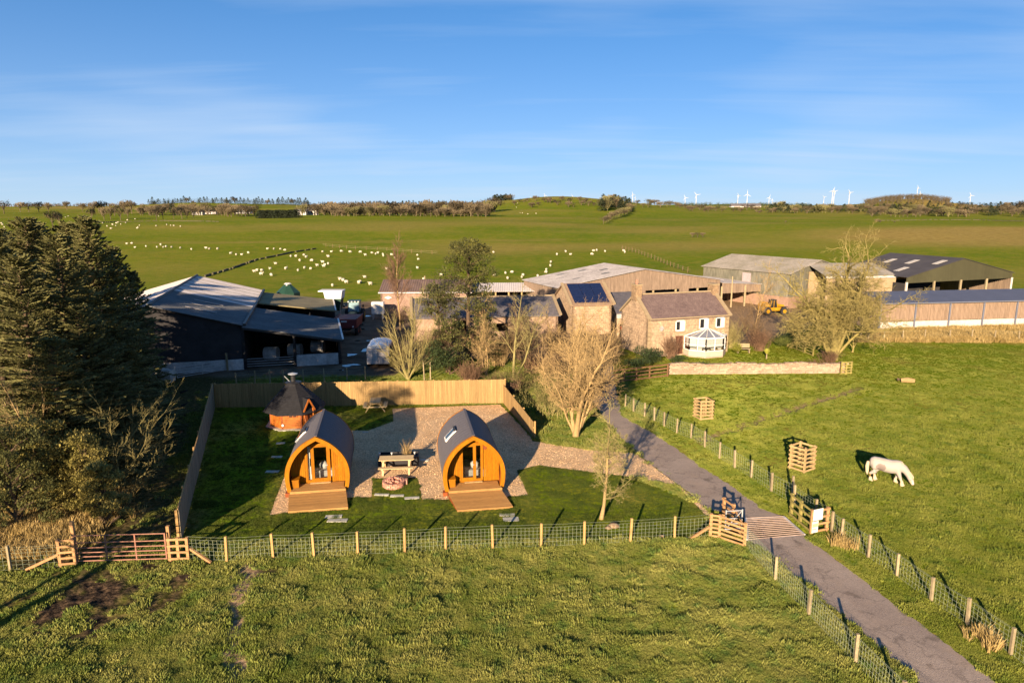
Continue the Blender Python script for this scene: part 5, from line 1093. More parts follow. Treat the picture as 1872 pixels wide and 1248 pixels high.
def olive_shed():
    A = (52.3, 91.5); pr = (.944, .33); al = (-.33, .944); W = 19.6; L = 12; ev, rd = 4.85, 7.05; t = thing('livestock_shed', 'large olive clad gabled shed with a dark roof and pale roof lights, on the right', 'shed', (*A, 0)); B = P2(A, W, pr); Mm = P2(A, W / 2, pr)
    def top(u): return ev + (rd - ev) * (1 - abs(2 * u - 1))
    A_, B_ = v3(A), v3(B); mb = MB(); m = v3(Mm); mb.prism([A_ + V((0, 0, 4.05)), B_ + V((0, 0, 4.15)), B_ + V((0, 0, ev)), m + V((0, 0, rd)), A_ + V((0, 0, ev))], V((*al, 0)) * .1); mb.build('gable_cladding', m_olive, t, world=True)
    mb = MB()
    for k in range(98): u = (k + .5) / 98; q = P2(A, W * u, pr); mb.beam((q[0] + .02, q[1] - .05, 4.1), (q[0] + .02, q[1] - .05, top(u)), .07, .04)
    mb.build('cladding_ribs', m_olive, t, world=True, kind='stuff')
    for u in (0, .25, .5, .75, 1): q = P2(A, W * u, pr); mb = MB(); mb.box((*q, 2.1), (.24, .24, 4.2)); mb.build('post', m_concrete if u in (0, 1) else m_post, t, world=True)
    A1, B1, M1 = (P2(p, L, al) for p in (A, B, Mm)); Ao, Bo, Mo = (P2(p, -.2, al) for p in (A, B, Mm)); k = .3
    wallp(t, 'rear_wall', B1, A1, 0, ev, M('orange_inner_wall', (.30, .18, .08), var=.15), .15); wallp(t, 'side_wall', A1, A, 0, 4.0, m_blackclad, .15); wallp(t, 'side_wall', B, B1, 0, ev, m_pinkwood, .15)  # rear wall has an even orange-brown base colour
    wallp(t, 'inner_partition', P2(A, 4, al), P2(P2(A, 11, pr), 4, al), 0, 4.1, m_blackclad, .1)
    roofq(t, 'roof_slope', (*Mo, rd + .08), (*M1, rd + .08), (*P2(A1, -k, pr), ev + .02), (*P2(Ao, -k, pr), ev + .02), m_darkroof, .35); roofq(t, 'roof_slope', (*P2(Bo, k, pr), ev + .02), (*P2(B1, k, pr), ev + .02), (*M1, rd + .08), (*Mo, rd + .08), m_darkroof, .35)
    for u, v_ in ((.12, .18), (.42, .26), (.70, .30), (.30, .62), (.66, .66)):
        a = V((*Mo, rd + .08)).lerp(V((*M1, rd + .08)), u); b = V((*Ao, ev)).lerp(V((*A1, ev)), u); mb = MB(); mb.beam(a.lerp(b, v_) + V((0, 0, .09)), a.lerp(b, v_ + .2) + V((0, 0, .09)), .8, .03); mb.build('roof_light', m_concrete, t, world=True)
olive_shed()
def navy_shed():
    A = (42.5, 78.9); d = (.989, .151); n = (-.151, .989); L = 27; t = thing('cattle_shed', 'long shed with a blue-grey roof, spaced boarding and white concrete panels, on the right', 'shed', (*A, 0)); B = P2(A, L, d); ev, rd = 3.15, 3.95
    bay = 4.45; k = int(L / bay) + 1
    for i in range(k):
        a = P2(A, i * bay, d); b = P2(A, min(L, (i + 1) * bay - .16), d); wallp(t, 'concrete_panel', a, b, 0, .92 + .02 * (i % 2), m_concrete, .18)
        boards(t, 'spaced_boards', a, b, .98, ev - .08, m_pinkboard, .17, .035, .03, seed=i, rnd=.03)
        q = P2(P2(A, i * bay - .09, d), -.05, n); mb = MB(); mb.box((*q, ev / 2 - .05), (.16, .2, ev - .1), rz=math.atan2(d[1], d[0])); mb.build('post', m_steelblue, t, world=True)
    for z in (1.3, 2.2, 3.0): mb = MB(); q = P2(A, .12, n); r_ = P2(B, .12, n); mb.beam((*q, z), (*r_, z), .08, .12); mb.build('wall_rail', m_pinkboard, t, world=True)
    m1, m2 = P2(A, 3.6, n), P2(B, 3.6, n); C, D = P2(A, 7.2, n), P2(B, 7.2, n)
    roofq(t, 'roof_slope', (*m1, rd + .05), (*m2, rd + .05), (*P2(B, -.3, n), ev), (*P2(A, -.3, n), ev), m_navy, .3); roofq(t, 'roof_slope', (*C, ev), (*D, ev), (*m2, rd + .05), (*m1, rd + .05), m_navy, .3)
    gable(t, 'gable_wall', C, A, 0, ev, rd, m_pinkwood, .12); wallp(t, 'rear_wall', D, C, 0, ev, m_pinkwood, .12); mb = MB(); mb.beam((*P2(A, -.4, n), ev - .04), (*P2(B, -.4, n), ev - .04), .12, .12); mb.build('gutter', m_steelblue, t, world=True)
m_steelblue = M('blue_grey_steel', (.12, .13, .17), rough=.5, var=.15)
navy_shed()

# --- farmhouse with conservatory
def farmhouse():
    A = V((12.75, 64.0)); d = V((.95, .312)).normalized(); n = V((-d.y, d.x)); L = 8.9; t = thing('farmhouse', 'sandstone farmhouse with a purple slate roof, two chimneys and three upstairs windows', 'house', (*A, 0)); B = A + d * L; ev, rd, dep, th = 3.72, 5.55, 5.4, .35
    wins = [(2.95, 4.0, 2.35, 3.4), (6.1 - .55, 6.1 + .5, 2.42, 3.5), (7.9 - .5, 7.9 + .5, 2.45, 3.5)]; door = (3.05, 3.9, .1, 1.9)
    cuts = sorted({0, L} | {x for w_ in wins + [door] for x in w_[:2]})
    for a, b in zip(cuts, cuts[1:]):
        m = (a + b) / 2; hs = sorted([(w_[2], w_[3]) for w_ in wins + [door] if w_[0] < m < w_[1]]); z = 0
        for z0, z1 in hs:
            if z0 > z: wallp(t, 'front_wall', A + d * a, A + d * b, z, z0, m_housestone, th)
            z = z1
        wallp(t, 'front_wall', A + d * a, A + d * b, z, ev, m_housestone, th)
    C = B + n * dep; D = A + n * dep
    wallp(t, 'rear_wall', C, D, 0, ev, m_housestone, th); gable(t, 'gable_wall', D, A, 0, ev, rd, m_housestone, th); gable(t, 'gable_wall', B, C, 0, ev, rd, m_housestone, th)
    ml, mr = (A + D) / 2 + d * .18, (B + C) / 2 - d * .18; k = (rd - ev) / (dep / 2); o = .25
    al, ar, dl, dr = A + d * .18 - n * o, B - d * .18 - n * o, D + d * .18 + n * o, C - d * .18 + n * o; ze = ev - k * o + .10
    roofq(t, 'roof_slope', (*ml, rd + .1), (*mr, rd + .1), (*ar, ze), (*al, ze), m_slate); roofq(t, 'roof_slope', (*dl, ze), (*dr, ze), (*mr, rd + .1), (*ml, rd + .1), m_slate)
    for p, q in ((A, D), (B, C)):
        m = (p + q) / 2; s_ = d * .05 if p is A else -d * .05
        for e in (p - n * .32 if True else p, q + n * .32): mb = MB(); mb.beam((*(m + s_), rd + .2), (*(e + s_), ze + .02), .34, .16); mb.build('verge_coping', m_quoin, t, world=True)
    mb = MB(); mb.beam((*ml, rd + .16), (*mr, rd + .16), .22, .12); mb.build('ridge_stones', m_quoin, t, world=True)
    mb = MB(); mb.beam((*(A - n * .28), ev - .03), (*(B - n * .28), ev - .03), .14, .10); mb.build('gutter', m_quoin, t, world=True)
    for i in range(9):     # dressed corner stones
        for c_, sg in ((A, 1), (B, -1)): w_ = .5 if i % 2 else .3; q = c_ + d * sg * w_ / 2 - n * .01; mb = MB(); mb.box((*q, .2 + i * .4), (w_, .06, .36), rz=math.atan2(d.y, d.x)); mb.build('corner_stone', m_quoin, t, world=True)
    for q, h_ in (((A + D) / 2 + d * .15, 6.5), ((B + C) / 2 - d * .15, 6.25)):
        mb = MB(); mb.box((*q, (rd + h_) / 2 - .1), (.62, .95, h_ - rd + .6), rz=math.atan2(d.y, d.x)); ch = mb.build('chimney', m_stone, t, world=True)
        mb = MB(); mb.box((0, 0, 0), (.74, 1.07, .14), rz=math.atan2(d.y, d.x)); co = mb.build('chimney_coping', m_quoin, ch); co.location = (q.x - A.x, q.y - A.y, h_ + .15); 
        if h_ > 6.3:
            mb = MB(); mb.tube([(0, 0, 0), (0, 0, .45)], [.14, .11], 9); co = mb.build('chimney_pot', m_brick, ch); co.location = (q.x - A.x, q.y - A.y, h_ + .2)
    def fr(x, z0, z1, w_, name, leaf=.5):
        q = A + d * x; mb = MB()
        def pt(u, z, off=0): r_ = q + d * u - n * off; return V((r_.x, r_.y, z))
        t_ = .12
        for a_, b_ in ((pt(0, z0, -.05), pt(0, z1, -.05)), (pt(w_, z0, -.05), pt(w_, z1, -.05))): mb.beam(a_ + V((*d, 0)) * (t_ / 2 * (1 if a_ == pt(0, z0, -.05) else -1)), b_ + V((*d, 0)) * (t_ / 2 * (1 if a_ == pt(0, z0, -.05) else -1)), t_, .12, up=(n.x, n.y, 0))
        mb.beam(pt(0, z0 + .06, -.05), pt(w_, z0 + .06, -.05), .12, .12); mb.beam(pt(0, z1 - .06, -.05), pt(w_, z1 - .06, -.05), .12, .12); mb.beam(pt(w_ * leaf, z0, -.05), pt(w_ * leaf, z1, -.05), .09, .10, up=(n.x, n.y, 0))
        w = mb.build(name, m_white, t, world=True)
        mb = MB(); mb.prism([pt(.1, z0 + .1, -.08), pt(w_ * leaf - .04, z0 + .1, -.08), pt(w_ * leaf - .04, z1 - .1, -.08), pt(.1, z1 - .1, -.08)], (n.x * .02, n.y * .02, 0)); mb.v = [(x - A.x, y - A.y, z) for x, y, z in mb.v]; mb.build('pane', m_darkglass, w)
        mb = MB(); mb.prism([pt(w_ * leaf + .04, z0 + .1, -.08), pt(w_ - .1, z0 + .1, -.08), pt(w_ - .1, z1 - .1, -.08), pt(w_ * leaf + .04, z1 - .1, -.08)], (n.x * .02, n.y * .02, 0)); mb.v = [(x - A.x, y - A.y, z) for x, y, z in mb.v]; mb.build('blind', m_white, w)
        mb = MB(); mb.beam(pt(-.08, z0 - .06, .03), pt(w_ + .08, z0 - .06, .03), .12, .1); mb.v = [(x - A.x, y - A.y, z) for x, y, z in mb.v]; mb.build('sill', m_quoin, w)
    for i, (a, b, z0, z1) in enumerate(wins): fr(a, z0, z1, b - a, 'window', (.56, .62, .64)[i])
    q = A + d * door[0]; mb = MB(); mb.prism([(*(q + n * .15), .1), (*(q + d * .85 + n * .15), .1), (*(q + d * .85 + n * .15), 1.9), (*(q + n * .15), 1.9)], (n.x * .05, n.y * .05, 0)); mb.build('front_door', M('dull_red_paint', (.09, .035, .02)), t, world=True)
    q = A + d * 1.35 - n * .18; mb = MB(); 
    for k in range(3): pass
    mb.tube([(q.x, q.y, 2.75), (q.x - n.x * .04, q.y - n.y * .04, 2.75)], [.22, .24], 14); mb.build('satellite_dish', m_asb, t, world=True)
    mb = MB(); mb.beam((*q, 2.75), (*(q + n * .2), 2.6), .05); mb.build('dish_bracket', m_steel, t, world=True)
    # conservatory: half octagon against the front wall
    c = A + d * 6.05; Lw = 2.05; pts = [c - d * Lw + n * 0, c - d * Lw - n * .85, c - d * .95 - n * 2.0, c + d * .95 - n * 2.0, c + d * Lw - n * .85, c + d * Lw]
    zk, ze_, za = .62, 1.88, 2.62; ap = c - n * .75
    cv = thing('conservatory', 'white conservatory with a glazed pointed roof at the front of the farmhouse', 'conservatory', (*c, 0))
    for a, b in zip(pts, pts[1:]):
        m = (a + b) / 2; e = (b - a); Ln = e.length; e /= Ln
        wallp(cv, 'dwarf_wall', a, b, 0, zk, m_pinkrender, -.12 if False else .12)
        mb = MB()
        for z in (zk + .04, ze_ - .04, 1.2): mb.beam((*a, z), (*b, z), .07, .07 if z != 1.2 else .04)
        kk = max(1, int(Ln / .65))
        for i in range(kk + 1): p = a.lerp(b, i / kk); mb.beam((*p, zk), (*p, ze_), .07, .07)
        w = mb.build('window_frame', m_white, cv, world=True)
        for i in range(kk):
            p, q = a.lerp(b, (i + .06) / kk), a.lerp(b, (i + .94) / kk); g_ = MB(); g_.prism([(*p, zk + .07), (*q, zk + .07), (*q, ze_ - .07), (*p, ze_ - .07)], (0.005, .01, 0)); g_.v = [(x - c.x, y - c.y, z) for x, y, z in g_.v]; g_.build('pane', m_glass, w)
            g_ = MB(); g_.prism([(*(p + n * .06), 1.0), (*(q + n * .06), 1.0), (*(q + n * .06), ze_ - .09), (*(p + n * .06), ze_ - .09)], (0.005, .01, 0)); g_.v = [(x - c.x, y - c.y, z) for x, y, z in g_.v]; g_.build('blind', m_white, w)
        mb = MB(); mb.add([(*a, ze_), (*b, ze_), (*ap, za)], [(0, 1, 2)]); mb.add([(*a, ze_ - .03), (*b, ze_ - .03), (*ap, za - .03)], [(0, 1, 2)]); mb.build('roof_glass', M('tinted_roof_glass', (.16, .17, .20), rough=.15, spec=.6), cv, world=True)
        for i in range(kk + 1): p = a.lerp(b, i / kk); mb = MB(); mb.beam((*p, ze_ + .02), (*ap, za + .02), .07, .05); mb.build('roof_bar', m_white, cv, world=True)
        mb = MB(); mb.beam((*(a - (c - m) * 0), ze_ + .0), (*b, ze_), .12, .10); mb.build('eaves_gutter', m_white, cv, world=True)
    mb = MB(); mb.tube([(*ap, za), (*ap, za + .3)], [.07, .01], 6); mb.build('finial', m_white, cv, world=True); mb = MB(); mb.prism([(*p, .05) for p in pts], (0, 0, .05)); mb.build('floor', m_pale, cv, world=True)
    mb = MB(); mb.prism([(*(p * .9 + c * .1 - n * 0), 1.75) for p in pts], (0, 0, .03)) if False else None
    for px_, lb in ((-1.05, 'left'), (.35, 'middle'), (1.1, 'right')):
        q = c + d * px_ - n * 1.2; tt = thing('wicker_chair', '%s wicker chair inside the conservatory' % lb, 'chair', (*q, .1)); mb = MB(); mb.box((0, 0, .3), (.5, .5, .3)); mb.build('seat', m_pale, tt); mb = MB(); mb.box((0, .24, .68), (.52, .1, .62)); mb.build('backrest', m_white, tt); mb = MB(); mb.box((-.25, 0, .55), (.07, .5, .1)); mb.box((.25, 0, .55), (.07, .5, .1)); mb.build('armrests', m_pale, tt)
    wallp(cv, 'inner_back_wall', pts[0] - n * -.0 + d * .1, pts[-1] - d * .1, .1, 1.86, m_white, -.04)
m_pinkrender = M('pale_pink_render', (.42, .33, .27), rough=.9, var=.1)
farmhouse()

# ------------------------------------------------------------------ machines and yard clutter
def wheel(t, c, r, w_, hub, ax=(1, 0, 0), name='wheel'):
    a = V(ax); c = V(c); mb = MB(); mb.tube([c - a * w_ / 2, c - a * w_ * .42, c + a * w_ * .42, c + a * w_ / 2], [r * .86, r, r, r * .86], 18); wo = mb.build(name, m_tyre, t)
    mb = MB(); mb.tube([c - a * (w_ / 2 + .02), c + a * (w_ / 2 + .02)], r * .5, 12); mb.build('rim', hub, wo)
def telehandler():
    c = at(1407, 573); t = thing('telehandler', 'yellow telescopic handler parked in front of the sheds', 'telehandler', (34.6, 91, 0), R(8)); 
    for x, s in ((-1.15, -1), (1.15, 1)):
        for y in (-.85, .85): wheel(t, (x, y, .52), .52, .4, m_yellow, (0, 1, 0))
    mb = MB(); mb.prism([(-1.75, -.65, .55), (1.55, -.65, .55), (1.55, -.65, 1.0), (-.7, -.65, 1.05), (-.9, -.65, 1.5), (-1.75, -.65, 1.45)], (0, 1.3, 0)); mb.build('body', m_yellow, t)
    mb = MB(); mb.prism([(-.75, -.7, 1.0), (.25, -.7, 1.0), (.1, -.7, 1.95), (-.6, -.7, 1.95)], (0, .75, 0)); mb.build('cab_glass', m_darkglass, t)
    mb = MB(); mb.prism([(-.68, -.74, 1.93), (.16, -.74, 1.93), (.12, -.74, 2.02), (-.64, -.74, 2.02)], (0, .83, 0)); mb.build('cab_roof', m_blackmetal, t)
    for x0, x1 in ((-.75, -.6), (.25, .1), (-.25, -.25)): mb = MB(); mb.beam((x0, -.72, 1.0), (x1, -.72, 1.95), .06); mb.build('cab_pillar', m_yellow, t)
    mb = MB(); mb.beam((-1.6, .35, 1.6), (1.7, .35, 1.05), .26, .28); mb.beam((1.6, .35, 1.08), (2.1, .35, .6), .2, .2); mb.build('boom', m_yellow, t)
    for y in (-.1, .8): mb = MB(); mb.beam((2.15, y, .15), (2.75, y, .12), .1, .06); mb.beam((2.15, y, .1), (2.15, y, .8), .08, .08); mb.build('fork', m_blackmetal, t)
    for x in (-1.15, 1.15):
        for y in (-.9, .9): mb = MB(); mb.box((x, y, 1.10), (.9, .3, .05)); mb.build('mudguard', m_blackmetal, t)
telehandler()
def tractor():
    t = thing('tractor', 'dark green tractor with a glazed cab, facing the camera behind the red trailer', 'tractor', (-19.5, 84.5, 0), R(4))
    for x in (-.95, .95): wheel(t, (x, .9, .82), .82, .45, m_yellow)
    for x in (-.8, .8): wheel(t, (x, -1.3, .6), .6, .36, m_yellow)
    mb = MB(); mb.prism([(-.38, -2, .7), (.38, -2, .7), (.42, -2, 1.35), (-.42, -2, 1.35)], (0, 1.9, .1)); mb.build('bonnet', m_green, t)
    mb = MB(); mb.box((0, .6, 1.0), (1.2, 1.5, .6)); mb.build('body', m_green, t); mb = MB(); mb.prism([(-.75, -.1, 1.3), (.75, -.1, 1.3), (.65, 0, 2.5), (-.65, 0, 2.5)], (0, 1.3, 0)); mb.build('cab_glass', m_blueglass, t)
    mb = MB(); mb.box((0, .6, 2.56), (1.5, 1.6, .14)); mb.build('cab_roof', m_green, t)
    for x in (-.72, .72):
        for y in (-.1, 1.25): mb = MB(); mb.beam((x, y, 1.3), (x * .9, y, 2.5), .07); mb.build('cab_pillar', m_blackmetal, t)
    for k in range(4): mb = MB(); mb.box((-.6 + k * .4, -.22, 2.58), (.16, .06, .1)); mb.build('work_light', m_white, t)
    for x in (-1.0, 1.0): mb = MB(); mb.box((x * 1.15, -.1, 2.05), (.2, .05, .34)); mb.build('mirror', m_blackmetal, t)
    for x in (-.18, .18): mb = MB(); mb.box((x, -2.03, 1.05), (.2, .05, .14)); mb.build('headlight', m_white, t)
tractor()
def red_trailer():
    t = thing('tipping_trailer', 'dull red tipping trailer parked in the shaded yard', 'trailer', (-18.3, 76.6, 0), R(2))
    mb = MB(); mb.prism([(-1.15, -2, .95), (1.15, -2, .95), (1.25, -2, 1.95), (-1.25, -2, 1.95)], (0, 3.8, 0)); mb.build('body', m_red, t)
    for x in (-1.26, 1.26): mb = MB(); mb.beam((x, -2, 1.98), (x, 1.8, 1.98), .08, .1); mb.build('top_rim', m_red, t)
    mb = MB(); mb.box((0, -2.04, 1.45), (2.2, .06, .9)); mb.build('tailgate', m_red, t); mb = MB(); mb.box((-.12, -2.085, 1.72), (.62, .02, .13)); mb.build('name_strip', m_white, t); mb = MB(); mb.box((.85, -2.085, 1.15), (.16, .02, .16)); mb.build('reflector', m_white, t)
    for x in (-1, 1):
        for y in (-.7, .4): wheel(t, (x, y, .46), .46, .35, m_red)
    mb = MB(); mb.box((0, 0, .8), (1.0, 3.6, .2)); mb.build('chassis', m_blackmetal, t)
red_trailer()
def livestock_trailer():
    t = thing('livestock_trailer', 'silver livestock trailer with a rounded roof beside the yard', 'trailer', (-11.75, 59.3, 0), R(5)); W, Ln, h0, h1 = .95, 3.4, .45, 1.85
    for x in (-W, W): mb = MB(); mb.box((x, Ln / 2, (h0 + h1) / 2), (.05, Ln, h1 - h0)); s = mb.build('side_panel', m_steel, t)
    for x in (-W - .03, W + .03):
        for k in range(6): mb = MB(); mb.box((x, .25 + k * .58, (h0 + h1) / 2), (.03, .05, h1 - h0)); mb.build('side_rib', m_steel, t)
    for x in (-W / 2, W / 2):
        mb = MB(); mb.box((x, 0, (h0 + h1) / 2), (W - .03, .05, h1 - h0 - .06)); d_ = mb.build('rear_door', m_asbpale, t)
        for z in (.6, .85, 1.1, 1.35, 1.6): mb = MB(); mb.box((x, -.035, z), (W - .1, .02, .03)); mb.build('door_rib', m_steel, d_)
        mb = MB(); mb.box((x, -.04, 1.15), (.03, .03, 1.2)); mb.build('locking_bar', m_steel, d_)
    mb = MB(); n = 8; arc = [(W * 1.03 * math.cos(math.pi * k / n), h1 + .34 * math.sin(math.pi * k / n)) for k in range(n + 1)]; mb.prism([(x, -.05, z) for x, z in arc], (0, Ln + .1, 0)); ro = mb.build('roof', m_silverroof, t)
    for k in range(5): mb = MB(); mb.prism([(x * 1.015, .2 + k * .72, z + .012) for x, z in arc], (0, .06, 0)); mb.build('roof_rib', m_silverroof, ro)
    mb = MB(); mb.box((0, Ln, (h0 + h1) / 2), (2 * W, .05, h1 - h0)); mb.build('front_panel', m_steel, t); mb = MB(); mb.box((0, Ln / 2, h0), (2 * W, Ln, .08)); mb.build('floor', m_dark, t)
    for x in (-W - .05, W + .05):
        for y in (1.3, 2.0): wheel(t, (x, y, .33), .33, .2, m_steel)
    mb = MB(); mb.beam((0, Ln, .45), (0, Ln + 1.1, .45), .12); mb.build('drawbar', m_blackmetal, t)
m_silverroof = M('pale_blue_silver_sheet', (.55, .60, .68), rough=.35, var=.1, metal=.3)
livestock_trailer()
t = thing('grain_hopper', 'white topped green hopper machine at the end of the mossy roofed shed', 'machine', (-22.4, 86.8, 0)); mb = MB(); mb.prism([(-1, -.8, 2.7), (1, -.8, 2.7), (1.15, -.9, 3.6), (-1.15, -.9, 3.6)], (0, 1.8, 0)); mb.build('hopper', m_silverroof, t); mb = MB(); mb.prism([(-.7, -.7, 1.2), (.7, -.7, 1.2), (1, -.8, 2.7), (-1, -.8, 2.7)], (0, 1.5, 0)); mb.build('lower_bin', m_green, t); mb = MB(); mb.box((-.3, 0, 3.66), (3.0, 1.9, .12)); mb.build('cover', m_white, t)
for x in (-.8, .8): mb = MB(); mb.beam((x, -.6, 0), (x, -.6, 2.8), .1); mb.build('leg', m_steel, t)
t = thing('diesel_tank', 'small white tank on a stand at the corner of the brown stone barn', 'tank', (-17.0, 87, 0)); mb = MB(); mb.box((0, 0, 1.45), (1.5, .9, 1.5)); mb.build('tank', m_white, t)
for x in (-.6, .6):
    for y in (-.35, .35): mb = MB(); mb.box((x, y, .35), (.1, .1, .7)); mb.build('leg', m_steel, t)
for px, py, s_, lb in ((292, 690, .75, 'crumpled white bulk bag, left of the square one, by the shed wall'), (305, 697, 1.0, 'square white bulk bag standing by the metal gate at the shed')):
    c = G(px, py); t = thing('bulk_bag', lb, 'bulk bag', (*c, 0)); mb = MB(); mb.prism([(-.5 * s_, -.45 * s_, 0), (.5 * s_, -.45 * s_, 0), (.58 * s_, -.5 * s_, .5 * s_), (.5 * s_, -.45 * s_, .95 * s_), (-.5 * s_, -.45 * s_, .85 * s_), (-.6 * s_, -.5 * s_, .4 * s_)], (0, .95 * s_, 0)); mb.build('bag', m_concrete, t); mb = MB(); mb.tube([(-.4 * s_, 0, .85 * s_), (-.2 * s_, -.2, 1.1 * s_), (.1, 0, 1.05 * s_), (.4 * s_, 0, .9 * s_)], .06, 5); mb.build('loop', m_white, t)
a = G(325, 693); b = G(415, 678); t = thing('field_gate', 'long galvanised gate standing open against the black shed wall', 'gate', (*a, 0)); L = math.dist(a, b); t.rotation_euler = (0, 0, math.atan2(b[1] - a[1], b[0] - a[0]))
for z in (.15, .33, .52, .74, 1.0): mb = MB(); mb.tube([(0, 0, z), (L, 0, z)], .024, 5); mb.build('bar', m_steel, t)
for x in (0, L * .5, L): mb = MB(); mb.beam((x, 0, .1), (x, 0, 1.05), .05); mb.build('upright', m_steel, t)
c = G(416, 678); mb = MB(); mb.box((0, 0, .8), (.14, .14, 1.6)); o = mb.build('gate_post', m_post); o.location = (*c, 0); tag(o, 'leaning post at the end of the galvanised gate by the black shed', 'post')
# puddles in the yard
def puddle(px, py, w_, h_, z=.035):
    x, y = G(px, py); r = random.Random(int(px)); P = [(x + w_ * (1 + .35 * r.uniform(-1, 1)) * math.cos(a), y + h_ * (1 + .35 * r.uniform(-1, 1)) * math.sin(a), z) for a in [k * 2 * math.pi / 14 for k in range(14)]]
    mb = MB(); mb.add(P, [tuple(range(14))]); o = mb.build('puddle', m_water); tag(o, 'shallow puddle reflecting the sky on the muddy yard', kind='structure')
m_water = M('puddle_water', (.02, .018, .015), rough=.03, spec=1.0, var=.1)
for q in ((643, 648, .5, .8), (667, 640, .35, .9), (633, 669, .4, .35), (647, 667, .5, .3), (622, 677, .3, .18), (657, 594, .6, .5), (661, 602, .5, .3), (668, 578, .8, .4), (654, 623, .3, .2), (674, 623, .25, .2), (337, 740, .16, .5), (334, 762, .14, .4), (336, 716, .18, .5), (331, 790, .12, .3)): puddle(*q)
# oddments: red drum in the cart shed, garden ornaments
t = thing('garden_figure', 'yellow-green topped garden ornament on the farmhouse lawn', 'ornament', (23.9, 63.5, 0)); mb = MB(); mb.tube([(0, 0, 0), (0, 0, .7)], .06, 6); mb.build('stem', m_post, t); mb = MB(); mb.tube([(0, 0, .5), (0, 0, .8), (0, 0, 1.0)], [.12, .3, .1], 8); mb.build('top', m_conifer_yellow, t)
t = thing('red_machine', 'small red machine parked under the cart shed roof', 'machine', (12.6, 75.5, 0)); mb = MB(); mb.box((0, 0, .8), (1.6, 1.6, .7)); mb.build('body', M('bright_red', (.5, .05, .03)), t)
for x in (-.7, .7): wheel(t, (x, -.7, .4), .4, .25, m_red)
t = thing('garden_bench', 'grey bench at the foot of the hedge in the farmhouse garden', 'bench', (22.6, 66.2, 0)); mb = MB(); mb.box((0, 0, .42), (1.3, .4, .06)); mb.build('seat', m_post, t); mb = MB(); mb.box((0, .2, .7), (1.3, .05, .4)); mb.build('backrest', m_post, t)
for x in (-.55, .55): mb = MB(); mb.box((x, 0, .2), (.08, .36, .4)); mb.build('leg', m_post, t)
# ------------------------------------------------------------------ trees
def rot_about(v, ax, a): return Matrix.Rotation(a, 3, ax) @ v
def perp(v):
    u = V((0, 0, 1)) if abs(v.z) < .9 else V((1, 0, 0)); return v.cross(u).normalized()
def grow(mb, r, p, d, L, rad, depth, cfg, tw=None):
    n = cfg.get('seg', 4) if depth > 0 else 2; pts = [p.copy()]; rs = [rad]; d = d.copy()
    up = cfg['up'][min(depth, len(cfg['up']) - 1)]; wob = cfg['wob']; end = cfg.get('taper', .35)
    for i in range(n):
        d = (d + V((r.gauss(0, wob), r.gauss(0, wob), r.gauss(0, wob) * .7 + up / n))).normalized(); p = p + d * (L / n); pts.append(p.copy()); rs.append(rad * (1 - (1 - end) * (i + 1) / n))
    mb.tube(pts, rs, 6 if rad > .08 else (4 if rad > .025 else 3), cap=False)
    if depth == 0: return
    k = cfg['kids'][len(cfg['kids']) - depth] if depth <= len(cfg['kids']) else cfg['kids'][0]
    s0 = cfg['start'] if depth == cfg['depth'] else .18
    for j in range(k):
        u = s0 + (1 - s0) * ((j + r.random()) / k); f = u * n; i = min(int(f), n - 1); q = pts[i].lerp(pts[i + 1], f - i); rr = rs[i] * .62
        dd = (pts[i + 1] - pts[i]).normalized(); ax = rot_about(perp(dd), dd, r.uniform(0, 6.283)); a = R(cfg['ang'] + r.uniform(-14, 14)) * (1.15 if depth == cfg['depth'] else 1)
        nd = rot_about(dd, ax, a); ll = L * cfg['ratio'] * r.uniform(.65, 1.15) * (1.1 - .45 * u if depth == cfg['depth'] else 1.05 - .35 * u)
        grow(mb, r, q, nd, ll, max(rr * cfg.get('rk', .8), cfg['minr']), depth - 1, cfg)
    grow(mb, r, pts[-1], d, L * cfg['ratio'] * .8, rs[-1], depth - 1, cfg)
def bare_tree(name, label, cat, loc, stems, cfg, mat, seed, group=None, twigmat=None):
    r = random.Random(seed); t = thing(name, label, cat, loc, 0, group)
    tr = MB(); cr = MB(); dep = cfg['depth']
    for (d, L, rad) in stems:
        # the trunk is its own part, the branches are another
        d = V(d).normalized(); p = V((r.uniform(-.04, .04), r.uniform(-.04, .04), -.05)); n = 5; pts = [p]; rs = [rad * 1.35]; dd = d.copy()
        for i in range(n): dd = (dd + V((r.gauss(0, cfg['wob'] * .6), r.gauss(0, cfg['wob'] * .6), .05))).normalized(); pts.append(pts[-1] + dd * L / n); rs.append(rad * (1 - .6 * (i + 1) / n))
        tr.tube(pts, rs, 8, cap=False); k = cfg['kids'][0]; s0 = cfg['start']
        for j in range(k):
            u = s0 + (1 - s0) * ((j + r.random() * .9) / k); f = u * n; i = min(int(f), n - 1); q = pts[i].lerp(pts[i + 1], f - i); e = (pts[i + 1] - pts[i]).normalized(); ax = rot_about(perp(e), e, r.uniform(0, 6.283))
            nd = rot_about(e, ax, R(cfg['ang'] * cfg.get('a0', 1.1) + r.uniform(-12, 12))); ll = L * cfg['ratio0'] * r.uniform(.7, 1.1) * (1.12 - .5 * (u - s0) / (1 - s0)); grow(cr, r, q, nd, ll, max(rs[i] * cfg.get('rk0', .45), cfg['minr'] * 2), dep - 1, cfg)
        grow(cr, r, pts[-1], dd, L * cfg['ratio0'], rs[-1], dep - 1, cfg)
    tr.build('trunk', mat, t, smooth=True); cr.build('branches', twigmat or mat, t); return t
def P3(px, py): c = at(px, py); return (c[0], c[1], c[2] if c[1] > 100 else 0)

base = dict(depth=4, kids=(9, 6, 5, 4), start=.3, wob=.16, up=(.12, .12, .2, .25), ang=42, ratio=.55, ratio0=.55, minr=.007, rk=.8)
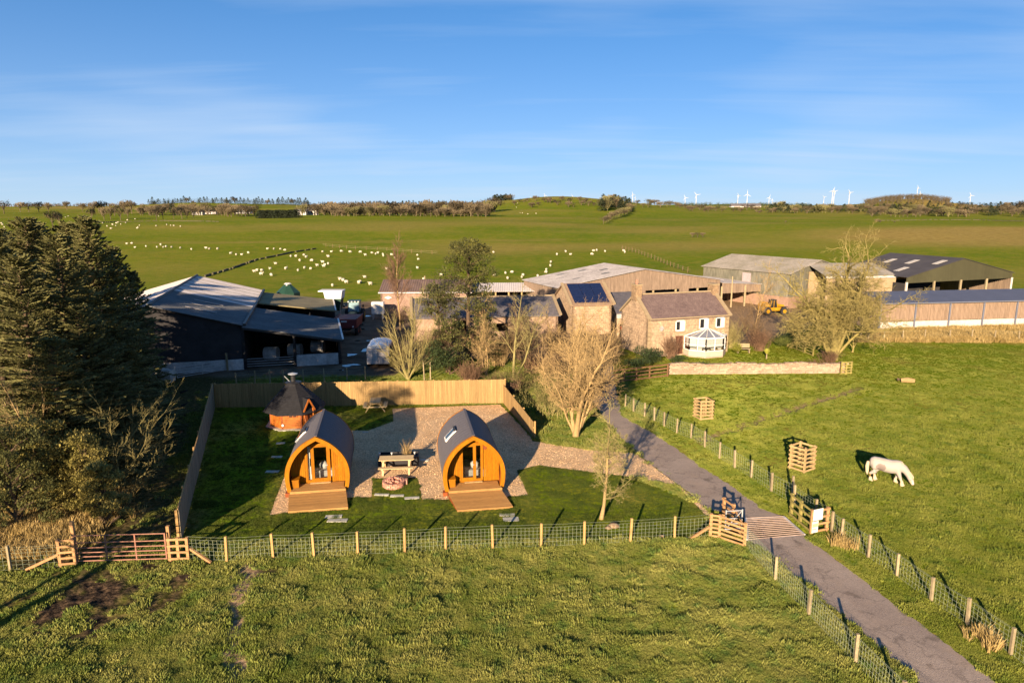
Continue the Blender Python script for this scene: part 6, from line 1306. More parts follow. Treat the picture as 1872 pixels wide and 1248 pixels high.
# young tree on the lawn by the wire fence
bare_tree('bare_tree', 'young bare tree with yellow-green twigs on the lawn by the wire fence', 'tree', P3(1099, 955), [((.08, 0, 1), 3.9, .085)], dict(base, depth=4, kids=(20, 7, 5, 4), minr=.009, start=.27, ang=58, ratio0=.36, ratio=.48, up=(.05, .1, .16, .3), wob=.12, a0=1.0), m_barkpale, 11, twigmat=m_bark)
# large pale bare tree by the drive
bare_tree('bare_tree', 'large pale bare tree with several stems between the drive and the lane', 'tree', P3(1052, 800), [((.02, 0, 1), 5.0, .17), ((.35, .1, 1), 4.2, .10), ((.2, .1, 1), 5.0, .10), ((-.28, .1, 1), 4.4, .12), ((.55, -.1, 1), 3.6, .07), ((-.1, .3, 1), 5.4, .11), ((-.5, .1, 1), 3.6, .08), ((.25, -.2, 1), 4.2, .08)], dict(base, kids=(10, 6, 5, 3), start=.30, ang=40, ratio0=.50, ratio=.52, wob=.17, a0=1.15), m_barkpale, 5)
# lichen covered tall tree by the farmhouse
bare_tree('bare_tree', 'tall broad bare tree covered in green lichen at the end of the garden wall', 'tree', (29.9, 63.0, 0), [((.12, 0, 1), 7.4, .40), ((.45, .1, 1), 6.6, .24), ((-.40, 0, 1), 7.2, .24), ((-.10, .2, 1), 8.0, .2), ((.20, -.1, 1), 8.0, .18), ((-.72, -.1, 1), 6.0, .15), ((.75, 0, 1), 6.2, .15)], dict(base, depth=4, kids=(14, 8, 5, 4), start=.36, ang=52, ratio0=.46, ratio=.54, up=(.06, .02, .04, .02), wob=.24, minr=.014, a0=1.05, taper=.3), m_lichen, 21)
# fan shaped yellow green tree behind the back fence
bare_tree('bare_tree', 'fan shaped yellow-green bare tree right of the livestock trailer', 'tree', (-8.6, 55.6, 0), [((-.55, .1, 1), 3.6, .07), ((-.25, 0, 1), 4.6, .08), ((.0, .1, 1), 5.2, .10), ((.22, 0, 1), 4.6, .08), ((.5, .1, 1), 4.0, .07), ((.75, 0, 1), 3.2, .05), ((-.85, 0, 1), 2.8, .05), ((.1, -.5, 1), 3, .05)], dict(base, depth=3, kids=(13, 6, 4), start=.15, ang=30, ratio0=.42, ratio=.5, wob=.09, up=(.1, .15, .3)), m_bark, 8)
# others in the belt of trees
bare_tree('bare_tree', 'slender bare tree with forked mossy trunk beyond the end of the back fence', 'tree', (.15, 55, 0), [((.14, 0, 1), 5.2, .13), ((.38, .1, 1), 4.6, .10)], dict(base, kids=(9, 6, 4, 3), start=.40, ang=42, ratio0=.42, wob=.17), m_bark, 31)
bare_tree('birch_tree', 'tall thin birch with a reddish haze of twigs in front of the brown stone barn', 'tree', (-12.9, 79, 0), [((.0, 0, 1), 8.0, .10)], dict(base, depth=4, kids=(30, 7, 5, 3), start=.35, ang=28, ratio0=.28, ratio=.55, wob=.07, up=(.15, .2, .2, .2), minr=.009), m_barkpale, 32, twigmat=m_twigred)
for (x, y, h, sd_, lb, mt) in ((-2.2, 57, 6.4, 41, 'thin pole-like bare tree left of the forked mossy tree', m_barkpale), (-2.9, 62, 7.0, 42, 'bare straight trunk just right of the dark pine', m_barkpale), (3.6, 62, 5.8, 43, 'fine twigged golden bare tree in front of the solar barn', m_barkpale), (6.6, 58.5, 6.4, 44, 'twiggy golden bare tree left of the farmhouse', m_barkpale), (5.0, 52.5, 5.6, 45, 'fine golden bare tree behind the large pale one', m_barkpale), (1.9, 60, 6.0, 46, 'grey-brown bare tree in front of the lower stone barn', m_twigbrown), (-5.6, 58, 4.6, 47, 'brown bare tree at the foot of the dark pine', m_twigbrown), (8.9, 61, 4.4, 48, 'low golden bare tree beside the farmhouse gable', m_twigbrown), (-.8, 64, 5.2, 49, 'dusky bare tree between the pine and the forked tree', m_twigbrown), (2.9, 50, 4.6, 50, 'golden thicket tree left of the large pale one', m_barkpale), (4.6, 57.5, 6.6, 51, 'tall golden bare tree in the middle of the belt before the solar barn', m_barkpale), (-7.0, 66, 5.6, 52, 'brown bare tree standing left of the dark pine', m_twigbrown), (.6, 63, 6.2, 53, 'brown bare tree against the slate roofed barn', m_twigbrown), (7.6, 55.5, 5.4, 54, 'golden bare tree beside the brown rail fence', m_barkpale)):
    bare_tree('bare_tree', lb, 'tree', (x, y, 0), [((random.uniform(-.1, .1), 0, 1), h * .62, .07), ((random.uniform(-.4, .4), .1, 1), h * .5, .05), ((random.uniform(-.5, .5), -.1, 1), h * .42, .04)], dict(base, depth=4, kids=(10, 6, 4, 3), start=.25, ang=46, ratio0=.46, ratio=.52, wob=.2, up=(.06, .08, .1, .1), minr=.008), mt, sd_)
bare_tree('bare_tree', 'bare tree in the farmhouse garden beside the yellow handler', 'tree', (24.5, 69.5, 0), [((.1, 0, 1), 3.0, .06), ((-.3, 0, 1), 2.8, .05), ((.4, 0, 1), 2.6, .05)], dict(base, depth=4, kids=(11, 6, 4, 3), start=.15, ang=32, ratio0=.5, wob=.13), m_twigbrown, 61)
bare_tree('bare_tree', 'bare orange-brown tree between the garden and the cattle shed', 'tree', (33.4, 66.5, 0), [((.0, 0, 1), 3.0, .07), ((.3, 0, 1), 2.8, .05)], dict(base, depth=4, kids=(11, 6, 4, 3), start=.15, ang=38, ratio0=.5, wob=.15), m_lichen, 62)
bare_tree('bare_tree', 'small bare tree left of the tall lichen covered one', 'tree', (27.4, 77, 0), [((.0, 0, 1), 5.4, .08)], dict(base, depth=4, kids=(14, 6, 4, 3), start=.3, ang=38, ratio0=.38, wob=.12), m_barkpale, 63)

# shrubs: twigs plus small leaves
def leaf_cloud(r, n, rx, ry, rz, s, z0=0, shell=.45, lobes=6, tall=1):
    mb = MB(); L = [(r.uniform(-.55, .55), r.uniform(-.55, .55), r.uniform(-.25, .6), r.uniform(.4, .65)) for _ in range(lobes)]
    for i in range(n):
        c = r.choice(L); th = r.uniform(0, 6.283); ph = math.acos(r.uniform(-1, 1)); q = (shell + (1 - shell) * r.random() ** .7) * c[3]
        x = (c[0] + q * math.sin(ph) * math.cos(th)) * rx; y = (c[1] + q * math.sin(ph) * math.sin(th)) * ry; z = z0 + rz * (.5 + .5 * (c[2] + q * math.cos(ph)))
        if z < .02: z = .02 + .1 * r.random()
        a = V((r.gauss(0, 1), r.gauss(0, 1), r.gauss(0, 1))).normalized(); b = perp(a); ss = s * r.uniform(.5, 1.3); p = V((x, y, z)); mb.add([p - a * ss * tall, p + b * ss * .45, p + a * ss * tall, p - b * ss * .45], [(0, 1, 2, 3)])
    return mb
def shrub(label, loc, rx, ry, rz, mat, n=2600, s=.07, seed=1, twig=None, name='shrub', cat='shrub', twn=26, group=None, lobes=6):
    r = random.Random(seed); t = thing(name, label, cat, (loc[0], loc[1], 0), 0, group)
    if n: leaf_cloud(r, n, rx, ry, rz, s, lobes=lobes).build('foliage', mat, t)
    if twig:
        mb = MB(); cfg = dict(base, depth=2, kids=(6, 5), start=.2, ang=26, ratio=.5, wob=.1, up=(.1, .1), minr=.006)
        for i in range(twn): a = r.uniform(0, 6.283); e = r.uniform(.1, 1.0); d = V((math.cos(a) * e * rx / rz * 1.1, math.sin(a) * e * ry / rz, 1)).normalized(); grow(mb, r, V((r.gauss(0, rx * .18), r.gauss(0, ry * .18), 0)), d, rz * r.uniform(.45, .7), .018, 2, cfg)
        mb.build('stems', twig, t)
    return t
shrub('broad olive green shrub thicket beside the short board fence', (2.6, 45.6), 2.6, 2.6, 3.1, m_shrub, 5200, .055, 2, m_bark, twn=46)
shrub('olive shrub at the right end of the back fence', (.5, 51.2), 1.8, 1.5, 2.3, m_shrub, 2600, .055, 3, m_twigbrown)
shrub('smaller yellow-green shrub under the large pale bare tree', (4.6, 46.6), 1.8, 1.6, 2.2, m_shrub, 2200, .055, 4, m_bark)
shrub('dark reddish shrub in the corner behind the back fence', (-.1, 49.6), .9, .8, 1.5, m_twigred, 700, .06, 5, m_twigred)
shrub('red-brown twiggy shrub behind the board fence', (-3.5, 54.6), 1.9, 1.2, 1.9, m_twigred, 0, .05, 6, m_twigred, twn=90)
shrub('olive brown shrub behind the right part of the board fence', (-1.4, 53.5), 1.3, 1.1, 1.3, m_shrub, 1300, .05, 7, m_twigbrown)
shrub('dark green shrub under the pine behind the board fence', (-5.6, 55.8), 1.8, 1.6, 3.4, m_evergreen, 3600, .075, 8)
shrub('dark evergreen shrub at the left corner of the farmhouse', (12.4, 60.6), 1.7, 1.5, 1.9, m_evergreen, 3600, .07, 9)
shrub('low dark evergreen beside the brown rail fence', (10.6, 59.2), 1.4, 1.0, 1.1, m_evergreen, 1800, .07, 10)
shrub('reddish bare climber against the farmhouse front', (14.9, 63.6), 1.3, .6, 2.4, m_twigred, 0, .05, 11, m_twigred, twn=60)
shrub('low green shrub left of the conservatory', (15.3, 61.4), 1.0, .7, .9, m_evergreen, 1300, .06, 12)
shrub('small green shrub by the garden wall below the conservatory', (16.9, 59.8), .8, .5, .6, m_evergreen, 800, .05, 13)
shrub('golden upright conifer right of the conservatory', (21.6, 64.4), .75, .65, 1.5, m_conifer_yellow, 1500, .05, 14, lobes=3)
shrub('tall bare brown shrub right of the farmhouse', (22.2, 68.3), 1.8, 1.3, 3.0, m_twigbrown, 900, .05, 15, m_bark, twn=60)
shrub('dark red-brown bush in the farmhouse garden', (24.6, 67.2), 1.7, 1.4, 2.2, m_twigred, 1700, .06, 16, m_twigred, twn=50)
shrub('dark red-brown bush behind the bench', (25.6, 70.5), 1.6, 1.4, 1.9, m_twigbrown, 900, .06, 17, m_twigred, twn=50)
shrub('rounded green bush in the farmhouse garden', (27.3, 67.6), 1.3, 1.1, 1.5, M('fresh_green_leaves', (.12, .15, .03), c2=(.2, .22, .05), trans=.15, var=.2), 2600, .06, 18)
shrub('dark spruce-like bush behind the small rail fence', (29.0, 69.4), 1.5, 1.3, 2.6, m_evergreen, 2600, .08, 19)
shrub('dark bramble at the foot of the tall lichen covered tree', (28.9, 61.4), 1.5, 1.0, 1.2, m_twigred, 900, .06, 20, m_twigred, twn=40)
shrub('straggly reddish shrub left of the tall tree trunk', (27.2, 60.4), 1.2, .7, .7, m_twigred, 300, .05, 21, m_twigred, twn=30)
shrub('bare bush by the fence corner right of the tall tree', (33.0, 69.6), 1.6, 1.2, 1.7, m_twigbrown, 300, .05, 22, m_barkdark, twn=50)
shrub('dark shrub behind the forked bare tree', (1.6, 57.6), 1.8, 1.4, 2.1, m_twigbrown, 1500, .07, 23, m_twigred, twn=50)
shrub('brown bramble thicket at the fork of the lane', (6.4, 52), 1.7, 1.6, 1.5, m_twigbrown, 1200, .06, 24, m_twigred, twn=50)
shrub('dark hedge in front of the lower stone barn', (-7.5, 69.5), 2.4, 1.4, 1.8, m_barkdark, 1500, .09, 25, m_barkdark, twn=50)
for i_, (x_, y_, r_, h_, lb_) in enumerate(((-10.4, 60.5, 1.6, 2.4, 'dark brown twiggy bush behind the livestock trailer'), (-7.0, 61.0, 1.7, 3.2, 'brown twiggy bush left of the pine trunk'), (-1.2, 60.5, 1.6, 3.0, 'brown twiggy bush right of the pine trunk'), (1.0, 66.0, 1.8, 3.2, 'dark twiggy bush close to the lower stone barn'), (4.4, 65.5, 1.8, 3.0, 'golden brown bush in front of the solar barn'), (6.8, 63.0, 1.7, 3.2, 'golden brown bush left of the farmhouse gable'), (-3.8, 66.5, 2.0, 2.6, 'dusky bush in front of the slate roofed barn'), (3.6, 55.8, 1.5, 2.4, 'pale brown bush behind the large pale tree'))):
    shrub(lb_, (x_, y_), r_, r_ * .8, h_, (m_twigbrown, m_twigred)[i_ % 2], 700, .06, 120 + i_, (m_twigred, m_twigbrown, m_barkpale)[i_ % 3], twn=80)
shrub('dark bare bush at the corner of the brown stone barn', (-13.6, 84), 1.7, 1.4, 2.2, m_barkdark, 900, .09, 26, m_barkdark, twn=50)
shrub('brown bush between the bare trees left of the farmhouse', (9.3, 65), 1.6, 1.3, 2.0, m_twigbrown, 900, .07, 27, m_twigbrown, twn=40)

# conifers
def spruce_mesh(seed, H=12.0, Rr=3.5, nb=190, s=1.0):
    r = random.Random(seed); mb = MB(); tr = MB(); tr.tube([(0, 0, 0), (0, 0, H * .5), (0, 0, H * .99)], [.24, .15, .02], 7, cap=False); bm_ = MB()
    for i in range(nb):
        u = (i + r.random()) / nb; u = u ** .85; z = .25 + (H - .5) * u; L = Rr * (1 - u) ** .62 * r.uniform(.6, 1.12) + .30; a = i * 2.399 + r.uniform(-.3, .3); el = R(r.uniform(-2, 22) + 38 * u * u)
        d = V((math.cos(a) * math.cos(el), math.sin(a) * math.cos(el), math.sin(el))); p = V((0, 0, z)); n = max(3, int(L / .26)); pts = [p.copy()]
        for k in range(n): d = (d + V((0, 0, -.05 if k < n * .6 else .07)) + V((r.gauss(0, .04), r.gauss(0, .04), 0))).normalized(); p = p + d * (L / n); pts.append(p.copy())
        bm_.tube([pts[0], pts[len(pts) // 2], pts[-1]], [.035, .02, .006], 3, cap=False)
        side = V((-d.y, d.x, 0)).normalized()
        for k in range(max(1, int(n * .22)), n + 1):
            f = k / n; wl = (.20 + .62 * min(1, (1 - f) * 2.2) * min(1, L / 2)) * r.uniform(.6, 1.15)
            for sg in (-1, 1):
                q = pts[k]; e = (d * .75 + side * sg * .8 + V((0, 0, r.uniform(-.30, .22)))).normalized(); tip = q + e * wl
                for w_ in range(3):
                    m = q + (tip - q) * ((w_ + .35) / 3); ax = perp(e) if r.random() < .5 else V((0, 0, 1)).cross(e).normalized(); nn_ = e.cross(ax)
                    for sgn in (-1, 1):
                        x1 = m + e * .15 + (ax * .10 + nn_ * .03) * sgn * s; mb.add([m - e * .05, m + e * .06 + ax * .015 * sgn, x1 + e * .02, x1 - e * .07], [(0, 1, 2, 3)])
                    mb.add([m - e * .09 * s, m + nn_ * .05 * s, m + e * .16 * s, m - nn_ * .05 * s], [(0, 1, 2, 3)])
    return tr, bm_, mb
SPR = []
for sd_ in (3, 4, 5):
    a, b, c = spruce_mesh(sd_); SPR.append((a.mesh('spruce_trunk', m_barkdark, True), b.mesh('spruce_branch', m_barkdark), c.mesh('spruce_needles', m_spruce)))
def spruce(label, x, y, H, Rr, k, rz=0, lean=0):
    t = thing('spruce_tree', label, 'tree', (x, y, 0), rz, 'conifers along the left edge'); s = (Rr / 3.5, Rr / 3.5, H / 12)
    for nm, me in zip(('trunk', 'branches', 'crown'), SPR[k]): inst(nm, me, t, scale=s)
for i, (px, py, Y, Rr, lb) in enumerate(((152, 400, 40.5, 3.6, 'tallest spruce, its tip breaking the skyline left of centre of the conifer belt'), (42, 402, 42, 3.8, 'tall spruce with its tip near the left edge of the picture'), (196, 452, 46, 2.6, 'dark spruce on the right of the conifer belt'), (228, 498, 52.5, 2.3, 'lowest darkest spruce at the right end of the belt, against the black shed'),
                                        (96, 432, 37, 3.6, 'spruce in front between the two tall tips'), (20, 470, 34, 3.6, 'spruce at the left edge in front'), (-40, 405, 38, 4.0, 'spruce cut by the left edge of the picture'), (160, 500, 41, 2.6, 'smaller spruce in front of the dark right hand ones'), (120, 560, 35, 2.9, 'lower spruce in the middle of the belt'), (196, 570, 46, 2.3, 'low spruce by the muddy track'), (-10, 420, 50, 3.6, 'spruce behind at the far left'), (118, 408, 47, 3.9, 'rear spruce between the two tallest'), (60, 410, 46, 3.8, 'rear spruce behind the tip near the left edge'), (60, 620, 32.5, 2.9, 'low spruce in front near the left edge'), (150, 600, 36.5, 2.7, 'low dark spruce reaching down behind the bare branches'), (205, 640, 40, 2.3, 'lowest small spruce beside the muddy track'), (105, 680, 33.5, 2.4, 'small spruce among the bushy pines'), (-60, 420, 41, 4, 'spruce outside the left edge of the picture'), (-160, 420, 43, 4, 'second spruce outside the left edge'), (-110, 430, 50, 4, 'third spruce outside the left edge'), (-230, 420, 42, 4, 'fourth spruce outside the left edge'), (-20, 430, 55, 3.6, 'rear spruce near the shed at the left edge'))):
    x = (px - 936) / 1288.6 * Y; dep = PITCH + math.atan((py - 624) / 1265); H = CAM_H - Y * math.tan(dep); spruce(lb, x, Y, H, Rr, i % 3, rz=i * 1.3)
# trees left of the picture whose shadows fall across the track, lawn and yard
def scots(label, x, y, h0, H, Rr, seed, n=5200, mat=None, lean=(0, 0), s=.13, group=None):
    r = random.Random(seed); t = thing('pine_tree', label, 'tree', (x, y, 0), 0, group); mb = MB(); k_ = H / 11; mb.tube([(0, 0, 0), (lean[0] * .4, lean[1] * .4, H * .45), (lean[0], lean[1], H * .93)], [.22 * k_, .16 * k_, .04 * k_], 8, cap=False); mb.build('trunk', m_barkdark, t)
    lb = MB(); cl = MB()
    for i in range(24):
        a = i * 2.4 + r.uniform(-.3, .3); u = (i + .5) / 24; z = h0 + (H - h0) * u * .93; w_ = Rr * (1 - .5 * u) * r.uniform(.45, 1.2); c = V((lean[0] * z / H + math.cos(a) * w_ * .78, lean[1] * z / H + math.sin(a) * w_ * .78, z + .25)); p0 = V((lean[0] * z / H, lean[1] * z / H, z - .5))
        lb.tube([p0, p0.lerp(c, .5) + V((0, 0, .1)), c], [.08, .05, .02], 4, cap=False); q = Rr * .30 * r.uniform(.7, 1.25)
        for k in range(n // 24):
            th = r.uniform(0, 6.283); ph = math.acos(r.uniform(-.8, 1)); rr = q * (.5 + .5 * r.random()); p = c + V((math.sin(ph) * math.cos(th) * rr * 1.2, math.sin(ph) * math.sin(th) * rr * 1.2, math.cos(ph) * rr * .7)); e = V((r.gauss(0, .7), r.gauss(0, .7), abs(r.gauss(.4, .6)))).normalized(); b = perp(e); ss = s * r.uniform(.6, 1.3)
            cl.add([p, p + b * ss * .28 + e * ss * .5, p + e * ss * 1.3, p - b * ss * .28 + e * ss * .5], [(0, 1, 2, 3)])
    lb.build('branches', m_barkdark, t); cl.build('crown', mat or m_pine, t); return t
scots('tall dark Scots pine with rounded clumps rising behind the stone barns', -4.1, 63, 4.6, 11.0, 3.3, 70, 13000, s=.17, lean=(.2, 0))
scots('low spreading limb of pine in front of the brown stone barn', -7.0, 65, 3.4, 6.8, 2.4, 71, 4600, s=.18)
scots('bushy pine right of the tall dark one', -2.6, 60, 1.0, 5.6, 1.6, 72, 4200, s=.17)
scots('bushy dark pine below the tall one, behind the board fence', -5.3, 57.4, .4, 4.6, 2.0, 73, 5200, s=.17)
scots('high crowned pine outside the left edge, casting a shadow over the lawn', -25.6, 18, 8, 13.4, 3.3, 74, 5200, s=.2)
scots('low pine outside the picture to the left of the gate', -20.9, 14, 4.2, 7.8, 3.1, 78, 7000, s=.2)
scots('high crowned pine outside the picture, level with the gate', -23.6, 24, 7.4, 13.2, 3.2, 79, 7000, s=.2)
scots('high crowned pine beside the camera, casting patches of shade on the hut', -21.8, 8, 7.5, 12.6, 2.9, 75, 4600, s=.2)
# yellow-green bushy pines and straggly stems at the foot of the spruces
for i, (px, Y, H, Rr, lb) in enumerate(((25, 30.2, 4.6, 1.8, 'yellow-green bushy pine at the lower left edge'), (112, 30.6, 3.6, 1.5, 'yellow-green bushy pine above the left end of the field gate'), (60, 32.5, 5.2, 1.9, 'taller yellow-green pine behind the two bushy ones'), (-30, 28.6, 4.6, 1.8, 'bushy pine cut by the left edge'), (140, 29.0, 2.8, 1.1, 'low yellow-green pine bush by the track'))):
    scots(lb, (px - 936) / 1240 * Y * .985, Y, .2, H, Rr, 80 + i, 10500, m_yellowpine if i in (0, 1, 4) else m_pine, s=.11, group='bushy pines at the foot of the spruces')
bare_tree('bare_tree', 'pale leafless tree with long branches sweeping right in front of the spruces', 'tree', (-21.6, 34.2, 0), [((.35, -.2, 1), 4.0, .10), ((.75, -.1, 1), 3.8, .08), ((1.25, 0, 1), 3.9, .07), ((.05, -.3, 1), 4.6, .08), ((1.5, .2, .7), 3.3, .06)], dict(base, depth=4, kids=(9, 5, 3, 2), start=.25, ang=32, ratio0=.5, ratio=.5, wob=.13, up=(.05, .1, .12, .3), minr=.008), m_bark, 91)
bare_tree('bare_tree', 'pale spreading bare shrub low down beside the muddy track', 'tree', (-19.9, 32.6, 0), [((.9, -.2, 1), 2.6, .05), ((.4, -.3, 1), 2.8, .05), ((1.4, 0, .8), 2.3, .04), ((-.3, -.2, 1), 2.6, .04)], dict(base, depth=4, kids=(8, 4, 3, 2), start=.2, ang=34, ratio0=.5, ratio=.5, wob=.14, up=(.05, .1, .12, .3), minr=.008), m_bark, 93)
bare_tree('bare_tree', 'thin grey bare tree against the middle of the spruce belt', 'tree', (-24.2, 34.5, 0), [((.1, -.2, 1), 5.6, .07), ((-.3, -.2, 1), 5.0, .06), ((.5, -.2, 1), 5.2, .06)], dict(base, depth=4, kids=(10, 5, 4, 3), start=.35, ang=36, ratio0=.4, ratio=.5, wob=.14, minr=.008), m_bark, 94)
bare_tree('bare_tree', 'dead looking pale stems standing among the bushy pines', 'tree', (-22.6, 31.6, 0), [((.02, 0, 1), 6.0, .07), ((.12, 0, 1), 5.4, .05), ((-.15, 0, 1), 5.0, .05)], dict(base, depth=3, kids=(10, 4, 3), start=.4, ang=45, ratio0=.22, ratio=.5, wob=.1), m_barkpale, 92)

# ------------------------------------------------------------------ far trees, hedges and woods
def far_bare_mesh(seed, n=230, cone=False):
    r = random.Random(seed); mb = MB()
    if cone:
        for i in range(n):
            u = r.random() ** .8; a = r.uniform(0, 6.283); w_ = .34 * (1 - u) ** .8 + .02; p = V((math.cos(a) * w_ * r.uniform(.4, 1), math.sin(a) * w_ * r.uniform(.4, 1), .03 + u * .95)); e = V((math.cos(a), math.sin(a), -.3)).normalized(); b = perp(e); mb.add([p - e * .07, p + b * .03, p + e * .07 - V((0, 0, .02)), p - b * .03], [(0, 1, 2, 3)])
    else:
        L = [(r.uniform(-.22, .22), r.uniform(-.22, .22), r.uniform(.45, .75), r.uniform(.17, .27)) for _ in range(7)]
        mb.tube([(0, 0, 0), (0, 0, .5)], [.025, .015], 5, cap=False)
        for c in L: mb.tube([(0, 0, .22), (c[0] * .6, c[1] * .6, c[2] * .75), (c[0] * 1.1, c[1] * 1.1, c[2])], [.014, .010, .004], 3, cap=False)
        for i in range(n):
            c = r.choice(L); th = r.uniform(0, 6.283); ph = math.acos(r.uniform(-.7, 1)); q = c[3] * r.random() ** .4; p = V((c[0] + q * math.sin(ph) * math.cos(th), c[1] + q * math.sin(ph) * math.sin(th), c[2] + q * math.cos(ph))); e = V((p.x - c[0] * .5, p.y - c[1] * .5, p.z - .35 + r.uniform(0, .2))).normalized(); b = perp(e); s_ = r.uniform(.03, .075); mb.add([p - e * s_, p + b * s_ * .28, p + e * s_, p - b * s_ * .28], [(0, 1, 2, 3)])
    return mb
FB = [far_bare_mesh(i, 420).mesh('bare_crown', m_farbare) for i in range(6)]; FO = [far_bare_mesh(20 + i, 420).mesh('bare_crown', m_farolive) for i in range(2)]; FC = [far_bare_mesh(40 + i, 150, True).mesh('conifer_crown', m_fargreen) for i in range(4)]
rr = random.Random(99)
def far_tree(px, Y, hpx, kind, label, group, wide=1.0, sink=.0):
    x, y, z = az(px, Y); h = hpx * Y / 1290; me = rr.choice({'b': FB, 'o': FO, 'c': FC}[kind]); w_ = h * wide * rr.uniform(.9, 1.15)
    o = inst('far_conifer' if kind == 'c' else 'far_tree', me, None, (x, y, z - h * sink), (0, 0, rr.uniform(0, 6.28)), (w_, w_, h)); tag(o, label, 'tree', group)
for px, Y, h in ((6, 640, 30), (36, 700, 20), (52, 690, 22), (70, 720, 21), (88, 700, 20), (122, 760, 18), (150, 740, 18), (168, 640, 27), (186, 650, 27), (208, 620, 25), (226, 640, 28), (240, 660, 26)): far_tree(px, Y, h, 'b', 'bare tree on the skyline at the far left', 'bare trees on the left skyline', 1.15)
for px, Y, h in ((92, 300, 34), (106, 310, 26)): far_tree(px, Y, h, 'b', 'round brown bare tree in the field behind the spruce tips', 'round trees behind the spruce tips', 1.1)
for px, Y, h in ((165, 440, 24), (188, 430, 27), (200, 445, 25), (218, 430, 28), (232, 450, 22), (284, 430, 25), (296, 435, 27), (316, 440, 20), (331, 428, 24), (340, 432, 20), (352, 440, 15)): far_tree(px, Y, h, 'b', 'separate bare tree in the sheep field, upper left', 'bare trees in the sheep field')
def wood(n, x0, x1, Y0, Y1, h0, h1, mix, label, group, wide=1.0):
    for i in range(n): far_tree(x0 + (x1 - x0) * (i + rr.random()) / n, rr.uniform(Y0, Y1), rr.uniform(h0, h1), rr.choices('boc', mix)[0], label, group, wide * 1.25, .13)
wood(30, 250, 420, 560, 700, 17, 25, (8, 1, 1), 'bare tree in the wood left of the far hedge', 'bare wood at upper left', 1.2)
wood(14, 400, 468, 470, 540, 20, 30, (8, 1, 0), 'bare tree in front of the far farm, upper left', 'bare trees before the far farm', 1.2)
wood(20, 545, 640, 560, 680, 18, 28, (8, 2, 0), 'bare tree beside the far stone farmhouse', 'bare trees by the far farmhouse', 1.2)
wood(62, 600, 905, 480, 600, 24, 34, (9, 1.5, 0), 'bare tree in the long wood on the hillside', 'long bare wood on the hillside', 1.15)
wood(22, 610, 740, 455, 475, 15, 24, (8, 3, 0), 'low bare tree at the near edge of the long wood', 'near edge of the long wood', 1.3)
wood(26, 740, 900, 485, 500, 15, 22, (8, 1, 0), 'bare tree at the right edge of the long wood', 'right edge of the long wood', 1.2)
wood(44, 470, 545, 430, 436, 16, 18, (0, 0, 1), 'dark clipped-looking conifer in the far hedge', 'dark conifer hedge', 1.6)
wood(46, 270, 560, 1150, 1300, 12, 17, (1, 0, 9), 'conifer on the left skyline plantation', 'plantation on the left skyline', .9)
wood(58, 640, 905, 950, 1060, 11, 15, (1, 0, 9), 'conifer on the ridge behind the long wood', 'conifers on the ridge', 1.0)
wood(22, 900, 936, 900, 960, 17, 22, (1, 0, 9), 'conifer in the clump at the end of the ridge', 'clump at the end of the ridge', 1.2)
wood(22, 940, 1095, 640, 740, 8, 14, (9, 2, 0), 'small bare tree on the hillside in the middle distance', 'small trees on the middle hill', 1.3)
wood(26, 1098, 1152, 600, 680, 20, 28, (1, 2, 8), 'conifer in the small plantation on the middle hill', 'small plantation on the middle hill', 1.2)
for k in range(17): u = k / 16; far_tree(1104 + 50 * u, 370 + 230 * u, rr.uniform(12, 17), 'bo'[k % 2], 'bush in the hedge running down from the small plantation', 'hedge below the small plantation', 1.5)
wood(30, 1160, 1420, 700, 860, 8, 14, (9, 3, 0), 'low bare tree in the hedge beyond the right hand field', 'hedge beyond the right field', 1.6)
wood(50, 1410, 1600, 700, 900, 12, 20, (4, 2, 6), 'tree in the mixed belt right of centre', 'mixed belt right of centre', 1.4)
wood(70, 1590, 1880, 560, 760, 13, 22, (8, 2, 3), 'tree in the mixed wood on the right', 'mixed wood on the right', 1.35)
wood(40, 1600, 1880, 780, 880, 14, 20, (2, 0, 9), 'conifer behind the mixed wood on the right', 'conifers behind the mixed wood', 1.1)
for px, Y, h in ((1278, 262, 12), (1268, 262, 10), (1288, 262, 10), (1605, 380, 9), (1612, 385, 7), (1638, 385, 5), (1438, 400, 4)): far_tree(px, Y, h, 'b', 'low bare bush alone in the right hand field', 'lone bushes in the right field', 1.6)
def far_mass(label, x0, x1, Y0, Y1, n, h0, h1, mat, cone, seed):       # farthest woods read as one mass
    r = random.Random(seed); X = []; src = far_bare_mesh(seed, 26, cone); mb = MB()
    for i in range(n):
        px = r.uniform(x0, x1); Y = r.uniform(Y0, Y1); x, y, z = az(px, Y); h = r.uniform(h0, h1) * Y / 1290; a = r.uniform(0, 6.28); ca, sa = math.cos(a) * h * 1.2, math.sin(a) * h * 1.2
        mb.add([(x + p[0] * ca * 1.3 - p[1] * sa * 1.3, y + p[0] * sa * 1.3 + p[1] * ca * 1.3, z + p[2] * h) for p in src.v], src.f)
    tag(mb.build('far_wood', mat), label, 'wood', kind='stuff')
far_mass('brown wood covering the round hill on the right skyline', 1580, 1735, 1380, 1620, 420, 9, 12, m_farbare, False, 1)
far_mass('distant dark wood along the right horizon', 1240, 1480, 1900, 2300, 300, 6, 9, m_fargreen, False, 2)
far_mass('distant wood along the horizon at the far right', 1680, 1900, 1700, 2100, 260, 6, 9, m_fargreen, True, 3)
far_mass('dark wooded knoll left of the small plantation', 1052, 1098, 1850, 1980, 130, 6, 8, m_fargreen, False, 4)
far_mass('dark plantation on the left skyline', 275, 565, 1120, 1300, 420, 7, 10, m_fargreen, True, 6)
far_mass('distant wood along the left horizon', -40, 300, 1400, 1700, 300, 6, 9, m_farbare, False, 5)
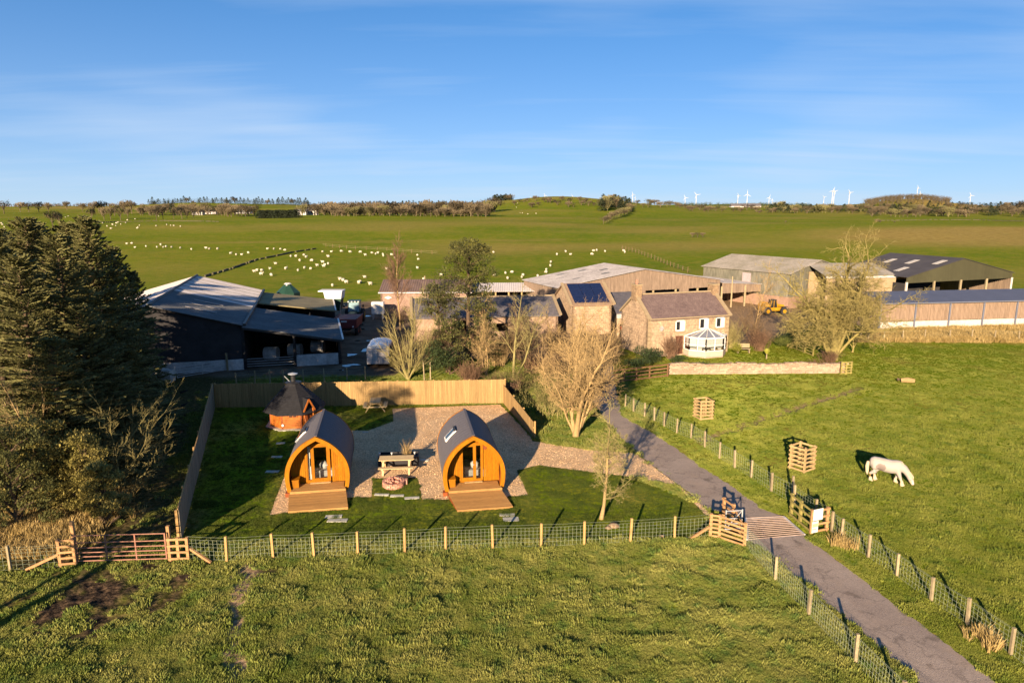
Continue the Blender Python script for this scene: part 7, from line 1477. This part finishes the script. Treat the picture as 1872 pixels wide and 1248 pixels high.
# distant farm buildings
for px, Y, w_, d_, h, lb, mt in ((571, 600, 9, 7, 4.5, 'far off pale stone farmhouse among bare trees', m_concrete), (445, 640, 14, 8, 3.5, 'far off dark roofed farm building by the bare wood', m_greyconc), (362, 620, 9, 6, 2.6, 'far off low pale building, upper left', m_concrete), (384, 640, 12, 6, 2.6, 'second far off low building, upper left', m_asbpale), (553, 590, 7, 6, 3.5, 'small dark far building left of the pale farmhouse', m_greyconc), (1350, 1500, 34, 14, 3.5, 'far off long pale farm sheds on the right horizon', m_asbpale), (1378, 1480, 26, 14, 3, 'second far off long shed on the right horizon', m_concrete)):
    x, y, z = az(px, Y); t = thing('far_building', lb, 'building', (x, y, z)); mb = MB(); mb.box((0, 0, h / 2), (w_, d_, h)); mb.build('wall', mt, t); mb = MB(); k = w_ / 2 + .4; e = d_ / 2 + .4; mb.add([(-k, -e, h - .1), (k, -e, h - .1), (k, 0, h + d_ * .38), (-k, 0, h + d_ * .38), (-k, e, h - .1), (k, e, h - .1)], [(0, 1, 2, 3), (3, 2, 5, 4), (0, 3, 4), (1, 5, 2)]); mb.build('roof', m_slategrey, t)
    for i in range(3): mb = MB(); mb.box((-w_ * .3 + i * w_ * .3, -d_ / 2 - .03, h * .55), (w_ * .09, .05, h * .3)); mb.build('window', m_darkglass, t)
# wind turbines: pixel column, top of tower, base row, distance
def turbine_parts():
    a = MB(); a.tube([(0, 0, 0), (0, 0, 1)], [.030, .018], 8); tw = a.mesh('tower', m_turbine, True); b = MB(); b.box((0, .01, 1.012), (.04, .12, .04)); nc = b.mesh('nacelle', m_turbine); c = MB()
    c.tube([(0, 0, 0), (0, 0, .12), (0, 0, .58)], [.014, .022, .005], 5); bl = c.mesh('blade', m_turbine); return tw, nc, bl
TW, NC, BL = turbine_parts()
for i, (px, top, bot, a0) in enumerate(((970, 361, 372, 80), (996, 357, 372, 100), (1046, 359, 374, 95), (1156, 355, 372, 100), (1161, 361, 372, 20), (1252, 361, 381, 95), (1272, 356, 381, 200), (1348, 358, 381, 85), (1365, 355, 381, 2), (1405, 361, 381, 15), (1411, 365, 376, 0), (1505, 360, 375, 190), (1520, 349, 375, 20), (1523, 350, 375, 190), (1551, 352, 377, 200), (1674, 344, 364, 95), (1679, 354, 374, 100), (1772, 357, 378, 95), (1455, 370, 374, 0), (1473, 370, 374, 60))):
    Y = 2600 + 90 * (i % 5) if top < 369 else 4200; x = (px - 936) / 1288.6 * Y; h = (bot - top + 3) * Y / 1290; z = CAM_H + (378 - bot) * Y / 1290 - 4 * Y / 1290
    t = thing('wind_turbine', 'white wind turbine, number %s from the left on the far horizon' % ('one two three four five six seven eight nine ten eleven twelve thirteen fourteen fifteen sixteen seventeen eighteen nineteen twenty'.split()[i]), 'wind turbine', (x, Y, z), R(rr.uniform(-35, 35)), 'wind turbines on the horizon'); t.scale = (h,) * 3
    inst('tower', TW, t); inst('nacelle', NC, t)
    for k in range(3): inst('blade', BL, t, (0, -.06, 1.012), (0, R(a0 + 120 * k), 0), (1, 1, .46))
# field wall and fences up the hill
def field_line(name, label, cat, pix, h, kind):
    P = [V(at(*p)) for p in pix]; t = thing(name, label, cat, tuple(P[0])); o = P[0]; r = random.Random(5); n = 0; w = MB()
    for a, b in zip(P, P[1:]):
        L = (b - a).length; st = 1.1 if kind == 'wall' else 3.2; k = max(1, int(L / st))
        for i in range(k):
            p = a.lerp(b, (i + .5) / k); z = float(zt(p.x, p.y)); q = V((p.x, p.y, z)) - o; rz = math.atan2(b.y - a.y, b.x - a.x)
            if kind == 'wall' and r.random() < .14: continue
            if kind == 'wall': w.box((q.x, q.y, q.z + h / 2 - .1), (L / k * 1.02, .3, h * r.uniform(.8, 1.1)), rz=rz)
            else: mb = MB() if n < 120 else w; mb.box((q.x, q.y, q.z + h / 2), (.11, .11, h * r.uniform(.8, 1.05)));  n += 1; mb is w or mb.build('post', m_twigbrown, t)
        if kind != 'wall':
            for z in (.5, .95): 
                for i in range(8):
                    p, q = a.lerp(b, i / 8), a.lerp(b, (i + 1) / 8); w.beam(V((p.x, p.y, float(zt(p.x, p.y)) + z)) - o, V((q.x, q.y, float(zt(q.x, q.y)) + z)) - o, .03, .03)
    w.build('stone_run' if kind == 'wall' else 'wire', m_fieldwall if kind == 'wall' else m_post, t)
m_fieldwall = M('dark_field_wall', (.07, .06, .035), var=.3, scale=.5)
field_line('field_wall', 'dark drystone wall running up the sheep field behind the black shed', 'wall', ((375, 508), (420, 493), (468, 477), (500, 470), (530, 463), (555, 459), (581, 456)), .5, 'wall')
field_line('field_fence', 'post fence dropping through the field behind the timber barn', 'fence', ((1135, 456), (1165, 464), (1200, 477), (1235, 491), (1262, 501)), 1.3, 'f')
field_line('field_fence', 'post fence crossing the hill above the flock', 'fence', ((590, 452), (640, 456), (700, 459), (760, 464), (800, 466)), 1.2, 'f')
field_line('field_wall', 'low dark boundary across the left hill', 'wall', ((150, 409), (210, 406), (300, 404), (400, 406)), .5, 'wall')
field_line('field_wall', 'low wall at the far side of the right hand field', 'wall', ((1610, 404), (1700, 402), (1790, 403), (1872, 405)), .6, 'wall')

# ------------------------------------------------------------------ sheep
def sheep_mesh(seed, graze):
    r = random.Random(seed); mb = MB(); mb.tube([(-.58, 0, .52), (-.5, 0, .52), (-.27, 0, .52), (.1, 0, .52), (.38, 0, .52), (.5, 0, .54)], [.08, .27, .36, .37, .29, .12], 10)
    hz = .28 if graze else .82; mb.tube([(.42, 0, .64), (.60, 0, hz + .06), (.74, 0, hz - .06)], [.14, .11, .06], 7)
    for x, y in ((-.35, .14), (-.35, -.14), (.3, .14), (.3, -.14)): mb.tube([(x, y, .5), (x + r.uniform(-.04, .04), y, 0)], [.075, .06], 5)
    for s in (-1, 1): mb.beam((.60, s * .08, hz + .1), (.58, s * .2, hz + .08), .05, .03)
    return mb.mesh('sheep_body', m_wool, True)
SM = [sheep_mesh(1, True), sheep_mesh(2, True), sheep_mesh(3, False)]
def sheep_at(px, py, label, group, s=1.0):
    c = at(px, py); o = inst('sheep', rr.choice(SM), None, (c[0], c[1], c[2] - .02), (0, 0, rr.uniform(0, 6.28)), s * rr.uniform(.58, .76)); tag(o, label, 'sheep', group)
FL = {
 'sheep in the flock crowded on the slope behind the black shed': ((465, 499), (470, 496), (479, 497), (478, 503), (494, 494), (496, 505), (504, 484), (523, 494), (545, 497), (557, 492), (568, 494), (532, 470), (556, 468), (590, 481), (594, 486), (600, 484), (608, 524), (622, 513), (628, 516), (633, 518), (658, 518), (667, 510), (590, 462), (606, 462), (560, 472), (570, 478), (580, 487), (592, 489), (548, 479), (541, 471), (600, 471)),
 'sheep in the loose line below the hill fence': ((624, 461), (640, 462), (659, 463), (668, 468), (680, 464), (687, 466), (691, 464), (700, 466), (701, 470), (716, 468), (722, 473), (763, 468), (765, 476), (707, 494), (763, 492)),
 'sheep grazing the slope left of the timber barn': ((902, 463), (903, 505), (924, 502), (936, 500), (928, 511), (954, 510), (956, 506), (998, 500), (1006, 488), (999, 495), (1007, 481), (1018, 467), (1034, 462), (1043, 467), (1082, 467), (1085, 460), (1091, 459), (1106, 461), (1140, 460), (1142, 463), (983, 507), (806, 506), (871, 516), (775, 514)),
 'large pale sheep grazing just above the yard': ((677, 521), (656, 519)),
 'sheep on the green field right of the spruce tips': ((247, 454), (267, 452), (287, 453), (294, 449), (299, 453), (304, 453), (314, 454), (377, 456), (383, 457), (398, 457), (422, 465), (432, 467), (442, 467), (454, 464), (489, 457), (501, 457), (513, 457), (521, 459), (232, 447), (241, 446), (330, 455), (350, 457)),
 'far sheep dotted below the separate bare trees': ((188, 409), (196, 415), (203, 419), (206, 412), (212, 414), (213, 409), (230, 408), (252, 416), (255, 413), (251, 418), (286, 414), (312, 413), (318, 414), (247, 401), (290, 396), (233, 403), (180, 415), (165, 418), (5, 412), (8, 416), (3, 409), (120, 398), (125, 396), (221, 411), (216, 407), (305, 412), (330, 415)),
 'tiny sheep on the middle hill': ((944, 380), (951, 390), (955, 390), (965, 392), (946, 372), (972, 378), (980, 391))}
for lb, L in FL.items():
    for q in L: sheep_at(q[0], q[1], lb, lb.replace('sheep', 'the sheep', 1) if lb.startswith('sheep') else 'flock: ' + lb, 1.0)

# ------------------------------------------------------------------ grazing horse
def ellipse_loft(mb, secs, n=14):     # sections (x, z centre, half width, half height)
    base_ = len(mb.v)
    for x, z, a, b in secs:
        for k in range(n): t = 2 * math.pi * k / n; mb.v.append((x, a * math.cos(t), z + b * math.sin(t)))
    for i in range(len(secs) - 1):
        for k in range(n): p = base_ + i * n + k; q = base_ + i * n + (k + 1) % n; mb.f.append((p, q, q + n, p + n))
    mb.f.append(tuple(base_ + k for k in range(n))[::-1]); e = base_ + (len(secs) - 1) * n; mb.f.append(tuple(e + k for k in range(n)))
def fuse(name, mb, voxel, smooth, mat, parent):       # melts overlapping limbs into one continuous surface
    me = bpy.data.meshes.new(name); me.from_pydata(mb.v, [], mb.f); o = bpy.data.objects.new(name, me); COL.objects.link(o)
    bm = bmesh.new(); bm.from_mesh(me); bmesh.ops.recalc_face_normals(bm, faces=bm.faces); bm.to_mesh(me); bm.free()
    m = o.modifiers.new('r', 'REMESH'); m.mode = 'VOXEL'; m.voxel_size = voxel; s = o.modifiers.new('s', 'SMOOTH'); s.factor = .5; s.iterations = smooth
    bpy.context.view_layer.update(); dg = bpy.context.evaluated_depsgraph_get(); m2 = bpy.data.meshes.new_from_object(o.evaluated_get(dg)); bpy.data.objects.remove(o)
    m2.materials.clear(); m2.materials.append(mat); m2.polygons.foreach_set('use_smooth', [True] * len(m2.polygons)); o = bpy.data.objects.new(name, m2); COL.objects.link(o); o.parent = parent; return o
def horse():
    c = G(1606, 880); t = thing('horse', 'white and grey-brown piebald cob horse grazing in the meadow beside its shadow', 'horse', (c[0] + .1, c[1], 0), R(-27))
    hb = MB(); ellipse_loft(hb, [(-.60, 1.0, .08, .12), (-.54, 1.0, .22, .24), (-.40, 1.01, .29, .31), (-.15, .98, .30, .33), (.12, .93, .33, .355), (.40, .90, .34, .36), (.64, .93, .31, .36), (.82, .97, .24, .31), (.94, .96, .13, .20)])
    hb.tube([(.62, 0, 1.0), (.80, 0, .98), (.98, 0, .88), (1.13, 0, .72), (1.24, 0, .55), (1.31, 0, .42), (1.37, 0, .29), (1.43, 0, .17), (1.46, 0, .10)], [.24, .24, .205, .165, .14, .135, .115, .088, .07], 12)
    for s, dx in ((1, .10), (-1, -.10)): hb.tube([(-.34, s * .13, .98), (-.30, s * .17, .76), (-.24 + dx * .5, s * .17, .60), (-.43 + dx, s * .16, .42), (-.39 + dx, s * .16, .22), (-.38 + dx, s * .16, .12), (-.34 + dx, s * .16, .0)], [.20, .185, .135, .075, .065, .085, .10], 10)
    for s, dx in ((1, -.14), (-1, .14)): hb.tube([(.70, s * .14, .90), (.76, s * .16, .66), (.79 + dx * .5, s * .15, .40), (.80 + dx, s * .15, .22), (.81 + dx, s * .15, .12), (.85 + dx, s * .15, .0)], [.17, .125, .078, .062, .085, .10], 10)
    m = bpy.data.materials.new('horse_coat'); m.use_nodes = True; nt = m.node_tree; b = nt.nodes['Principled BSDF']; b.inputs['Roughness'].default_value = .7
    a = N(nt, 'ShaderNodeAttribute', attribute_name='coat'); nt.links.new(a.outputs['Color'], b.inputs['Base Color'])
    o = fuse('body', hb, .028, 7, m, t); me = o.data; n = len(me.vertices); co = np.zeros(n * 3); me.vertices.foreach_get('co', co); co = co.reshape(-1, 3); C = np.ones((n, 4), np.float32); C[:, :3] = (.30, .27, .24)
    nz_ = fbm(co[:, 0] * 9, co[:, 2] * 9 + co[:, 1] * 5, 3, 2)
    patch = np.exp(-(((co[:, 0] + .05) / .24) ** 2 + ((co[:, 2] - .88) / .21) ** 2)) > (.40 + .25 * (nz_ - .5)); C[patch, :3] = (.17, .135, .12)
    p2 = (np.exp(-(((co[:, 0] - .3) / .2) ** 2 + ((co[:, 2] - 1.22) / .05) ** 2)) > .55 + .3 * (nz_ - .5)) | ((co[:, 0] < -.1) & (co[:, 2] > 1.2) & (nz_ > .5)); C[p2, :3] = (.33, .29, .27)
    C[(co[:, 2] < .30), :3] = (.45, .35, .22); hf = co[:, 2] < .05; C[hf, :3] = (.12, .09, .07); C[(co[:, 0] > 1.40), :3] = (.55, .40, .36); C[((co[:, 0] < -.2) & (co[:, 1] < 0) & (co[:, 2] < .42) & (co[:, 2] > .1)), :3] = (.42, .22, .10)
    me.color_attributes.new('coat', 'FLOAT_COLOR', 'POINT').data.foreach_set('color', C.ravel())
    mh = M('cream_mane', (.45, .37, .25), var=.2, scale=10)
    mb = MB(); r = random.Random(3)
    for i in range(60): u = r.random(); p = V((.80, 0, 1.22)).lerp(V((1.36, 0, .56)), u) + V((.05, 0, .03)); s = r.choice((-1, 1, -1)); mb.tube([p, p + V((.03, s * .09, -.05)), p + V((.02, s * .14, -.20))], [.03, .025, .008], 4, cap=False)
    mb.build('mane', mh, t); mb = MB(); mb.tube([(-.56, 0, 1.10), (-.65, 0, 1.0), (-.68, 0, .75), (-.66, 0, .45), (-.64, 0, .28)], [.05, .075, .10, .08, .02], 8); mb.build('tail', mh, t, smooth=True)
    for s in (-1, 1):
        mb = MB(); mb.tube([(1.27, s * .07, .58), (1.28, s * .10, .66), (1.30, s * .11, .73)], [.03, .035, .006], 5); mb.build('ear', mh, t); mb = MB(); mb.tube([(1.335, s * .115, .38), (1.34, s * .13, .38)], [.022, .01], 6); mb.build('eye', m_blackmetal, t)
    for x, y in ((-.26, .16), (-.46, -.16), (.69, .15), (.97, -.15)): mb = MB(); mb.tube([(x - .03, y, .26), (x - .02, y, .12), (x + .02, y, .02)], [.06, .095, .12], 9); mb.build('feather', mh, t, smooth=True)
horse()
